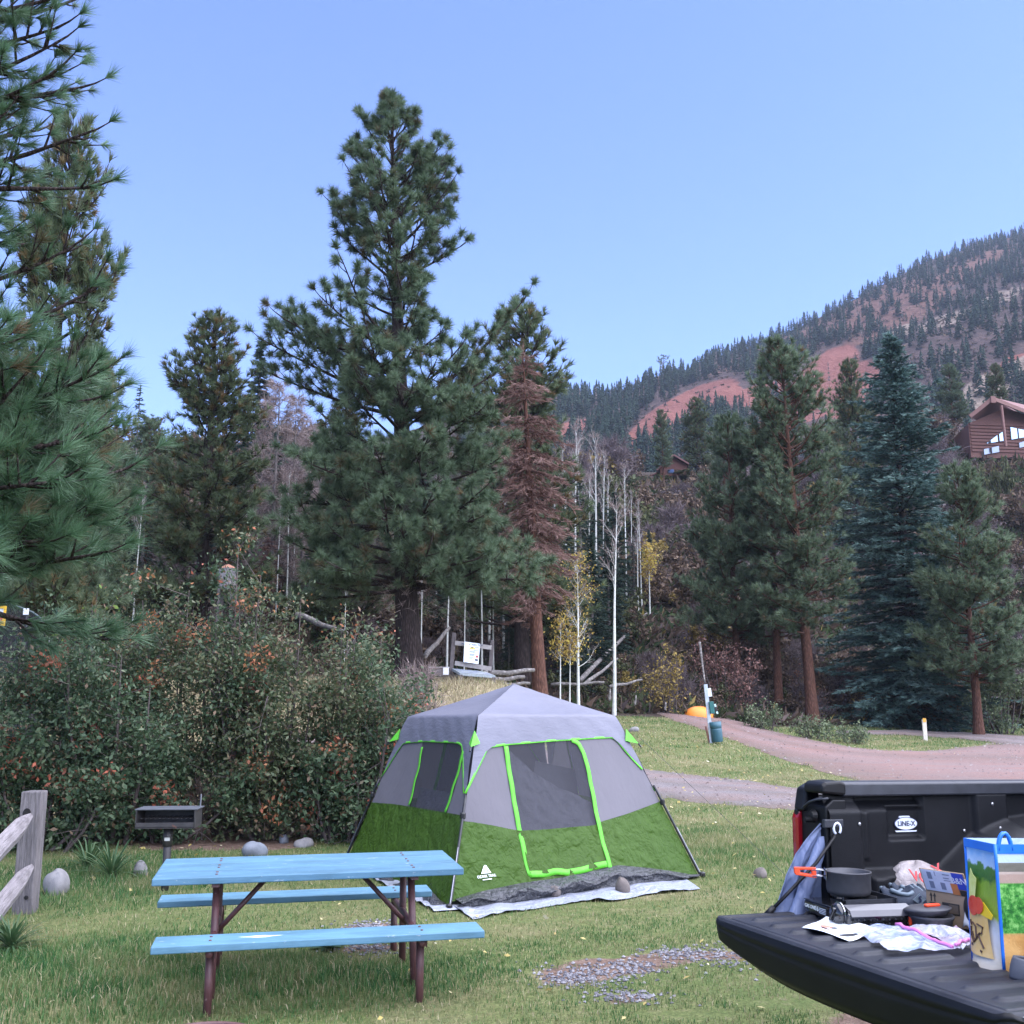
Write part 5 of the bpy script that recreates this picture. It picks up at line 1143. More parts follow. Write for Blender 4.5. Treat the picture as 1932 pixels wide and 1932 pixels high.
# the charcoal inner flap, half unzipped and sagging behind the netting
diag = fn_t(WF, [(880, 450), (960, 510), (1050, 590), (1160, 655), (1240, 690), (1330, 735)])
panel(WF, 'inner_flap', M_flapdark, seamF, diag, dL, dR, 44, 30, off=-.05, crinkle=.02)
hp_ = [WF.P(*WF.inv(*z3(*q)), -.22) for q in ((1085, 488), (1150, 505), (1290, 535), (1312, 690), (1200, 655), (1072, 585))]
b = MB(); b.add([loc0(q) for q in hp_], [(0, 1, 2, 3, 4, 5)]); b.build('storage_flap', mat('dark_storage_flap', (.03, .03, .042), .7), TENT)
ribbon(WF, [(864, 446), (880, 560), (903, 700), (930, 860), (940, 900), (962, 1010), (990, 1118)], .052, M_lime, 'door_trim', k=40)
ribbon(WF, [(1205, 415), (1240, 432), (1268, 480), (1296, 590), (1322, 730), (1347, 860), (1372, 960), (1408, 1085)], .05, M_lime, 'door_trim', k=40)
ribbon(WF, [(985, 1112), (1060, 1110), (1120, 1096), (1180, 1102), (1260, 1090), (1330, 1068), (1385, 1058)], .06, M_lime, 'door_trim', k=30, wav=.01)
ribbon(WF, [(653, 692), (705, 587), (768, 458), (785, 450), (860, 438), (1100, 418), (1300, 406), (1415, 400), (1440, 415), (1470, 454), (1520, 512), (1572, 568)], .022, M_lime, 'piping', k=50, wav=0)
# --- left wall
seamL = fn_t(WL, [(170, 738), (280, 745), (390, 762), (560, 790), (645, 806)])
pipL = fn_t(WL, [(228, 600), (270, 535), (310, 470), (340, 432), (450, 420), (600, 426), (636, 434), (648, 470), (656, 690)])
wL0 = fn_a(WL, [(436, 430), (415, 570), (372, 752)]); wL1 = fn_a(WL, [(655, 440), (652, 475), (605, 640), (560, 788)])
panel(WL, 'lower_panel', M_green, zero, seamL, 0, 1, 70, 36, crinkle=.011)
panel(WL, 'upper_panel', M_grey, seamL, pipL, 0, wL0, 12, 12); panel(WL, 'upper_panel', M_grey, seamL, pipL, wL1, .995, 8, 12)
panel(WL, 'window_netting', M_mesh, seamL, pipL, wL0, wL1, 10, 10)
sagL = fn_t(WL, [(390, 650), (470, 665), (560, 680), (620, 668)])
panel(WL, 'inner_flap', M_flapdark, seamL, sagL, wL0, wL1, 14, 6, off=-.06, crinkle=.012)
ribbon(WL, [(438, 452), (418, 560), (396, 650), (370, 752)], .05, M_lime, 'window_trim', k=20); ribbon(WL, [(652, 470), (630, 560), (603, 650), (558, 790)], .05, M_lime, 'window_trim', k=20)
ribbon(WL, [(228, 602), (270, 537), (310, 472), (335, 437), (350, 428), (450, 420), (600, 426), (632, 432), (645, 446), (650, 520), (654, 692)], .022, M_lime, 'piping', k=50, wav=0)
# --- the two far walls, with dark windows seen through the netting
sB = lambda a: .42; pB = lambda a: .52 + .38 * min(1, 5 * min(a, 1 - a))
for W_, w0, w1 in ((WR, .3, .68), (WB, .32, .7)):
    panel(W_, 'lower_panel', M_green, zero, sB, 0, 1, 20, 8)
    panel(W_, 'upper_panel', M_grey, sB, pB, 0, w0, 8, 8); panel(W_, 'upper_panel', M_grey, sB, pB, w1, 1, 8, 8)
    panel(W_, 'window_netting', M_flapdark, sB, pB, w0, w1, 8, 8)
    a_ = np.array([[0, .52], [.2, .9], [.5, .9], [.8, .9], [1, .52]]); ribbon(W_, a_, .022, M_lime, 'piping', k=30)
    for w in (w0, w1): ribbon(W_, np.array([[w, .44], [w, .88]]), .045, M_lime, 'window_trim', k=12, off=-.012)
# --- rain fly: roof and skirts in one skin
fb = MB()
def roofp(p, q, i, j):
    e = p + (q - p) * i; P = e + (peak - e) * j; s = math.sin(math.pi * j) * (.035 + .03 * math.sin(math.pi * i)); return P - np.array([0, 0, s])
for W_, p, q, pip in ((WF, eF, eR, pipF), (WL, eL, eF, pipL), (WR, eR, eB, pB), (WB, eB, eL, pB)):
    fe = lambda a: W_.P(a, 1.0, .012)
    def skin(i, j):
        if j < .5:
            l = pip(i); t_ = l + (1 - l) * (j / .5); return loc0(W_.P(i, t_, .014 + .004 * math.sin(i * 37 + t_ * 29)))
        k = (j - .5) / .5; e = W_.P(i, 1.0, .014); P = e + (peak + np.array([0, 0, .0]) - e) * k
        return loc0(P + np.array([0, 0, -.035 * math.sin(math.pi * k) * (.15 + math.sin(math.pi * i)) + .002 * math.sin(i * 31 + k * 40)]))
    fb.grid(skin, 28, 24)
fb.build('rain_fly', M_fly, TENT, smooth=True)
# --- poles along the four corners
def edge_pole(p, e, t0, t1):
    n = unit(p - tC) * [1, 1, 0]; P = [p + (e - p) * t_ + n * .03 + (np.array([0, 0, .02]) if t_ < .01 else 0) for t_ in np.linspace(t0, t1, 12)]
    return np.array(P)
for p, e in ((tF, eF), (tR, eR), (tL, eL), (tB, eB)):
    b = MB(); E = edge_pole(p, e, -.015, .56); b.tube([loc0(q) for q in E], .014, 8); po = b.build('pole', M_pole, TENT, smooth=True)
    b = MB(); b.tube([loc0(q + unit(p - tC) * .012) for q in E[:7]], .006, 6); b.build('pole_sleeve', M_polegrey, po, smooth=True)
    b = MB(); b.lathe([(.02, -.03), (.027, -.02), (.027, .02), (.02, .03)], 10, loc0(E[9])); b.build('pole_clip', M_pole, po)
    b = MB(); b.lathe([(.016, -.05), (.03, -.03), (.03, .0), (.016, .01)], 10, loc0(E[0] + [0, 0, .05])); b.build('pole_foot', M_pole, po)
# corner flaps
for p, e, u, v in ((tF, eF, 893, 1385), (tL, eL, 757, 1373), (tR, eR, 1168, 1366)):
    t_ = .86; c0 = p + (e - p) * t_; n = unit((p - tC) * [1, 1, 0]); b = MB(); sd = np.array([-n[1], n[0], 0])
    top = c0 + n * .0 + [0, 0, .09]; tip = c0 + n * .13 + [0, 0, -.06]
    b.add([loc0(top), loc0(c0 + sd * .055 + [0, 0, -.03]), loc0(tip), loc0(c0 - sd * .055 + [0, 0, -.03])], [(0, 1, 2), (0, 2, 3), (0, 3, 1), (1, 3, 2)])
    fo = b.build('corner_flap', M_lime, TENT, solid=.004)
    b = MB(); b.tube([loc0(tip), loc0(tip + n * .03 + [0, 0, -.04])], .009, 6); b.build('cord_toggle', M_pole, fo)
b = MB(); g0 = eR * .6 + tR * .4; P0 = tR + (eR - tR) * .86 + unit((tR - tC) * [1, 1, 0]) * .15; P1 = P0 * [1, 1, 0] + unit((tR - tC) * [1, 1, 0]) * 1.5; P1[2] = tz(P1[0], P1[1]) + .02
b.tube([loc0(P0), loc0(P1)], .0022, 4); b.build('guy_line', M_pole, TENT)
# groundsheet skirt: crumpled black sheet between hem and tarp
def wv(x, s): return .5 * math.sin(x + s) + .3 * math.sin(x * 2.13 + s * 2.7) + .25 * math.sin(x * 3.71 + s * 5.1) + .15 * math.sin(x * 6.3 + s * 1.3)
def skirt(i, j):
    a = .01 + .985 * i; tp = WF.P(a, hemF(a) + .01, .006); n = WF.n * [1, 1, 0]; g = WF.P(a, 0, 0) + n * (.05 + .03 * math.sin(a * 9)); g[2] = tz(g[0], g[1]) + .022
    P = tp + (g - tp) * j; bl = math.sin(math.pi * j) * (.04 + .03 * wv(a * 8, 5)); cr = (.06 * rdg(a * 22, j * 2.5, 1) + .02 * rdg(a * 50, j * 6, 2)) * math.sin(math.pi * min(1, j * 1.3))
    return loc0(P + n * (bl + cr) + np.array([0, 0, .02 * math.sin(a * 33) * math.sin(math.pi * j)]))
b = MB(); b.grid(skirt, 110, 14); b.build('ground_skirt', M_black_sheet, TENT, smooth=True)
def skirtL(i, j):
    tp = WL.P(i, .015, .004); n = WL.n * [1, 1, 0]; g = WL.P(i, 0, 0) + n * (.09 + .04 * math.sin(i * 15)); g[2] = tz(g[0], g[1]) + .02; P = tp + (g - tp) * j; return loc0(P + np.array([0, 0, .04 * math.sin(math.pi * j) * (1 + math.sin(i * 30))]))
b = MB(); b.grid(skirtL, 60, 6); b.build('ground_skirt', M_black_sheet, TENT, smooth=True)
# floor inside
b = MB(); b.add([loc0(q + [0, 0, .03]) for q in (tF, tR, tB, tL)], [(0, 1, 2, 3)]); b.build('tent_floor', M_black_sheet, TENT)
# logo: white mountain and maker's lettering on the lower panel
a0, t0 = WF.inv(*z3(762, 1122)); c0 = WF.P(a0, t0, .02); xd = unit(WF.P(a0 + .05, t0) - WF.P(a0 - .05, t0)); yd = unit(np.cross(WF.n, xd)); Mx = Matrix.Identity(4)
for i in range(3): Mx[i][0] = xd[i]; Mx[i][1] = yd[i]; Mx[i][2] = WF.n[i]; Mx[i][3] = float(loc0(c0)[i])
lo_ = text_mesh('logo', 'OZARK TRAIL', .033, M_white, TENT, Mx, .001)
b = MB(); b.prism([(-.055, .025), (.055, .025), (.012, .095), (-.004, .098), (-.02, .082)], 0, .002); tri = b.build('logo_mountain', M_white, TENT); tri.matrix_local = Mx
b = MB(); th = np.linspace(-.4, 3.2, 12); b.tube([[.0 + .018 * math.cos(q), .048 + .016 * math.sin(q) - .008, .004] for q in th], .0035, 5); cu = b.build('logo_curl', M_green, TENT); cu.matrix_local = Mx
b = MB(); b.box((0, -.028, .001), (.10, .007, .002)); cu = b.build('logo_strapline', M_white, TENT); cu.matrix_local = Mx
# silver tarp under the tent
near = [(862, 1718), (893, 1736), (960, 1722), (1040, 1712), (1100, 1703), (1160, 1702), (1230, 1690), (1290, 1684), (1322, 1680)]
NP_ = np.array([gp(u, v) for u, v in near]); dd = np.concatenate([[0], np.cumsum(np.linalg.norm(np.diff(NP_, axis=0), axis=1))])
def tarp(i, j):
    q = i * dd[-1]; n = np.array([np.interp(q, dd, NP_[:, k]) for k in range(3)]); f = WF.P(i, 0, -.35); P = n + (f - n) * j; e = .012 + .035 * max(0, wv(i * 9, 1)) * math.exp(-((j - .3) / .3) ** 2) + .022 * max(0, wv(i * 21 + j * 4, 2)) * (1 - j); P[2] = tz(P[0], P[1]) + e; P[1] += .05 * wv(i * 6, 3) * (1 - j); return P - NP_[0]
b = MB(); b.grid(tarp, 90, 12); tp_ = b.build('tarp', M_tarp, None, smooth=True, loc=tuple(NP_[0])); tag(tp_, 'crinkled silver tarp spread on the grass under the tent door', 'tarp')
lp = [gp(u, v) for u, v in ((850, 1720), (812, 1700), (770, 1680), (725, 1655))]
def tarp2(i, j):
    q = i * 3; k = min(2, int(q)); P = lp[k] + (lp[k + 1] - lp[k]) * (q - k); P = P + WL.n * (.16 - .3 * j) * [1, 1, 0]; P[2] = tz(P[0], P[1]) + .014 + .02 * abs(math.sin(i * 21)) ; return P - NP_[0]
b = MB(); b.grid(tarp2, 30, 4); b.build('tarp_edge', M_tarp, tp_, smooth=True)
# ================================================================== picnic table
def woodpaint(name, c1, c2, chip):
    m, t, b = nmat(name); vec = coords(t, 'Object', (1.2, 16, 16)); n1 = noise(t, vec, 3, 6, .65, .4); n2 = noise(t, coords(t, 'Object', (3, 9, 9)), 3.3, 6, .7)
    c = ramp(t, n1, [(.3, c1), (.7, c2)]); oi = N(t, 'ShaderNodeObjectInfo'); c = mixc(t, 1.0, c, ramp(t, oi.outputs['Random'], [(0, (.86, .86, .88)), (1, (1.1, 1.1, 1.08))]), 'MULTIPLY'); n3 = noise(t, coords(t, 'Object', (1.5, 4, 4)), 1.8, 5, .65); c = mixc(t, 1.0, c, ramp(t, n3, [(.35, (.78, .78, .76)), (.6, (1.05, 1.05, 1.05))]), 'MULTIPLY'); c = mixc(t, ramp(t, n2, [(.64, (0, 0, 0)), (.67, (1, 1, 1))]), c, chip); t.links.new(c, b.inputs['Base Color'])
    b.inputs['Roughness'].default_value = .6; b.inputs['Specular IOR Level'].default_value = .35; bump(t, b, n1, .35, .006); return m
M_blue = woodpaint('sky_blue_paint', (.078, .175, .25), (.10, .215, .305), (.26, .33, .38))
M_rust_pipe = mat('maroon_pipe', (.055, .02, .022), .5, (.12, .05, .05), scale=9, wear=((.2, .13, .12), .66, 14), bmp=.2)
yaw = R(13.0); tcx, tcy = -1.33, 7.08; gz_ = tz(tcx, tcy)
TABLE = thing('picnic_table', 'sky-blue picnic table with attached benches on maroon pipe legs', 'picnic table', loc=(tcx, tcy, gz_), rz=yaw)
LT = 1.90
for k, y in enumerate((-.29, 0, .29)):
    b = MB(); b.box((0, y, .705), (LT, .272, .042)); b.build('tabletop_plank', M_blue, TABLE, bev=.006)
for y in (-.70, .70):
    b = MB(); b.box((.055 if y < 0 else -.05, y, .405), (LT, .27, .042)); NEARBENCH = b.build("bench", M_blue, TABLE, bev=.006) if y < 0 else (b.build("bench", M_blue, TABLE, bev=.006), NEARBENCH)[1]
b = MB(); rc = np.random.default_rng(3); o_ = [(.11 * math.cos(q) * (1 + .3 * math.sin(3 * q)), .022 * math.sin(q) * (1 + .4 * math.cos(4 * q))) for q in np.linspace(0, 2 * np.pi, 14, endpoint=False)]
b.prism(o_, .4262, .4268); b.build('chipped_paint', mat('bare_white_chip', (.6, .62, .66), .7), NEARBENCH, loc=(-.3, -.69, 0))
for x in (-.58, .64):
    for y in (-.33, -.24, -.05, .05, .24, .33):
        b = MB(); b.lathe([(.009, 0), (.009, .003), (.005, .0055), (0, .006)], 10, (x, y, .7262)); b.build('bolt', M_rust_pipe, TABLE)
    for y in (-.74, -.64, .64, .74):
        b = MB(); b.lathe([(.009, 0), (.009, .003), (.005, .0055), (0, .006)], 10, (x, y, .4262)); b.build('bolt', M_rust_pipe, TABLE)
    for y, z1, lean in ((-.68, .385, 0), (.68, .385, 0), (-.2, .685, -.12), (.2, .685, .12)):
        b = MB(); b.tube([(x + (.02 if x > 0 else 0) * (1 if abs(y) < .5 else 0), y + lean, -.05), (x, y, z1)], .024, 10); b.build('leg', M_rust_pipe, TABLE, smooth=True)
    b = MB(); b.tube([(x, -.80, .365), (x, .80, .365)], .022, 10); b.build('crossbar', M_rust_pipe, TABLE, smooth=True)
    b = MB(); b.box((x, 0, .672), (.045, .8, .022)); b.build('batten', M_rust_pipe, TABLE)
    s = -1 if x < 0 else 1
    b = MB(); b.tube([(x - s * .0, -.05, .33), (x - s * .33, -.02, .676)], .016, 8); b.build('brace', M_rust_pipe, TABLE, smooth=True)
    for y in (-.72, .72):
        b = MB(); b.box((x + .03, y, .36), (.006, .05, .06)); b.build('bracket', M_rust_pipe, TABLE)

# ================================================================== charcoal grill
M_iron = mat('sooty_iron', (.018, .017, .018), .55, (.045, .04, .04), scale=12, wear=((.11, .05, .035), .62, 9), bmp=.2)
M_iron_top = mat('weathered_iron_top', (.05, .055, .065), .5, (.09, .095, .11), scale=9, bmp=.2)
gb0 = gp(311, 1680); GD = gb0[1]; mpp = lambda px: px / F * GD / .97
GR = thing('charcoal_grill', 'rusty black park grill on a single post before the shrubs', 'grill', loc=tuple(gb0), rz=R(4))
zt = at(312, 1526, GD)[2] - gb0[2]; zb = at(312, 1560, GD)[2] - gb0[2]; w = mpp(104)
b = MB(); b.tube([(0, 0, -.1), (0, 0, zb - .02)], .037, 12); b.build('post', M_iron, GR, smooth=True)
b = MB(); b.tube([(0, 0, zb - .18), (0, 0, zb - .01)], .046, 12); b.build('post_sleeve', M_iron, GR, smooth=True)
b = MB(); b.box((0.005, -.048, zb - .11), (.05, .004, .03)); b.build('tag_plate', mat('pale_sticker', (.5, .5, .46), .6), GR)
d_ = .30
b = MB(); b.box((0, 0, zb + .008), (w * .97, d_, .016)); b.box((0, d_ / 2, (zb + zt) / 2), (w * .97, .008, zt - zb)); b.box((0, -d_ / 2 + .004, zb + .03), (w * .97, .008, .05))
for s in (-1, 1): b.box((s * w * .48, 0, (zb + zt) / 2), (.008, d_, zt - zb - .006))
b.build('firebox', M_iron, GR)
b = MB(); b.box((0, .02, zt + .006), (w * 1.03, d_ * 1.04, .012)); b.build('top_plate', M_iron_top, GR, bev=.003)
b = MB()
for k in range(12): b.tube([(-w * .4 + k * w * .073, -d_ / 2 + .02, zb + .09), (-w * .4 + k * w * .073, d_ / 2 - .02, zb + .09)], .005, 5)
b.build('grate', M_iron, GR)
b = MB(); b.tube([(w * .47, .1, zt), (w * .475, .1, zt + .13)], .008, 6); b.build('handle_rod', M_polegrey, GR)

# ================================================================== split-rail fence
M_rail = mat('weathered_wood', (.075, .066, .066), .9, (.19, .17, .172), scale=4, stretch=(14, 14, 1.2), bmp=.8, bscale=6, bdist=.02)
M_rail_x = mat('weathered_rail', (.12, .105, .107), .9, (.28, .25, .255), scale=4, stretch=(1.2, 14, 14), bmp=.8, bscale=6, bdist=.02)
pb = gp(48, 1722); FD = pb[1]; FE = thing('split_rail_fence', 'weathered split-rail fence, one post and two sloping rails at the left edge', 'fence', loc=tuple(pb))
ph = at(46, 1492, FD)[2] - pb[2]; w = .172
hole = [at(60, v, FD)[2] - pb[2] for v in (1533, 1653)]
b = MB(); b.prism([(-w / 2, -w / 2), (w / 2, -w / 2 + .01), (w / 2 - .012, w / 2), (-w / 2 + .01, w / 2 - .005)], -.2, ph); b.build('post', M_rail, FE, bev=.012, seg=2)
b = MB()
for z in hole: b.lathe([(.0, -.001), (.036, 0), (.034, .003), (0, .0031)], 14, (-.02, -w / 2 - .002, z), rotx(R(90)) @ np.diag([1, 1.25, 1]))
b.lathe([(0, 0), (.018, .001), (0, .0025)], 10, (.035, -w / 2 - .002, at(60, 1690, FD)[2] - pb[2]), rotx(R(90))); b.build('mortise_hole', mat('hole_shade', (.008, .007, .007), .95), FE)  # flat dark discs on the post face: shade of the holes put into colour
def rail(p, q, name='rail'):
    p, q = np.array(p), np.array(q); L = np.linalg.norm(q - p); x = (q - p) / L; y = unit(np.cross([0, 0, 1], x)); z = np.cross(x, y); rr_ = np.random.default_rng(int(abs(p[2]) * 100)); V = []; k = 12; n = 7
    for i in range(k + 1):
        f = i / k; tp = min(1, .35 + 4.5 * f) * min(1, .35 + 4.5 * (1 - f))
        for j in range(n):
            a = 2 * np.pi * j / n; V.append([(f - 0) * L, math.cos(a) * .055 * tp * (1 + .12 * math.sin(j * 5 + f * 4)), math.sin(a) * .088 * tp * (1 + .1 * math.cos(j * 3)) + .012 * math.sin(f * 5)])
    Fs = [(i * n + j, i * n + (j + 1) % n, (i + 1) * n + (j + 1) % n, (i + 1) * n + j) for i in range(k) for j in range(n)] + [tuple(range(n))[::-1], tuple(range(k * n, (k + 1) * n))]
    b = MB(); b.add(V, Fs); o = b.build(name, M_rail_x, FE, bev=.004); M = Matrix.Identity(4)
    for i in range(3): M[i][0] = x[i]; M[i][1] = y[i]; M[i][2] = z[i]; M[i][3] = p[i]
    o.matrix_local = M
far = np.array([.72, -3.0, 0])
u0 = at(58, 1541, FD - .12) - pb; rail(u0, far + [0, 0, .42]); l0 = at(60, 1637, FD - .12) - pb; rail(l0, far + [0, .1, .0])
b = MB(); b.prism([(-w / 2, -w / 2), (w / 2, -w / 2), (w / 2, w / 2), (-w / 2, w / 2)], -.2, ph); b.build('post', M_rail, FE, bev=.012, loc=tuple(far + [.0, -.05, 0]))

# fire ring at the bottom edge
fr0 = gp(405, 1985); b = MB(); rr_ = .30; b.lathe([(rr_, -.02), (rr_, .13), (rr_ - .008, .138), (rr_ - .016, .13), (rr_ - .016, -.02)], 40); FR = thing('fire_ring', 'rusty steel fire ring just entering the bottom edge', 'fire ring', loc=(float(fr0[0]), float(fr0[1]) - .26, float(fr0[2])))
b.build('ring', M_rust_pipe, FR, smooth=True); b = MB(); b.lathe([(0, 0), (rr_ - .02, .015)], 24); b.build('ash_bed', mat('ash', (.12, .115, .11), .95, (.22, .21, .2)), FR)

# ================================================================== dog-waste station
M_galv = mat('galvanised_post', (.36, .4, .44), .4, (.5, .54, .58), metal=.5, scale=12); M_teal = mat('teal_plastic', (.012, .09, .085), .45, (.02, .13, .12)); M_bin = mat('blue_green_bin', (.025, .085, .115), .5, (.04, .115, .15), scale=6)
wb = gp(1343, 1402); WD = wb[1]; k = WD / F / .985
WS = thing('waste_station', 'leaning dog-waste station with teal dispenser and blue-green bin by the far road', 'waste station', loc=tuple(wb))
top = at(1331, 1291, WD) - wb
b = MB(); b.beam((0, 0, -.1), top, 6.5 * k, 3.5 * k, (0, 1, 0)); b.build('post', M_galv, WS)
b = MB(); c0 = top * .86 + np.array([5.5 * k, -.03, 0]); b.box(c0, (7 * k, .02, 15 * k), roty(-.11)); b.build('notice', mat('notice_white', (.55, .6, .62), .6, (.7, .74, .74), scale=30), WS, bev=.004)
b = MB(); c0 = top * .60 + np.array([6 * k, -.07, 0]); b.box(c0, (8 * k, .11, 22 * k), roty(-.1)); b.build('bag_dispenser', M_teal, WS, bev=.01)
b = MB(); b.box(c0 + np.array([7 * k, -.0, -3 * k]), (5 * k, .09, 19 * k), roty(-.25)); b.build('bag_roll', M_pole, WS, bev=.008)
b = MB(); b.box(c0 + np.array([6 * k, -.02, 4 * k]), (3.5 * k, .08, 5 * k), roty(-.25)); b.box(c0 + np.array([9 * k, -.02, -9 * k]), (3.5 * k, .08, 4 * k), roty(-.35)); b.build('print', mat('print_pale', (.45, .6, .58), .6), WS)
b = MB(); bc = np.array([10 * k, -.06, 2 * k]); b.lathe([(9 * k, 0), (10 * k, .02), (10.3 * k, 22 * k), (10.3 * k, 23 * k), (9.6 * k, 23.5 * k), (9.6 * k, 24.5 * k), (10.4 * k, 25 * k), (10.6 * k, 36 * k), (9.6 * k, 36 * k), (9 * k, 3 * k), (0, 3 * k)], 20, bc, roty(-.09)); b.build('bin', M_bin, WS, smooth=True)
b = MB(); b.beam((-3.5 * k, .02, -.05), (-10 * k, .03, 30 * k), 3 * k, 2 * k, (0, 1, 0)); b.build('stake', mat('rusty_stake', (.17, .07, .055), .8), WS)
# marker post and orange dome
mp = gp(1746, 1397); MD = mp[1]; k = MD / F / .985; MP = thing('marker_post', 'short white marker post with an orange cap on the far right verge', 'post', loc=tuple(mp))
b = MB(); b.box((0, 0, 17 * k), (7.5 * k, 4 * k, 40 * k)); b.build('post', mat('cream_plastic', (.55, .5, .42), .6), MP, bev=.01)
b = MB(); b.box((0, -2.2 * k, 36 * k), (6 * k, .01, 7 * k)); b.build('orange_band', mat('orange_sticker', (.6, .3, .04), .5), MP); 
od = at(1319, 1349, 43.0); k = 43.0 / F / .985; OD = thing('dome_tent', 'low orange dome tent half hidden by the crest of the far road', 'tent', loc=(float(od[0]), 43.0, float(od[2])))
m, t, b_ = nmat('orange_nylon'); b_.inputs['Base Color'].default_value = (.75, .25, .03, 1); b_.inputs['Roughness'].default_value = .5; M_orange = m
b = MB(); b.lathe([(26 * k, -.4), (25.5 * k, 0), (22 * k, 7 * k), (16 * k, 12 * k), (8 * k, 14.5 * k), (0, 15.3 * k)], 24, sy=.7); b.build('dome', M_orange, OD, smooth=True)
b = MB(); b.tube([(26 * k * math.cos(q), -.35 * k, 15.6 * k * math.sin(q)) for q in np.linspace(0, np.pi, 18)], .015, 5); b.build('pole', mat('orange_pole', (.5, .16, .03), .5), OD)

# ================================================================== notice frame and slanted panel by the wood
M_brown = mat('brown_timber', (.075, .062, .062), .8, (.14, .118, .115), scale=6, bmp=.3); M_grey_t = mat('grey_timber', (.17, .155, .15), .85, (.27, .25, .24), scale=6, bmp=.3)
SD = 30.0; sb = at(850, 1284, SD); sb[2] = tz(sb[0], SD); k = SD / F
SG = thing('notice_frame', 'open timber frame holding a white poster at the foot of the wood', 'sign', loc=tuple(sb))
L = lambda u, v, D=SD: at(u, v, D) - sb
p0, p1 = L(857, 1194), L(929, 1208, SD + .5)
b = MB(); b.beam((L(849, 1284)[0], 0, -.2), p0, .11, .11, (0, 1, 0)); b.build('post', M_brown, SG, bev=.008); b = MB(); q = L(922, 1282, SD + .5); q[2] -= .3; b.beam(q, p1, .11, .11, (0, 1, 0)); b.build('post', M_brown, SG, bev=.008)
for v0, v1 in ((1213, 1222), (1251, 1262)):
    b = MB(); b.beam(L(858, v0, SD - .07), L(927, v1, SD + .43), .035, .13, (0, 0, 1)); b.build('board', M_grey_t, SG, bev=.005)
pc = [L(877, 1211, SD - .0), L(906, 1215, SD + .16), L(903, 1253, SD + .16), L(875, 1249, SD)]; pc = [q + [0, -.12, 0] for q in pc]
xd = unit(pc[1] - pc[0]); yd = unit(pc[0] - pc[3]); zd = unit(np.cross(xd, yd)); b = MB(); b.add([*pc, *[q - zd * .02 for q in pc]], [(3, 2, 1, 0), (4, 5, 6, 7), (0, 1, 5, 4), (1, 2, 6, 5), (2, 3, 7, 6), (3, 0, 4, 7)]); po = b.build('poster', mat('poster_white', (.68, .74, .82), .5, (.74, .8, .86)), SG)
cen = sum(pc) / 4; W2, H2 = np.linalg.norm(pc[1] - pc[0]), np.linalg.norm(pc[0] - pc[3]); Mx = Matrix.Identity(4)
for i in range(3): Mx[i][0] = xd[i]; Mx[i][1] = yd[i]; Mx[i][2] = zd[i]; Mx[i][3] = float(cen[i])
M_ink = mat('dark_ink', (.05, .06, .09), .6); M_ink2 = mat('grey_ink', (.3, .34, .4), .6); M_yel = mat('yellow_ink', (.6, .5, .14), .6); M_redi = mat('red_ink', (.4, .07, .06), .6)
def pprint(fn, m_, name='print'):
    b = MB(); fn(b); o = b.build(name, m_, po); o.matrix_local = Mx
t1 = text_mesh('headline', 'MOUNTAIN TOP', .085, M_ink, po, Mx @ Matrix.Translation((0, H2 * .40, .004)), .001)
pprint(lambda b: b.prism([(-.1, H2 * .17), (.12, H2 * .17), (.09, H2 * .24), (.02, H2 * .31), (-.06, H2 * .27)], .002, .005), M_yel, 'emblem'); pprint(lambda b: b.prism([(-.03, H2 * .23), (.03, H2 * .23), (.02, H2 * .28), (-.02, H2 * .28)], .006, .008), M_ink, 'emblem')
def lines(b):
    for y, x0, x1 in ((.30, -.17, -.07), (.29, .07, .17), (.145, -.17, -.04), (.13, .04, .17), (.06, -.15, .1), (.03, -.15, .08), (-.06, -.15, .08), (-.1, -.15, .1), (-.14, -.15, .06), (-.23, -.15, .06), (-.28, -.15, .03)): b.box(((x0 + x1) / 2 * W2 / .42, y * H2, .003), ((x1 - x0) * W2 / .42, 0.02, .002))
pprint(lines, M_ink2, 'small_print'); pprint(lambda b: [b.box((-.18 * W2 / .42, y * H2, .004), (.02, .025, .002)) for y in (.08, -.06, -.2)] and b.box((.15 * W2 / .42, -.16 * H2, .004), (.07, .06, .002)), M_redi, 'picture'); pprint(lambda b: b.box((.14 * W2 / .42, -.33 * H2, .004), (.09, .05, .002)), M_ink, 'picture')
LP = thing('display_panel', 'low slanted display panel with a shiny face in front of the notice frame', 'sign', loc=tuple(sb))
q4 = [L(853, 1261, SD - .1), L(915, 1267, SD + .3), L(935, 1275, SD - .3), L(868, 1269.5, SD - .7)]; n_ = np.cross(q4[1] - q4[0], q4[3] - q4[0]); n_ = -unit(n_) * np.sign(-n_[2] if n_[2] else 1); n_ = n_ if n_[2] > 0 else -n_
b = MB(); b.add([*[q + n_ * .0 for q in q4], *[q - n_ * .07 for q in q4]], [(3, 2, 1, 0), (4, 5, 6, 7), (0, 1, 5, 4), (1, 2, 6, 5), (2, 3, 7, 6), (3, 0, 4, 7)]); b.build('panel_frame', mat('pale_frame', (.3, .34, .36), .5), LP)
cq = sum(q4) / 4; m, t, b_ = nmat('panel_print'); vec = coords(t, 'Object'); c = ramp(t, noise(t, vec, 3.5, 5, .6), [(.35, (.22, .26, .34)), (.5, (.38, .42, .5)), (.7, (.45, .5, .42))]); t.links.new(c, b_.inputs['Base Color']); b_.inputs['Roughness'].default_value = .15
b = MB(); b.add([cq + (q - cq) * .9 + n_ * .006 for q in q4], [(3, 2, 1, 0)]); b.build('panel_face', m, LP)
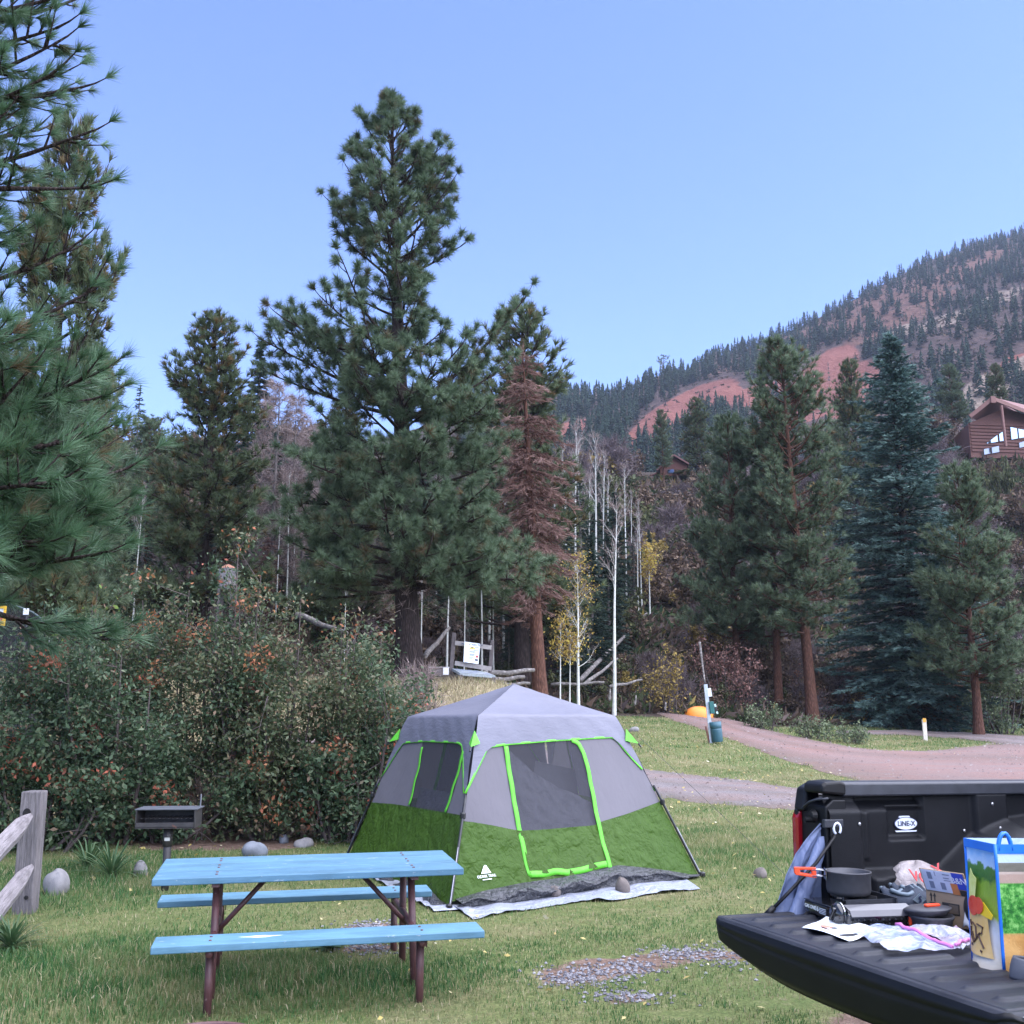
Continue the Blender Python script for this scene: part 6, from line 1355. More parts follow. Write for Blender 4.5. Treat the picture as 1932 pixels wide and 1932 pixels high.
for q in (q4[0], q4[3], q4[2]):
    b = MB(); q2 = q * .92 + cq * .08; x_, y_ = q2[0] + sb[0], q2[1] + sb[1]; b.beam((q2[0], q2[1], tz(x_, y_) - sb[2] - .2), (q2[0], q2[1], q2[2] - .05), .09, .09, (0, 1, 0)); b.build('leg', M_brown, LP)
# timber box and low dark wall beside it
bx = at(829, 1264, 29.5); BX = thing('timber_box', 'small grey timber box with a pale lid on the bank left of the notice frame', 'box', loc=(float(bx[0]), 29.5, float(bx[2]) - .12))
b = MB(); b.box((0, 0, .06), (.5, .35, .24)); b.build('body', M_brown, BX); b = MB(); b.box((0, 0, .19), (.56, .4, .03)); b.build('lid', M_grey_t, BX); b = MB(); b.box((.2, -.19, .08), (.16, .03, .2)); b.build('white_panel', mat('white_board', (.6, .6, .58), .6), BX)
b = MB(); p, q = at(808, 1280, 30.6), at(930, 1284, 31.2); b.beam(p - p, q - p, .12, .32); o = b.build('low_wall', mat('dark_boards', (.03, .035, .045), .8), None, loc=tuple(p)); tag(o, 'low dark board wall behind the slanted display panel', 'wall')

# ================================================================== round wooden tank, netting fence and signs at the left
kd = 36.0; kb = at(428, 1118, kd); TK = thing('water_tank', 'round grey wooden tank with an orange roof peeping over the shrubs', 'tank', loc=(float(kb[0]), kd, float(kb[2]) - 1.5)); kk = kd / F
M_stave = mat('grey_staves', (.17, .16, .165), .85, (.3, .29, .3), scale=5, stretch=(9, 9, .6), bmp=.4)
zt = at(428, 1073, kd)[2] - float(kb[2]) + 1.5; rr_ = 15.5 * kk
for q in range(20):
    a = 2 * np.pi * q / 20; b = MB(); b.box((rr_ * math.cos(a), rr_ * math.sin(a), zt - .375), (.03, rr_ * .305, .75), rotz(a)); b.build('stave', M_stave, TK)
b = MB(); b.lathe([(rr_ * 1.1, zt), (rr_ * .6, zt + 5 * kk), (0, zt + 9 * kk)], 20); b.build('roof', mat('orange_roof', (.36, .17, .11), .7), TK)
b = MB(); [b.lathe([(rr_ * 1.03, z - .015), (rr_ * 1.045, z), (rr_ * 1.03, z + .015)], 20) for z in (zt - .65, zt - .35, zt - .06)]; b.build('hoop', M_iron, TK)
for x_, y_ in ((-.22, -.2), (.22, -.2), (.22, .2), (-.22, .2)):
    b = MB(); b.box((x_, y_, (zt - .75) / 2 - .2), (.09, .09, zt - .35)); b.build('leg', M_brown, TK)
NF = 17.0; nf = at(20, 1200, NF); NE = thing('netting_fence', 'dark netting fence with a sagging top rail at the far left', 'fence', loc=(float(nf[0]), NF, float(nf[2])))
tp = [(-60, 1128), (0, 1136), (25, 1142), (45, 1149), (62, 1156), (74, 1165), (82, 1176), (86, 1190)]; P = [at(u, v, NF) - nf for u, v in tp]
b = MB(); b.tube(P, .022, 8); b.build('top_rail', mat('dark_green_pipe', (.02, .04, .045), .35), NE, smooth=True)
b = MB(); V = []; [V.extend([q, np.array([q[0], q[1], -1.6])]) for q in P]; b.add(V, [(2 * i, 2 * i + 1, 2 * i + 3, 2 * i + 2) for i in range(len(P) - 1)]); b.build('netting', mesh_mat('dark_netting', (.03, .035, .045), .5), NE)
b = MB(); q = at(50, 1175, NF) - nf; b.tube([(q[0], .02, -1.6), (q[0] + .0, .02, (at(48, 1150, NF) - nf)[2])], .02, 8); b.build('post', M_pole, NE)
ys_ = at(2, 1162, NF - .15); SY = thing('yellow_sign', 'yellow sign with red lettering hung on the netting fence at the frame edge', 'sign', loc=tuple(ys_)); k = NF / F
b = MB(); b.box((-11 * k, 0, 0), (40 * k, .012, 37 * k)); b.build('board', mat('yellow_paint', (.72, .42, .02), .5), SY, bev=.012)
Mt = Matrix.Translation((-1.5 * k, -.009, -6 * k)) @ Matrix.Rotation(R(90), 4, 'X') @ Matrix.Rotation(R(12), 4, 'Z'); text_mesh('lettering', 'r9', 13 * k, mat('red_paint', (.5, .03, .05), .5), SY, Mt, .002)
b = MB(); b.box((.5 * k, -.008, 7 * k), (7 * k, .004, 13 * k)); b.build('figure', mat('grey_print', (.5, .53, .55), .6), SY)
wsg = at(49, 1154, NF - .12); SW = thing('white_sign', 'small blank white sign on a dark post behind the shrubs', 'sign', loc=tuple(wsg)); b = MB(); b.box((0, 0, 0), (10.5 * k, .012, 12 * k)); b.build('board', mat('white_paint', (.75, .77, .8), .5), SW, bev=.008); b = MB(); b.tube([(.02, .03, -1.4), (0, .03, -.03)], .016, 8); b.build('post', M_pole, SW)

# ================================================================== cabin and house up the slope
M_redw = mat('red_stained_boards', (.075, .026, .02), .75, (.125, .046, .035), scale=4, stretch=(1, 1, 5), bmp=.3); M_roofr = mat('red_shingles', (.13, .055, .052), .8, (.18, .085, .08), scale=10, stretch=(1, 1, 6), bmp=.4); M_fascia = mat('pink_brown_trim', (.17, .075, .06), .6)
def glass(name, c, r_=.05):
    m, t, b = nmat(name); b.inputs['Base Color'].default_value = rgb(c); b.inputs['Metallic'].default_value = .85; b.inputs['Roughness'].default_value = r_; return m
M_glass = glass('sky_reflecting_glass', (.22, .31, .42)); M_glass_d = glass('dim_glass', (.13, .15, .2), .12)
cd = 107.0; cb = at(1272, 895, cd); k = cd / F; CB = thing('small_cabin', 'small red gabled cabin with a white flue high on the slope', 'cabin', loc=(float(cb[0]), cd, float(cb[2]) - 1.0), rz=R(-8))
g = lambda u, v: ((u - 1272) * k * 1.03, (895 - v) * k * 1.03 + 1.0)
gp_ = [g(1246, 897), g(1296, 897), g(1296, 878), g(1272, 861), g(1246, 882)]
b = MB(); b.prism([(x, -z) for x, z in gp_][::-1], 0, 5, [[1, 0, 0, 0], [0, 0, 1, 0], [0, -1, 0, 0], [0, 0, 0, 1]]); b.build('wall', M_redw, CB)
pk = g(1272, 859)
for s, e in ((-1, g(1240, 887)), (1, g(1299, 877))):
    b = MB(); b.beam((e[0], 2.4, e[1]), (pk[0], 2.4, pk[1]), 5.8, .14, (0, 0, 1)); b.build('roof', M_roofr, CB)
b = MB(); e = g(1205, 897); b.beam((e[0], 3, e[1] - .2), (g(1240, 886)[0], 3, g(1240, 886)[1]), 3.5, .12); b.build('porch_roof', M_roofr, CB)
b = MB(); x, z = g(1253, 880); b.tube([(x, 1.2, z - 1), (x, 1.2, g(1253, 866)[1])], .14, 10); fl = b.build('flue', mat('white_flue', (.7, .72, .74), .4), CB); b = MB(); b.lathe([(.2, 0), (.2, .16), (0, .2)], 10, (x, 1.2, g(1253, 866)[1])); b.build('flue_cap', M_galv, fl)
b = MB(); x, z = g(1266, 889); b.box((x, -.03, z), (13 * k, .06, 8 * k)); wn_ = b.build('window', M_brown, CB); b = MB(); b.box((x, -.07, z), (11.5 * k, .02, 6.5 * k)); b.build('pane', M_glass_d, wn_)

hd = 110.0; k = hd / F / .93; hb = at(1846, 855, hd); HS = thing('log_house', 'red-brown log house with a deep gable and big windows at the right edge', 'house', loc=(float(hb[0]), hd, float(hb[2])), rz=R(0))
q = lambda u, v, dy=0.0: np.array([(u - 1846) * k, dy, (855 - v) * k])
# the gable wall faces the camera-left; the body runs back to the right
yw = R(-24); ex = np.array([math.cos(yw), -math.sin(yw), 0]); ey = np.array([-ex[1], ex[0], 0])
wallL, wallR = 1838, 2010
def pw(u, v, dy=0): # a point on the gable wall plane through its left end
    x = (u - 1838) * k; return q(1838, v) + np.array([x, x * .12, 0]) + np.array([0, dy, 0])
b = MB(); V = [pw(1832, 863), pw(2010, 863), pw(2010, 795), pw(1905, 768), pw(1832, 800)]; V2 = [p + np.array([1.5, 9, 0]) for p in V]; b.add(V + V2, [(0, 1, 2, 3, 4), (9, 8, 7, 6, 5), (0, 5, 6, 1), (0, 4, 9, 5), (1, 6, 7, 2)]); b.build('wall', M_redw, HS)
for r_ in range(9):
    v = 850 - r_ * 6.2; b = MB(); p, s = pw(1834, v, -.06), pw(2008, v - 3.5 * 0, -.06); b.beam(p, s, .1, 4.6 * k); b.build('log_course', M_redw, HS, bev=.03)
rl, rt, rr2 = q(1829, 791, -.9), q(1868, 760, -1.5), q(1958, 790, -.9); bk = np.array([13, 9, .6])
def slab(a, b_, d, th, m_, name):
    bb = MB(); n = np.array([0, 0, th]); bb.add([a, b_, b_ + d, a + d, a + n, b_ + n, b_ + d + n, a + d + n], [(0, 3, 2, 1), (4, 5, 6, 7), (0, 1, 5, 4), (1, 2, 6, 5), (2, 3, 7, 6), (3, 0, 4, 7)]); return bb.build(name, m_, HS)
slab(rl, rt, bk * [.6, 1, 1], .16, M_roofr, 'roof'); slab(rt, rr2 + [0, .5, 0], bk, .16, M_roofr, 'roof')
b = MB(); b.beam(rl + [0, -.06, .0], rt + [0, -.06, .0], .14, .42); b.beam(rt + [0, -.06, .0], rr2 + [0, .4, 0], .14, .42); b.build('bargeboard', M_fascia, HS)
b = MB(); b.beam(rt + [0, -.1, -.55], rt + [0, -.1, .2], .5, .3, (0, 1, 0)); b.build('ridge_end', M_fascia, HS)
b = MB(); b.tube([q(1886, 848, -1.3), q(1884.5, 772, -1.3)], .16, 8); b.build('porch_post', M_fascia, HS)
def pane(pts, m_=M_glass, dy=-.16):
    P = [pw(u, v, dy) for u, v in pts]; c = sum(P) / len(P); n = len(P)
    b = MB(); b.add([c + (p - c) * 1.07 for p in P] + [c + (p - c) * 1.07 + np.array([0, .12, 0]) for p in P], [tuple(range(n)), tuple(range(n, 2 * n))[::-1]] + [(i, n + i, n + (i + 1) % n, (i + 1) % n) for i in range(n)]); w_ = b.build('window', M_brown, HS)
    b = MB(); b.add([p + np.array([0, -.05, 0]) for p in P], [tuple(range(n))]); b.build('pane', m_, w_)
pane([(1862, 837), (1884, 833), (1884, 821)]); pane([(1888, 832), (1901, 830), (1901, 810), (1888, 819)])
pane([(1911, 828), (1923, 825.5), (1923, 807), (1911, 805)]); pane([(1926, 825), (1946, 821), (1946, 811), (1926, 807.5)])
pane([(1856, 858), (1869, 855), (1869, 845), (1856, 848)], M_glass_d); pane([(1871, 855), (1885, 852), (1885, 841), (1871, 844.5)], M_glass_d); pane([(1925, 843), (1946, 838), (1946, 827), (1925, 834)], M_glass_d)
# ================================================================== pickup truck, tailgate down
ta = np.array([.93370, .35748, -.02043]); tb = np.array([.35767, -.93383, .00655]); tcv = np.array([.01674, .01343, .99977]); tO = np.array([1.362, 4.663, .883])
TM = Matrix.Identity(4)
for i in range(3): TM[i][0] = ta[i]; TM[i][1] = -tb[i]; TM[i][2] = tcv[i]; TM[i][3] = tO[i]
T = lambda A, B, C: np.array([A, -B, C], float)
TRUCK = thing('pickup_truck', 'dark pickup truck with its tailgate lowered and a sprayed black bed', 'pickup truck', mat=TM)
def liner(name, c1, c2, r_=.55, bs=260):
    m, t, b = nmat(name); vec = coords(t, 'Object'); n1 = noise(t, vec, 5, 5, .6); n2 = noise(t, vec, bs, 3, .7)
    c = ramp(t, n1, [(.3, c1), (.7, c2)]); t.links.new(c, b.inputs['Base Color']); b.inputs['Roughness'].default_value = r_; b.inputs['Specular IOR Level'].default_value = .2; bump(t, b, n2, .5, .002); return m
M_liner = liner('sprayed_bed_liner', (.0035, .004, .0055), (.009, .0095, .012), .5); M_gate = liner('sky_sheen_tailgate_liner', (.012, .013, .018), (.028, .03, .038), .42)  # tailgate liner lighter and bluer: the sky's sheen put into its colour
M_paint = mat('black_truck_paint', (.002, .0024, .0035), .45, (.004, .0045, .006), spec=.25, coat=.0); M_plastic = mat('black_trim_plastic', (.004, .004, .005), .4, (.008, .008, .009), spec=.25); M_cap = mat('grey_rail_cap', (.018, .02, .026), .42, (.032, .035, .044), scale=20)
m, t, b_ = nmat('red_lens'); b_.inputs['Base Color'].default_value = (.25, .006, .012, 1); b_.inputs['Roughness'].default_value = .12; b_.inputs['Coat Weight'].default_value = .6; M_lens = m
M_steel = mat('worn_steel', (.3, .3, .31), .35, (.42, .42, .43), metal=.8); M_badge = mat('badge_white', (.62, .66, .74), .4); M_navy = mat('badge_navy', (.02, .025, .07), .5)
def arch(A): return np.interp(A, [.55, .60, .66, .74, .82, .9, 1.0, 1.15, 1.35, 1.5, 1.65, 1.8], [.10, .14, .185, .24, .29, .325, .352, .368, .37, .35, .30, .2])
def wall_d(A, C):
    d = -.045 * sst(.40, .455, C) + .04 * (1 - sst(.165, .2, A))
    x0, x1, y0, y1 = .345, .655, .275, .425; cut = .09
    q = max(x0 - A, A - x1, y0 - C, C - y1, ((A - x1) - (C - y0) + cut) * .707)
    d -= .03 * (1 - float(sst(-.022, .004, q)))
    d += .075 * float(sst(.165, .12, C)) * float(sst(.18, .21, A)) * (1 - float(sst(.62, .75, A)))
    for g in (.32, .50): d -= .018 * math.exp(-((A - g - .05 * (C - .06)) / .05) ** 4) * float(sst(.14, .11, C))
    if A > .55: d = max(d, .16 * float(sst(arch(A) + .012, arch(A) - .062, C)))
    q = max(.835 - A, A - 1.03, .27 - C + .25 * max(0, .95 - A), C - .48); d += .03 * (1 - float(sst(-.01, .012, q)))
    q = max(abs(A - .222) - .012, abs(C - .30) - .1); d += .008 * (1 - float(sst(-.006, .006, q)))
    return d
b = MB(); b.grid(lambda i, j: T(.0 + 1.72 * i, wall_d(1.72 * i, .505 * j) , .505 * j), 190, 76, flip=True)
FW = b.build('bed_wall', M_liner, TRUCK, smooth=True); FW['label'] = 'far inner bed wall with oval badge'
b = MB()
for A, C in ((.93, .43), (.935, .325), (.78, .31), (.155, .355)): b.lathe([(.0, .004), (.007, .003), (.009, 0)], 10, T(A, wall_d(A, C) + .002, C), rotx(R(90)))
b.build('bolt', M_steel, FW, smooth=True)
def oval(cx, cz, rx, rz, n=36): return [(cx + rx * math.cos(q), cz + rz * math.sin(q)) for q in np.linspace(0, 2 * np.pi, n, endpoint=False)]
MXZ = np.array([[1, 0, 0, 0], [0, 0, -1, 0], [0, 1, 0, 0], [0, 0, 0, 1.0]])  # outline x,z ; extrude towards -y (near side)
def onwall(poly, d0, d1, m_, name, parent): b = MB(); b.prism(poly, d0, d1, MXZ); return b.build(name, m_, parent)
dB = wall_d(.47, .345) + .001
bd = onwall(oval(.468, .345, .066, .029), dB, dB + .004, M_navy, 'badge', FW); onwall(oval(.468, .345, .062, .026), dB + .004, dB + .006, M_badge, 'badge_face', FW)
onwall([(.43, .372), (.495, .372), (.49, .379), (.435, .379)], dB, dB + .004, M_badge, 'badge_tab', FW); onwall([(.41, .309), (.525, .309), (.53, .315), (.405, .315)], dB, dB + .004, M_badge, 'badge_tab', FW)
text_mesh('badge_lettering', 'LINE-X', .031, M_navy, FW, Matrix.Translation((.468, -(dB + .0075), .345)) @ Matrix.Rotation(R(90), 4, 'X'), .0006, sx=1.05)
# rail cap, outer skin, corner post, tail light
b = MB(); b.prism([(-.10, .472), (.03, .472), (.034, .48), (.034, .525), (.026, .533), (-.09, .533), (-.10, .525)][::-1], .085, 1.74, [[0, 0, 1, 0], [-1, 0, 0, 0], [0, 1, 0, 0], [0, 0, 0, 1]]); b.build('rail_cap', M_cap, TRUCK, bev=.004)
b = MB(); b.prism([(-.03, .485), (.10, .475), (.10, .53), (.07, .539), (-.01, .534), (-.03, .52)], -.10, .036, MXZ); b.build('rail_end_cap', M_plastic, TRUCK, bev=.012, seg=3)
b = MB(); b.prism([(-.03, -.30), (1.75, -.30), (1.75, .47), (.02, .47), (-.035, .40)], -.17, -.145, MXZ); b.build('outer_side', M_paint, TRUCK, bev=.006)
b = MB(); b.prism([(-.02, -.02), (.10, -.02), (.10, .46), (.03, .46), (-.012, .43)], -.15, .028, MXZ); PO = b.build('corner_post', M_paint, TRUCK, bev=.008)
b = MB(); b.prism([(-.04, .10), (.03, .10), (.035, .40), (-.025, .405), (-.04, .37)], -.185, -.14, MXZ); b.build('tail_light', M_lens, TRUCK, bev=.014, seg=3)
b = MB(); b.prism([(-.035, .40), (.06, .40), (.06, .50), (.04, .525), (-.015, .5)], -.175, -.10, MXZ); b.build('light_housing', M_plastic, TRUCK, bev=.014, seg=3)
b = MB(); b.tube([T(-.03, -.1, .42), T(-.035, -.05, .445), T(-.03, .0, .46), T(.0, .035, .465)], .006, 6); b.build('seal', M_cap, PO, smooth=True)
b = MB(); b.lathe([(0, .02), (.02, .018), (.03, .0)], 14, T(-.02, -.045, .385), roty(R(-90))); b.lathe([(.012, .05), (.012, .0)], 10, T(-.02, -.045, .37), roty(R(-90))); b.build('striker', M_plastic, PO)
b = MB(); b.box(T(.02, .033, .36), (.10, .02, .035)); b.build('latch_plate', M_cap, PO, bev=.004); b = MB(); b.box(T(.045, .033, .062), (.085, .04, .042)); b.build('hinge_block', M_cap, PO, bev=.006)
# tailgate cable with steel loop
b = MB(); a_ = np.linspace(-.9, 4.2, 18); b.tube([T(.035 + .018 * math.cos(q), .04, .338 + .024 * math.sin(q)) for q in a_], .006, 7); b.build('cable_loop', M_badge, PO, smooth=True)
b = MB(); b.tube([T(.02, .045, .31), T(-.07, .03, .2), T(-.2, .02, .09), T(-.318, .012, -.004)], .0075, 7); b.tube([T(-.285, .016, .024), T(-.325, .012, -.008)], .013, 7); b.build('tailgate_cable', M_plastic, TRUCK, smooth=True)
# tailgate
WT = 1.52
def gate_h(A, B):
    e = min(A + .575, B, WT - B) ; h = .0
    g = abs(min(A + .575, B - .0, WT - B) - .045); h -= .012 * math.exp(-(g / .008) ** 2)
    h += .004 * (1 - float(sst(.03, .045, e)))
    for k in range(11):
        Bc = .14 + k * .124; r = .024; dx = max(0, -.45 - A, A + .19); q = math.hypot(dx, B - Bc) - r; h += .011 * (1 - float(sst(-.012, .004, q)))
    e2 = max(0, .012 - e); h -= e2 * .8
    return h
b = MB(); nA, nB = 90, 230
As = np.concatenate([np.linspace(-.575, -.50, 30), np.linspace(-.495, -.01, nA - 29)]); Bs = np.linspace(0, WT, nB + 1)
rc = .06
def gate_pt(A, B):
    # the outer corners are rounded in plan
    for Bc, s in ((rc, -1), (WT - rc, 1)):
        if (B - Bc) * s > 0 and A < -.575 + rc:
            dx, dy = A + .575 - rc, (B - Bc); L = math.hypot(dx, dy)
            if L > rc: A, B = -.575 + rc + dx / L * rc, Bc + dy / L * rc
    return T(A, B, gate_h(A, B))
b.grid(lambda i, j: gate_pt(As[min(len(As) - 1, int(round(i * (len(As) - 1))))], Bs[int(round(j * nB))]), len(As) - 1, nB)
TG = b.build('tailgate', M_gate, TRUCK, smooth=True); TG['label'] = 'lowered tailgate with ribbed inner face'
def low(B): x = abs(B - WT / 2) / (WT / 2); return -.076 - .108 * (1 - x ** 2.6) ** .8
def tipface(i, j):
    # round the tip: from the far end, along the tip, to the near end
    L0 = .35; tot = L0 * 2 + WT; s = i * tot
    if s < L0: A, B = -.575 + rc * .0 + (L0 - s), 0.0; n = np.array([0, -1.0])
    elif s > L0 + WT: A, B = -.575 + (s - L0 - WT), WT; n = np.array([0, 1.0])
    else: A, B = -.575, s - L0; n = np.array([-1.0, 0])
    P0 = gate_pt(A, min(WT, max(0, B))); l = low(min(WT - .02, max(.02, B))) if n[0] else -.076
    A0, B0 = P0[0], -P0[1]; c0 = P0[2]
    pr = np.interp(j, [0, .1, .2, .25, .3, .4, .8, 1.0], [0, .009, .011, .004, .008, .008, .0, -.05]); c = c0 + (l - c0) * j
    n3 = np.array([-1.0, 0]) if (0 < s - L0 < WT) else n
    return T(A0 + n3[0] * pr, B0 + n3[1] * pr, c)
b = MB(); b.grid(tipface, 240, 22); b.build('tailgate_tip', M_paint, TG, smooth=True)
b = MB(); b.grid(lambda i, j: T(-.53 + .52 * j, .02 + (WT - .04) * i, low(.02 + (WT - .04) * i) + (.06 * j)), 40, 6, flip=True); b.build('tailgate_skin', M_paint, TG, smooth=True)
b = MB(); b.box(T(-.50, WT + .004, -.03), (.05, .012, .05)); b.lathe([(.014, 0), (.014, .02), (0, .022)], 10, T(-.44, WT + .006, -.035), rotx(R(90))); b.build('latch', M_steel, TG)
# bed floor with ribs
b = MB(); b.grid(lambda i, j: T(.0 + 1.72 * i, .0 + WT * j, -.004 - .012 * float(sst(.35, .65, .5 + .5 * math.sin(j * WT * 44)))), 6, 180); b.build('bed_floor', M_liner, TRUCK, smooth=True)
b = MB(); b.box(T(.0, WT / 2, -.02), (.03, WT, .02)); b.build('hinge_gap', M_plastic, TRUCK)
# near side wall, front bulkhead, bumper, cab and wheels
b = MB(); b.prism([(.0, -.02), (1.72, -.02), (1.72, .5), (.0, .5)], WT, WT + .15, MXZ); b.build('bed_wall', M_liner, TRUCK, bev=.01)
b = MB(); b.box(T(.91, WT + .07, .517), (1.7, .17, .06)); b.build('rail_cap', M_cap, TRUCK, bev=.008)
b = MB(); b.prism([(-.03, -.30), (1.75, -.30), (1.75, .47), (.02, .47), (-.035, .40)], WT + .15, WT + .175, MXZ); b.build('outer_side', M_paint, TRUCK, bev=.006)
b = MB(); b.prism([(-.055, .10), (.03, .10), (.035, .40), (-.03, .405), (-.055, .37)], WT + .11, WT + .19, MXZ); b.build('tail_light', M_lens, TRUCK, bev=.014, seg=3)
b = MB(); b.box(T(1.74, WT / 2, .24), (.05, WT + .3, .55)); b.build('bulkhead', M_liner, TRUCK, bev=.01)
b = MB(); b.box(T(.03, WT / 2, -.40), (.16, WT - .62, .16)); BU = b.build('bumper', M_plastic, TRUCK, bev=.03, seg=3); b = MB(); b.box(T(.02, WT / 2, -.31), (.14, .5, .02)); b.build('bumper_step', M_cap, BU)
b = MB(); b.box(T(2.3, WT / 2, -.32), (3.4, 1.1, .16)); b.build('chassis', M_plastic, TRUCK, bev=.02)
b = MB(); b.prism([(1.78, -.35), (5.0, -.35), (5.05, .1), (4.9, .28), (3.7, .38), (3.1, .95), (1.95, .98), (1.8, .45)], -.15, WT + .15, MXZ); CA = b.build('cab', M_paint, TRUCK, bev=.05, seg=3)
for B0, B1 in ((-.158, -.152), (WT + .152, WT + .158)):
    b = MB(); b.prism([(1.95, .45), (3.45, .45), (3.05, .88), (2.0, .9)], B0, B1, MXZ); b.build('side_window', M_glass_d, CA)
b = MB(); b.box(T(1.83, WT / 2, .7), (.03, 1.2, .36), roty(R(-14))); b.build('rear_window', M_glass_d, CA)
for A in (1.15, 4.3):
    for B in (-.03, WT + .03):
        rw = .39; zc = tz(*(tO[:2] + (ta * A + tb * B)[:2])) - tO[2] + rw + .02 - ta[2] * A
        b = MB(); b.lathe([(rw * .62, -.12), (rw * .92, -.12), (rw, -.09), (rw, .09), (rw * .92, .12), (rw * .62, .12)], 28, T(A, B, zc), rotx(R(90))); w_ = b.build('wheel', M_plastic, TRUCK, smooth=True); b = MB(); b.lathe([(0, -.1), (rw * .62, -.11), (rw * .62, .11), (0, .1)], 20, T(A, B, zc), rotx(R(90))); b.build('rim', M_steel, w_)

# ================================================================== things on and about the tailgate
def on(name, label, cat, A, B, C=0.0, rz=0.0, group=None): return thing(name, label, cat, mat=TM @ Matrix.Translation((A, -B, C)) @ Matrix.Rotation(rz, 4, 'Z'), group=group)
# grey-blue rain jacket hung over the cable
M_jacket = fabric('blue_grey_nylon', (.15, .19, .32), .5, .1, .4, 7, (1, 1, .35), .5)
JK = on('rain_jacket', 'blue-grey nylon jacket draped over the tailgate cable behind the stove', 'jacket', 0, 0)
def jk(i, j):
    s = i; t_ = j  # s across (0 left/outer, 1 right), t down
    top = np.array([.005 + .07 * s, -.02, .375 - .02 * (1 - s)]); left = np.array([-.35, -.10, -.12]); right = np.array([.0, -.05, -.12])
    bx = left + (right - left) * s; P = top + (bx - top) * t_
    P[0] += .055 * math.sin(math.pi * t_) * (s - .45) - .03 * math.sin(t_ * 5 + 1) * (1 - s)
    fold = (.035 * rdg(s * 4.2 + .5 * nz(t_ * 2, 1), t_ * .5, 3) + .010 * rdg(s * 9 + t_ * 1.5, t_ * 1.2, 5)) * (.35 + .65 * t_) + .003 * rdg(s * 6 + t_ * 5, t_ * 9, 7)
    return T(P[0] + .3 * fold, P[1] + fold, P[2])
b = MB(); b.grid(jk, 70, 50); b.build('body', M_jacket, JK, smooth=True, solid=.004)
def slv(i, j):
    P = np.array([-.0 - .02 * i, -.05, .30]) * (1 - j) + np.array([-.19, -.03, -.03]) * j; a = 2 * np.pi * i; r_ = .03 + .016 * j
    return T(P[0] + r_ * math.cos(a) * .9 + .006 * rdg(j * 3, i * 4, 2), P[1] + .05 + r_ * math.sin(a) * .5, P[2] + .006 * rdg(j * 5, i * 3, 6))
b = MB(); b.grid(slv, 20, 30); b.build('sleeve', M_jacket, JK, smooth=True)
b = MB(); b.tube([T(-.06, -.02, .22), T(-.12, -.0, .14), T(-.16, .01, .02), T(-.17, .01, -.05)], .008, 6); b.build('dark_strap', M_plastic, JK, smooth=True)
b = MB(); b.lathe([(.0, .05), (.028, .04), (.034, 0), (.026, -.04), (.0, -.05)], 12, T(.03, -.0, .375), roty(R(35))); b.build('gathered_hood', M_plastic, JK, smooth=True)
# camp stove
M_enamel = mat('black_enamel', (.006, .006, .007), .14, (.01, .01, .011), coat=.6); M_graylid = mat('glossy_grey_lid', (.035, .035, .045), .3, (.05, .05, .06), coat=.5); M_gun = mat('hard_anodised', (.055, .056, .064), .5, (.075, .076, .085), metal=.3, scale=30); M_orange_h = mat('orange_silicone', (.78, .06, .015), .45, (.88, .09, .02)); M_chrome = mat('chrome_wire', (.4, .41, .44), .2, metal=1)
ST = on('camp_stove', 'black single-burner butane stove with a pot on it', 'stove', -.05, .25, .0, R(-7))
b = MB(); b.prism([(-.142, -.17), (.142, -.17), (.142, .17), (-.142, .17)], .012, .06); b.build('body', M_enamel, ST, bev=.008, seg=3)
b = MB(); b.prism([(-.142, .17), (-.142, -.07), (.135, -.07), (.135, .17)][::-1], .06, .066); b.build('top_plate', M_enamel, ST, bev=.003)
b = MB(); o_ = [(-.188, .014), (-.085, .014), (-.085, .056), (-.10, .078), (-.135, .085), (-.17, .076), (-.188, .056)]
b.prism([(x, z) for x, z in o_], -.135, .145, [[0, 0, 1, 0], [1, 0, 0, .018], [0, 1, 0, -.006], [0, 0, 0, 1]]); b.build('canister_case', M_enamel, ST, bev=.006, seg=3)
b = MB(); b.prism([(-.195, .054), (-.18, .076), (-.137, .091), (-.096, .083), (-.082, .06), (-.086, .06), (-.1, .08), (-.137, .087), (-.176, .073), (-.191, .054)], -.13, .15, [[0, 0, 1, 0], [1, 0, 0, .018], [0, 1, 0, -.006], [0, 0, 0, 1]]); b.build('case_lid', M_graylid, ST, bev=.002)
b = MB(); b.lathe([(.042, 0), (.042, .012), (.034, .026), (0, .027)], 24, (-.143, -.11, .05), roty(R(-90))); b.build('knob', M_enamel, ST, smooth=True); b = MB(); b.lathe([(.046, .0), (.046, .004), (.042, .004), (.042, 0)], 26, (-.143, -.11, .05), roty(R(-90))); b.build('knob_ring', M_chrome, ST)
b = MB(); b.box((-.172, -.11, .05), (.02, .01, .062), rotx(R(35))); b.build('knob_grip', M_enamel, ST, bev=.003)
b = MB(); [b.box((-.1435, y, z - .006), (.002, w_, .0025)) for y, w_, z in ((.02, .05, .052), (.02, .05, .046), (.02, .05, .04), (.02, .05, .034), (-.055, .004, .05))]; b.box((-.1435, -.05, .04), (.002, .007, .03)); b.build('data_print', mat('pale_print', (.5, .55, .62), .5), ST)
text_mesh('lettering', 'GAS ONE', .02, M_white, ST, Matrix.Translation((-.144, .115, .04)) @ Matrix.Rotation(R(-90), 4, 'Z') @ Matrix.Rotation(R(90), 4, 'X'), .0005)
text_mesh('lettering', '16', .026, M_white, ST, Matrix.Translation((-.144, .062, .04)) @ Matrix.Rotation(R(-90), 4, 'Z') @ Matrix.Rotation(R(90), 4, 'X'), .0005)
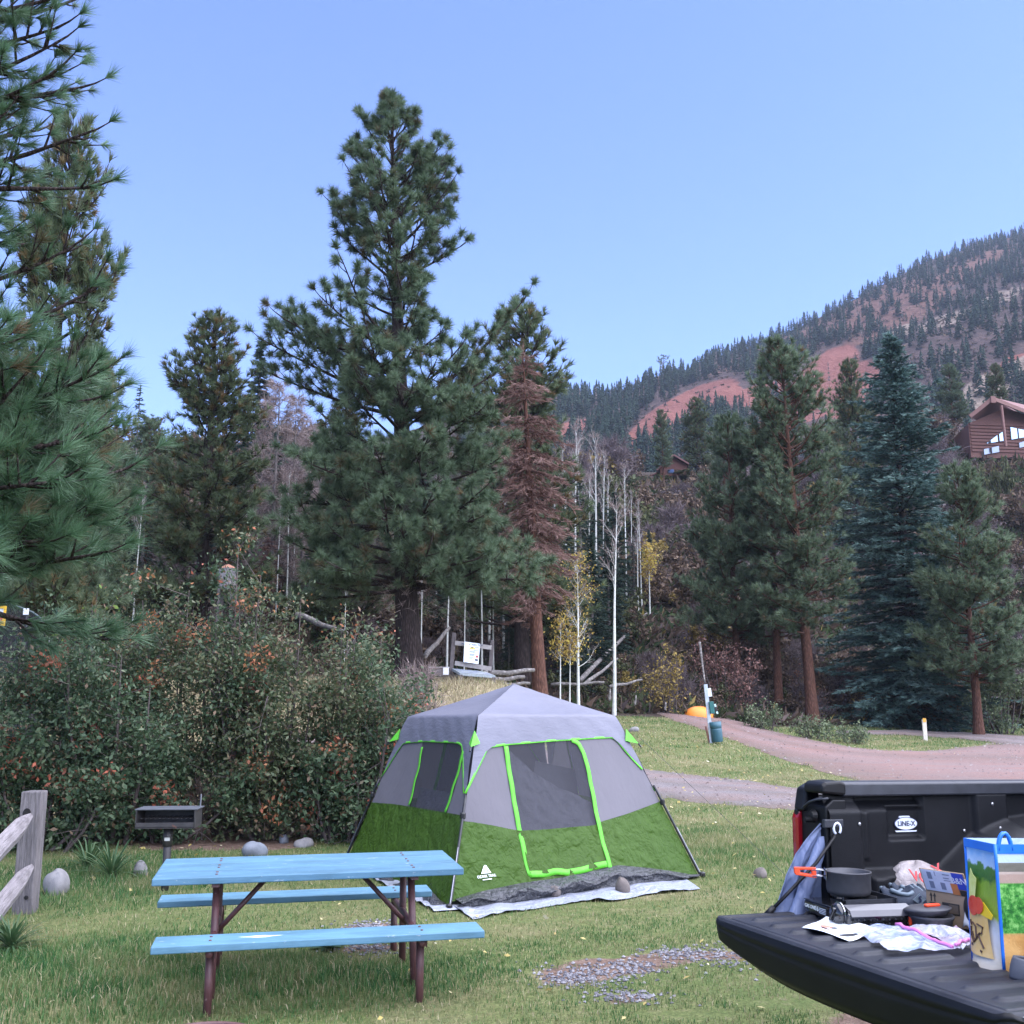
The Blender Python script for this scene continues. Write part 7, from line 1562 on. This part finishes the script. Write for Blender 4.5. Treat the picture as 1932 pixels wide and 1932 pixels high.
b = MB(); b.lathe([(.048, .066), (.046, .078), (.03, .081), (0, .081)], 24, (.045, .09, 0)); b.build('burner', M_iron, ST, smooth=True)
b = MB()
for q in range(4): a = q * np.pi / 2 + .6; b.beam((.045 + .035 * math.cos(a), .09 + .035 * math.sin(a), .078), (.045 + .10 * math.cos(a), .09 + .10 * math.sin(a), .082), .008, .02)
b.build('pan_support', M_iron, ST); b = MB(); b.prism([(-.08, -.058), (.14, -.058), (.14, -.053), (-.08, -.053)], .066, .092); b.box((.142, .05, .08), (.006, .24, .035)); b.build('wind_shield', M_cap, ST)
b = MB(); [b.box((x, y, .005), (.03, .03, .02)) for x in (-.12, .12) for y in (-.14, .14)]; b.build('foot', M_plastic, ST)
b = MB(); [b.box((x, -.1715, z), (.006, .003, .006), roty(R(45))) for x in np.linspace(-.1, .12, 9) for z in (.02, .036)]; b.build('vent', M_cap, ST)
# cooking pot
PT = on('cooking_pot', 'grey anodised pot with an orange folding handle standing on the stove', 'pot', -.022, .172, .0885)
r_ = .090; hp = .094
b = MB(); b.lathe([(0, 0), (r_ - .018, 0), (r_ - .005, .006), (r_, .02), (r_, hp - .006), (r_ + .005, hp - .002), (r_ + .003, hp + .002), (r_ - .004, hp - .003), (r_ - .004, .02), (r_ - .02, .006), (0, .006)], 48); b.build('pan', M_gun, PT, smooth=True)
hx = rotz(R(152)); hy = lambda x, y, z: hx @ np.array([x, y, z])
b = MB()
for z in (.094, .07): b.tube([hy(r_, .016, z), hy(r_ + .03, .014, z + .002), hy(r_ + .06, .012, z)], .0026, 6); b.tube([hy(r_, -.016, z), hy(r_ + .03, -.014, z + .002), hy(r_ + .06, -.012, z)], .0026, 6)
b.build('handle_wire', M_chrome, PT, smooth=True)
b = MB(); q4 = lambda pts: [tuple(p) for p in pts]; out = [(r_ + .04, .062), (r_ + .125, .072), (r_ + .13, .08), (r_ + .13, .102), (r_ + .04, .104)]; inn = [(r_ + .058, .076), (r_ + .105, .082), (r_ + .108, .092), (r_ + .085, .094), (r_ + .06, .094)]
n = 5; V = []
for y in (-.013, .013): V += [hy(x, y, z) for x, z in out] + [hy(x, y, z) for x, z in inn]
Fs = [];
for i in range(5):
    j = (i + 1) % 5; Fs += [(i, j, 5 + j, 5 + i), (10 + i, 15 + i, 15 + j, 10 + j), (i, 10 + i, 10 + j, j), (5 + i, 5 + j, 15 + j, 15 + i)]
b.add(V, Fs); b.build('handle', M_orange_h, PT, bev=.004)
b = MB(); b.lathe([(0, .004), (.006, .003), (.007, 0)], 10, hy(r_, 0, .088), rotz(R(152)) @ roty(R(90))); b.build('rivet', M_chrome, PT); b = MB(); b.box(hy(r_ + .002, 0, .08), (.004, .05, .045), rotz(R(152))); b.build('bracket', M_chrome, PT, bev=.002)
# frying pan with lid
FP = on('frying_pan', 'small grey frying pan topped by a lid with an orange grip', 'pan', .14, .455, 0)
r_ = .08
b = MB(); b.lathe([(0, 0), (r_ - .006, 0), (r_, .008), (r_ + .002, .03), (r_ + .009, .042), (r_ + .012, .05), (r_ + .009, .052), (r_, .046), (0, .046)], 40); b.build('pan', M_gun, FP, smooth=True)
b = MB(); b.lathe([(r_ - .004, .052), (r_ + .002, .062), (r_ + .014, .072), (r_ + .015, .077), (r_ - .01, .082), (0, .084)], 40, (-.01, 0, 0), rotx(R(-3)) @ roty(R(-3))); b.build('lid', M_gun, FP, smooth=True)
b = MB(); b.box((-.005, -.02, .089), (.07, .02, .012)); b.build('lid_grip', M_orange_h, FP, bev=.005, seg=3); b = MB(); b.box((-r_ - .003, .02, .028), (.012, .016, .035)); b.build('handle', M_orange_h, FP, bev=.004)
# paper towel wedge
M_paper = mat('white_paper', (.66, .68, .72), .8)
b = MB(); b.grid(lambda i, j: T(.02 * math.cos(i * 2.6) + .055 * i + .02 * j, .07 * j + .03 * i, .075 * math.sin(i * 3.0) * (1 - .4 * j) + .012 * math.sin(j * 8 + i * 5)), 16, 10); o = b.build('paper_towel', M_paper, None, smooth=True, solid=.002); o.matrix_world = TM @ Matrix.Translation((.21, -.53, 0.01)); tag(o, 'crumpled white paper towel tucked behind the frying pan', 'paper towel')
# paper plate sheet and zip bags
M_sheet = mat('white_sheet', (.72, .76, .79), .6, (.78, .81, .83))
PS = on('paper_sheet', 'white paper sheet with an orange stain lying in front of the stove', 'paper', 0, 0)
def bil(c, i, j): return (np.array(c[0]) * (1 - i) + np.array(c[1]) * i) * (1 - j) + (np.array(c[3]) * (1 - i) + np.array(c[2]) * i) * j
c4 = [(-.41, .374), (-.21, .262), (-.14, .5), (-.37, .60)]
b = MB(); b.grid(lambda i, j: T(*bil(c4, i, j), .012 + .028 * max(0, i - .55) * (1 - j) + .006 * math.sin(i * 5 + j * 4) + .012 * abs(i - .3) * (1 - j)), 20, 20); b.build('sheet', M_sheet, PS, smooth=True, solid=.0015)
p = bil(c4, .35, .32); b = MB(); b.lathe([(.026, 0), (.03, .0012), (.02, .0014)], 24, T(p[0], p[1], .021), None, sx=.6); b.build('sauce_stain', mat('sauce', (.5, .2, .14), .6), PS)
def bag_mat(name, tintc):
    m, t, b = nmat(name); vec = coords(t, 'Object'); n1 = noise(t, vec, 16, 5, .6, 1.5); n2 = noise(t, vec, 6, 3, .5)
    c = ramp(t, n2, [(.35, tuple(x * .9 for x in tintc)), (.55, (.62, .66, .8)), (.7, (.72, .68, .78))]); t.links.new(c, b.inputs['Base Color']); b.inputs['Roughness'].default_value = .12; b.inputs['Specular IOR Level'].default_value = .8  # white-lavender reflection on the plastic put into the colour, blotched at random
    bump(t, b, n1, .45, .015); tp = N(t, 'ShaderNodeBsdfTransparent'); mx = N(t, 'ShaderNodeMixShader'); t.links.new(ramp(t, n1, [(.35, (.45, .45, .45)), (.65, (.85, .85, .85))]), mx.inputs[0]); t.links.new(tp.outputs[0], mx.inputs[1]); t.links.new(b.outputs[0], mx.inputs[2]); t.links.new(mx.outputs[0], t.nodes['Material Output'].inputs['Surface']); return m
M_zip = bag_mat('clear_bag', (.45, .55, .8)); M_zip2 = bag_mat('pink_tinted_bag', (.72, .45, .55)); m, t, b_ = nmat('pink_zip'); b_.inputs['Base Color'].default_value = (.72, .22, .55, 1); b_.inputs['Roughness'].default_value = .3; M_pinkz = m
def zipbag(label, c, m_, seed, amp):
    o = on('zip_bag', label, 'plastic bag', 0, 0, group=None); r = np.random.default_rng(seed); ph = r.uniform(0, 6, 6)
    def f(i, j, dz=0): 
        p = bil(c, i, j); z = .014 + amp * (math.sin(math.pi * i) ** .6 * math.sin(math.pi * j) ** .6) * (.55 + .9 * nz(i * 2.5 + ph[0], j * 2.5, ph[1])) + .012 * rdg(i * 3 + ph[2], j * 2.2 + i * 1.5, ph[3]) + .003 * rdg(i * 9, j * 7, ph[4]); return T(p[0], p[1], max(.008, z) + dz)
    b = MB(); b.grid(f, 60, 46); b.build('bag', m_, o, smooth=True)
    b = MB(); b.tube([f(.0 + 1 * q, .93, .005) for q in np.linspace(.02, .98, 24)], .0065, 6); b.build('zip_strip', M_pinkz, o, smooth=True); return o
zipbag('clear zip bag with a pink seal nearest the tailgate edge', [(-.23, .42), (-.385, .84), (-.12, .87), (-.03, .47)], M_zip, 1, .03)
zipbag('pink-tinted zip bag lying between the frying pan and the shopping bag', [(.17, .56), (-.0, .49), (-.13, .885), (.06, .78)], M_zip2, 2, .025)
b = MB(); b.grid(lambda i, j: T(.0 + .16 * i, .10 * j, .012 + .035 * math.sin(3.1 * i) * math.sin(3.1 * j) + .008 * math.sin(i * 20 + j * 9)), 16, 12); o = b.build('dark_wrapper', M_plastic, None, smooth=True, solid=.003); o.matrix_world = TM @ Matrix.Translation((-.12, -.96, 0)); tag(o, 'crumpled dark wrapper tucked under the shopping bag corner', 'wrapper')
# running shoes
M_shoe = mat('navy_mesh', (.018, .026, .045), .75, (.03, .042, .066), scale=60, bmp=.4, bscale=200); M_sole = mat('dark_sole', (.03, .04, .06), .6); M_trim = mat('grey_blue_trim', (.13, .17, .21), .55); M_inner = mat('shoe_inside', (.008, .009, .012), .9)
def shoe(A, B, C, rz, label, k=1.0, mats=(M_shoe, M_sole, M_trim), logo=True, rx=0.0):
    o = thing('shoe', label, 'shoe', mat=TM @ Matrix.Translation((A, -B, C)) @ Matrix.Rotation(rz, 4, 'Z') @ Matrix.Rotation(rx, 4, 'X') @ Matrix.Scale(k, 4))
    L = .29; hw = lambda x: .037 + .013 * math.sin(np.pi * min(1, max(0, (x - .02) / L)) ** 1.2) + .012 * float(sst(.12, .24, x)) * (1 - float(sst(.24, .295, x)))
    hw = lambda x: (.034 + .016 * float(sst(.05, .2, x))) * math.sqrt(max(0.02, 1 - ((x - L / 2) / (L / 2 + .004)) ** 6))
    top = lambda x: np.interp(x, [0, .02, .06, .11, .15, .2, .26, .29], [.085, .098, .082, .072, .094, .07, .05, .03])
    b = MB(); n = 16
    def up(i, j):
        x = i * L; a = np.pi * j; w = hw(x); h = top(x); open_ = (.025 < x < .13)
        y = w * math.cos(a) * (1 - .28 * math.sin(a) ** 2); z = .026 + (h - .026) * math.sin(a) ** .75
        if open_ and abs(a - np.pi / 2) < .75: z = min(z, h - .035 * (1 - abs(a - np.pi / 2) / .75))
        return np.array([x - L / 2, y, z])
    b.grid(up, 34, 26); b.build('upper', mats[0], o, smooth=True, solid=.003)
    b = MB(); out = [(x - L / 2, hw(x) + .004) for x in np.linspace(0.0, L, 18)] + [(x - L / 2, -hw(x) - .004) for x in np.linspace(L, 0.0, 18)]; b.prism(out[::-1], 0, .028); b.build('sole', mats[1], o, bev=.006)
    b = MB(); b.tube([np.array([.025 + .105 * q - L / 2 + .0, s_ * hw(.08) * (.72), float(np.interp(.025 + .105 * q, [0, .02, .06, .11, .15], [.085, .096, .080, .072, .09])) - .008]) for s_ in (1,) for q in np.linspace(0, 1, 8)], .008, 6); b.tube([np.array([.025 + .105 * q - L / 2, -hw(.08) * .72, float(np.interp(.025 + .105 * q, [0, .02, .06, .11, .15], [.085, .096, .080, .072, .09])) - .008]) for q in np.linspace(0, 1, 8)], .008, 6); b.build('collar', mats[2], o, smooth=True)
    b = MB(); [b.tube([np.array([x - L / 2, -.02, float(top(x)) - .004]), np.array([x - L / 2 + .004, 0, float(top(x)) + .004]), np.array([x - L / 2, .02, float(top(x)) - .004])], .003, 5) for x in (.14, .155, .17, .185)]; b.build('laces', mats[2], o, smooth=True)
    if logo:
        for s_ in (1, -1):
            b = MB(); b.add([(.0 - L / 2 + .11, s_ * (hw(.11) + .0035), .05), (-L / 2 + .14, s_ * (hw(.14) + .0035), .072), (-L / 2 + .165, s_ * (hw(.16) + .0035), .05), (-L / 2 + .14, s_ * (hw(.14) + .0045), .030)], [(0, 1, 2, 3) if s_ < 0 else (3, 2, 1, 0)]); b.build('side_patch', mats[2], o, solid=.002)
            text_mesh('emblem', 'S', .03, M_navy, o, Matrix.Translation((-L / 2 + .138, s_ * (hw(.14) + .007), .051)) @ (Matrix.Rotation(R(180), 4, 'Z') if s_ > 0 else Matrix.Identity(4)) @ Matrix.Rotation(R(90), 4, 'X'), .001)
    return o
shoe(.275, .2, .012, R(4), 'navy running shoe with an S patch beside the cardboard box', 1.15)
shoe(.39, .10, .012, R(12), 'second navy running shoe behind the shoe with the S patch', 1.12, logo=False)
# carrier bag behind the shoes
m, t, b_ = nmat('thin_carrier_plastic'); vec = coords(t, 'Object'); n1 = noise(t, vec, 14, 5, .6, 1.2); c = ramp(t, noise(t, vec, 4, 3), [(.35, (.42, .36, .35)), (.65, (.6, .55, .54))]); t.links.new(c, b_.inputs['Base Color']); b_.inputs['Roughness'].default_value = .3; bump(t, b_, n1, .9, .02)
tp = N(t, 'ShaderNodeBsdfTransparent'); mx = N(t, 'ShaderNodeMixShader'); mx.inputs[0].default_value = .75; t.links.new(tp.outputs[0], mx.inputs[1]); t.links.new(b_.outputs[0], mx.inputs[2]); t.links.new(mx.outputs[0], t.nodes['Material Output'].inputs['Surface']); M_carrier = m
CBG = on('carrier_bag', 'rounded translucent carrier bag with red print behind the running shoes', 'plastic bag', .46, .03, 0)
def dome(i, j):
    a = 2 * np.pi * i; h = j * np.pi / 2; r_ = 1 + .08 * math.sin(5 * a + 3 * h) + .05 * math.sin(11 * a - 5 * h); return np.array([.17 * r_ * math.cos(a) * math.cos(h) ** .7, .13 * r_ * math.sin(a) * math.cos(h) ** .7, .185 * math.sin(h) * (1 + .04 * math.sin(a * 3))])
b = MB(); b.grid(dome, 40, 16); b.build('bag', M_carrier, CBG, smooth=True)
M_redp = mat('red_print', (.42, .015, .02), .5); 
for k, (x, z, tx, rz_) in enumerate(((-.07, .135, 'VO', 14), (.05, .16, 'X', -12))): text_mesh('print', tx, .075, M_redp, CBG, Matrix.Translation((x, -.105 + .02 * k, z)) @ Matrix.Rotation(R(rz_), 4, 'Y') @ Matrix.Rotation(R(52), 4, 'X'), .001)
b = MB(); b.lathe([(.055, 0), (.06, .03), (.035, .06), (.03, .11), (0, .11)], 16, (-.33, .02, 0)); b.build('tie_knot', M_carrier, CBG, smooth=True)
# cardboard box with label
M_card = mat('cardboard', (.27, .19, .125), .85, (.34, .245, .165), scale=8, stretch=(1, 1, 6)); M_card_in = mat('pale_cardboard', (.45, .36, .28), .85); M_lab = mat('label_white', (.6, .66, .8), .5); M_lab_b = mat('label_blue', (.03, .07, .5), .5); M_cink = mat('carton_ink', (.03, .026, .024), .7); M_osticker = mat('orange_sticker_patch', (.6, .22, .08), .5)
BX2 = on('cardboard_box', 'open cardboard box with a white and blue label flap behind the frying pan', 'box', .225, .35, 0, R(-76))
bw, bd_, bh = .195, .28, .122
for c_, d_ in (((bw / 2, 0, bh / 2), (bw, .005, bh)), ((bw / 2, bd_, bh / 2), (bw, .005, bh)), ((0, bd_ / 2, bh / 2), (.005, bd_, bh)), ((bw, bd_ / 2, bh / 2), (.005, bd_, bh)), ((bw / 2, bd_ / 2, .004), (bw, bd_, .005))):
    b = MB(); b.box(c_, d_); b.build('side', M_card, BX2)
fl = rotx(R(24)); b = MB(); b.box(np.array([bw / 2, 0, bh]) + fl @ np.array([0, 0, .05]), (bw, .004, .10), fl); FLP = b.build('label_flap', M_card, BX2)
def flap(x0, x1, z0, z1, m_, name, d=.0035): b = MB(); b.box(np.array([(x0 + x1) / 2, 0, bh]) + fl @ np.array([0, -d, (z0 + z1) / 2]), (x1 - x0, .001, z1 - z0), fl); return b.build(name, m_, FLP)
flap(.005, .14, .008, .098, M_lab, 'label'); flap(.14, .19, .03, .098, M_lab_b, 'blue_label'); flap(.125, .155, .005, .052, M_osticker, 'orange_sticker', .005); flap(.158, .192, .002, .026, M_cink, 'ink_block')
for x0, x1, z0, z1 in ((.03, .05, .06, .09), (.03, .05, .02, .05), (.08, .10, .02, .05), (.065, .068, .075, .095), (.1, .13, .085, .089), (.1, .125, .07, .074), (.1, .13, .06, .063)): flap(x0, x1, z0, z1, mat('label_ink', (.2, .24, .34), .6) if 'label_ink' not in bpy.data.materials else bpy.data.materials['label_ink'], 'label_print', .0045)
text_mesh('label_text', 'B&N', .035, M_lab, FLP, Matrix.Translation(tuple(np.array([.165, 0, bh]) + fl @ np.array([0, -.005, .066]))) @ Matrix.Rotation(R(90 + 24), 4, 'X'), .0005)
def face(x0, x1, z0, z1, m_, name='carton_print', d=.0036): b = MB(); b.box(((x0 + x1) / 2, -d, (z0 + z1) / 2), (x1 - x0, .001, z1 - z0)); b.build(name, m_, BX2)
for x in (.022, .038):
    face(x - .0025, x + .0025, .085, .105, M_cink); b = MB(); b.add([(x - .007, -.0042, .105), (x + .007, -.0042, .105), (x, -.0042, .12)], [(0, 1, 2)]); b.build('carton_print', M_cink, BX2)
face(.014, .048, .078, .081, M_cink); face(.014, .05, .03, .07, M_cink); face(.018, .046, .05, .066, M_card, d=.0042); face(.018, .046, .034, .046, M_card, d=.0042); face(.07, .145, .045, .088, M_cink); face(.1, .14, .05, .083, mat('carton_print_mid', (.12, .09, .07), .8), d=.0042)
b = MB(); b.box((bw + .04, bd_ * .5, bh + .02), (.09, bd_ * .95, .004), roty(R(-50))); b.build('side_flap', M_card_in, BX2); b = MB(); b.box((bw / 2, bd_ + .035, bh + .02), (bw, .004, .08), rotx(R(-60))); b.build('back_flap', M_card_in, BX2)
# black soft pouch
b = MB(); b.grid(lambda i, j: np.array([.06 * math.cos(2 * np.pi * i) * (math.sin(np.pi * (.12 + .80 * j)) ** .7), .075 * math.sin(2 * np.pi * i) * (math.sin(np.pi * (.12 + .80 * j)) ** .7), .165 * j + .004 * math.sin(i * 40)]), 28, 14); o = b.build('black_pouch', mat('black_nylon', (.014, .015, .019), .5, (.022, .023, .028), bmp=.5, bscale=30), None, smooth=True); o.matrix_world = TM @ Matrix.Translation((.29, -.575, 0)); tag(o, 'upright black pouch between the cardboard box and the shopping bag', 'pouch')
# printed shopping bag
SBG = on('shopping_bag', 'tall printed shopping bag with blue edges standing on the tailgate', 'shopping bag', -.125, .94, 0, R(-104))
# local: x runs along the narrow side panel, y into the bag (away); the front panel turns off to the right
sw, fw, hh = .185, .30, .40
def bagmat(name, build):
    m, t, b = nmat(name); tc = N(t, 'ShaderNodeTexCoord'); sp = N(t, 'ShaderNodeSeparateXYZ'); t.links.new(tc.outputs['Object'], sp.inputs[0])
    c = build(t, sp, tc.outputs['Object']); t.links.new(c, b.inputs['Base Color']); b.inputs['Roughness'].default_value = .35; bump(t, b, noise(t, tc.outputs['Object'], 18, 4, .6, 1), .35, .01); return m
def land(t, sp, vec):
    mp = N(t, 'ShaderNodeMath', operation='MULTIPLY_ADD'); t.links.new(noise(t, vec, 22, 4), mp.inputs[0]); mp.inputs[1].default_value = .07; t.links.new(sp.outputs['Z'], mp.inputs[2])
    s = N(t, 'ShaderNodeMath', operation='DIVIDE'); t.links.new(mp.outputs[0], s.inputs[0]); s.inputs[1].default_value = .45
    base = ramp(t, s.outputs[0], [(.0, (.55, .47, .36)), (.12, (.6, .52, .4)), (.34, (.62, .62, .66)), (.41, (.5, .52, .5)), (.44, (.3, .42, .06)), (.66, (.22, .36, .04)), (.70, (.04, .14, .03)), (.78, (.07, .2, .04)), (.80, (.45, .6, .85)), (.9, (.2, .45, .85)), (1, (.08, .33, .82))])
    cl = ramp(t, noise(t, vec, 13, 4, .6), [(.5, (0, 0, 0)), (.7, (1, 1, 1))]); up = ramp(t, s.outputs[0], [(.8, (0, 0, 0)), (.84, (1, 1, 1))])
    return mixc(t, mixc(t, 1.0, cl, up, 'MULTIPLY'), base, (.62, .72, .88))
M_land = bagmat('printed_side', land)
def land2(t, sp, vec):
    s = N(t, 'ShaderNodeMath', operation='DIVIDE'); t.links.new(sp.outputs['Z'], s.inputs[0]); s.inputs[1].default_value = .41
    n_ = noise(t, vec, 45, 4, .7); lf = ramp(t, n_, [(.35, (.01, .09, .02)), (.5, (.07, .3, .05)), (.62, (.25, .55, .15))]); wd = ramp(t, noise(t, vec, 9, 4), [(.4, (.55, .26, .07)), (.6, (.7, .4, .14))])
    base = ramp(t, s.outputs[0], [(.0, (.6, .35, .12)), (.28, (.6, .35, .12)), (.29, (.1, .3, .05)), (.66, (.1, .3, .05)), (.67, (.42, .3, .24)), (.74, (.48, .38, .32)), (.76, (.16, .15, .12)), (.82, (.2, .19, .16)), (.83, (.5, .62, .85)), (1, (.12, .4, .85))], 'CONSTANT')
    is_l = ramp(t, s.outputs[0], [(.28, (0, 0, 0)), (.30, (1, 1, 1)), (.66, (1, 1, 1)), (.68, (0, 0, 0))]); is_w = ramp(t, s.outputs[0], [(.26, (1, 1, 1)), (.29, (0, 0, 0))]); return mixc(t, is_w, mixc(t, is_l, base, lf), wd)
M_land2 = bagmat('printed_front', land2); M_blue_edge = mat('blue_binding', (.012, .14, .62), .4, (.02, .19, .72)); M_kraft = mat('kraft_print', (.58, .36, .11), .45, (.68, .47, .2), scale=12); M_inkb = mat('dark_brown_ink', (.06, .025, .015), .6); M_tom = mat('tomato_print', (.5, .02, .015), .35, (.65, .1, .05), scale=20); M_yel2 = mat('pepper_print', (.75, .5, .02), .35); M_cel = mat('celery_print', (.5, .55, .12), .4, (.66, .68, .3), scale=24)
bow = lambda i, j: .010 * math.sin(i * 3.1) * math.sin(j * 3.1) - .03 * (1 - j) ** 3 * math.sin(math.pi * i)
b = MB(); b.grid(lambda i, j: np.array([sw * i, -.012 * math.sin(np.pi * i) * (1 - j) ** 2 + bow(i, j), hh * j]), 14, 24); SP = b.build('side_panel', M_land, SBG, smooth=True)
fa = R(92); fx = np.array([math.cos(fa), math.sin(fa), 0])
b = MB(); b.grid(lambda i, j: np.array([sw, 0, hh * j]) + fx * fw * i + np.array([0, -.008 * math.sin(3.1 * i) * math.sin(3.1 * j), 0]), 16, 24); b.build('front_panel', M_land2, SBG, smooth=True)
b = MB(); b.grid(lambda i, j: np.array([0, 0, hh * j]) + np.array([-.10, .16, 0]) * 0 + np.array([0, 1.0, 0]) * fw * i * .9, 8, 8, flip=True); b.build('back_panel', M_land2, SBG, smooth=True)
b = MB(); b.tube([(0, 0, hh * q) for q in np.linspace(0, 1, 8)], .0055, 6); b.tube([(sw, -.002, hh * q) for q in np.linspace(0, 1, 8)], .0055, 6); b.tube([(sw * q, -.014 * math.sin(np.pi * q), .002) for q in np.linspace(0, 1, 12)], .005, 6)
b.build('binding', M_blue_edge, SBG, smooth=True)
b = MB(); b.grid(lambda i, j: np.array([sw * i, -.004 + bow(i, 1 - .05 * j), hh - .028 * j]), 8, 2); b.grid(lambda i, j: np.array([sw, 0, hh - .03 * j]) + fx * fw * i + np.array([.001, -.005, 0]), 8, 2); b.build('top_hem', M_blue_edge, SBG, solid=.003)
b = MB(); b.tube([np.array([sw * .98, 0, hh - .02]) + fx * (.02 + .03 * (1 - math.cos(q)) / 2 * 1.6) + np.array([0, -.008, .055 * math.sin(q)]) for q in np.linspace(0, np.pi, 12)], .0075, 6); b.build('handle', M_blue_edge, SBG, smooth=True)
b = MB(); b.box((sw / 2, fw / 2, hh - .05), (sw * .96, fw * .96, .01)); b.build('bag_shade_sheet', M_navy, SBG)  # added navy sheet: the open bag's inner shade put into colour
def pr(fn, m_, name, y=-.012): 
    b = MB(); fn(b); o = b.build(name, m_, SP, loc=(0, y, 0)); return o
MS = np.array([[1, 0, 0, 0], [0, 0, -1, 0], [0, 1, 0, 0], [0, 0, 0, 1.0]])
def warp(o):
    for v in o.data.vertices: v.co.x *= sw / .135; v.co.y += -.03 * (1 - v.co.z / hh) ** 3 * math.sin(math.pi * min(1, max(0, v.co.x / sw))) - .012 * math.sin(np.pi * v.co.x / sw) * (1 - v.co.z / hh) ** 2
def tess(poly, z0, z1, m_, name, y): b = MB(); b.prism(poly, z0, z1, MS); o = b.build(name, m_, SP, loc=(0, y + .007, 0)); warp(o); return o
KX = sw / .135
b = MB(); b.grid(lambda i, j: np.array([.006 + i * (.088 + .022 * (1 - j)), 0, .035 + .125 * j + .01 * (1 - i) * j]), 8, 10); o = b.build('paper_sack_print', M_kraft, SP, loc=(0, -.005, 0)); warp(o)
tess(oval(.035, .185, .026, .032, 20), .002, .004, M_tom, 'tomato_print', -.012); tess(oval(.062, .190, .020, .027, 20), .004, .006, M_tom, 'tomato_print', -.012); tess([(.062, .165), (.11, .155), (.115, .17), (.08, .205), (.066, .2)], .001, .003, M_yel2, 'pepper_print', -.012)
tess([(.012, .2), (.04, .205), (.05, .275), (.035, .285), (.025, .305), (.016, .27)], .0005, .002, M_cel, 'celery_print', -.012)
for pts in ([(.02, .115), (.025, .085), (.045, .07), (.058, .085), (.05, .12), (.03, .13)], [(.03, .10), (.05, .075), (.07, .105)], [(.055, .13), (.08, .125), (.078, .105), (.062, .1), (.09, .062)], [(.016, .135), (.024, .12)]):
    b = MB(); b.tube([(x, 0, z) for x, z in pts], .0028, 5); o = b.build('scrawl_print', M_inkb, SP, loc=(0, -.0075, 0)); warp(o)
tess([(.028, .058), (.085, .046), (.085, .052), (.028, .066)], .001, .003, M_inkb, 'scrawl_print', -.012)
# grey clog in the corner
M_clog = mat('grey_clog', (.075, .08, .095), .6, (.1, .105, .125), bmp=.2)
CL = on('clog', 'grey slip-on shoe cut off by the lower right edge of the frame', 'shoe', -.10, 1.25, 0, R(-32))
def clog(i, j):
    a = 2 * np.pi * i; x = .13 * math.cos(a) + (.02 if math.cos(a) > 0 else 0); y = .058 * math.sin(a) * (1 + .15 * math.cos(a)); h = .032 + .034 * (1 + math.cos(a - np.pi)) / 2; k = 1 - .12 * j ** 2; return np.array([x * k, y * (1 + .1 * math.sin(3.1 * j)) * k, h * j])
b = MB(); b.grid(clog, 40, 10); b.build('upper', M_clog, CL, smooth=True, solid=.007)
b = MB(); b.grid(lambda i, j: np.array([.045 + .085 * math.cos(np.pi * (i - .5)) * math.cos(j * 1.4), .046 * math.sin(np.pi * (i - .5)) * math.cos(j * 1.4) * 1.05, .05 + .03 * math.sin(j * 1.4)]), 14, 8); b.build('toe', M_clog, CL, smooth=True); b = MB(); b.lathe([(0, .018), (.9, .018)], 30, sx=.125, sy=.044); b.build('insole', M_inner, CL); b = MB(); b.box((-.045, 0, .035), (.05, .03, .003), roty(R(15))); b.build('insole_label', M_trim, CL)
# ================================================================== haze
m = bpy.data.materials.new('haze_air'); m.use_nodes = True; t = m.node_tree; t.nodes.clear()
out = t.nodes.new('ShaderNodeOutputMaterial'); pv = t.nodes.new('ShaderNodeVolumePrincipled')
pv.inputs['Color'].default_value = (.68, .80, 1.0, 1); pv.inputs['Density'].default_value = 0.00014; pv.inputs['Anisotropy'].default_value = 0.0
t.links.new(pv.outputs[0], out.inputs['Volume'])
zt_ = float(Vh[:, 2].max()) + 22
b = MB(); b.box((0, 560, (zt_ - 4) / 2), (3800, 1300, zt_ + 4)); hz_ = b.build('haze', m); tag(hz_, kind='stuff')
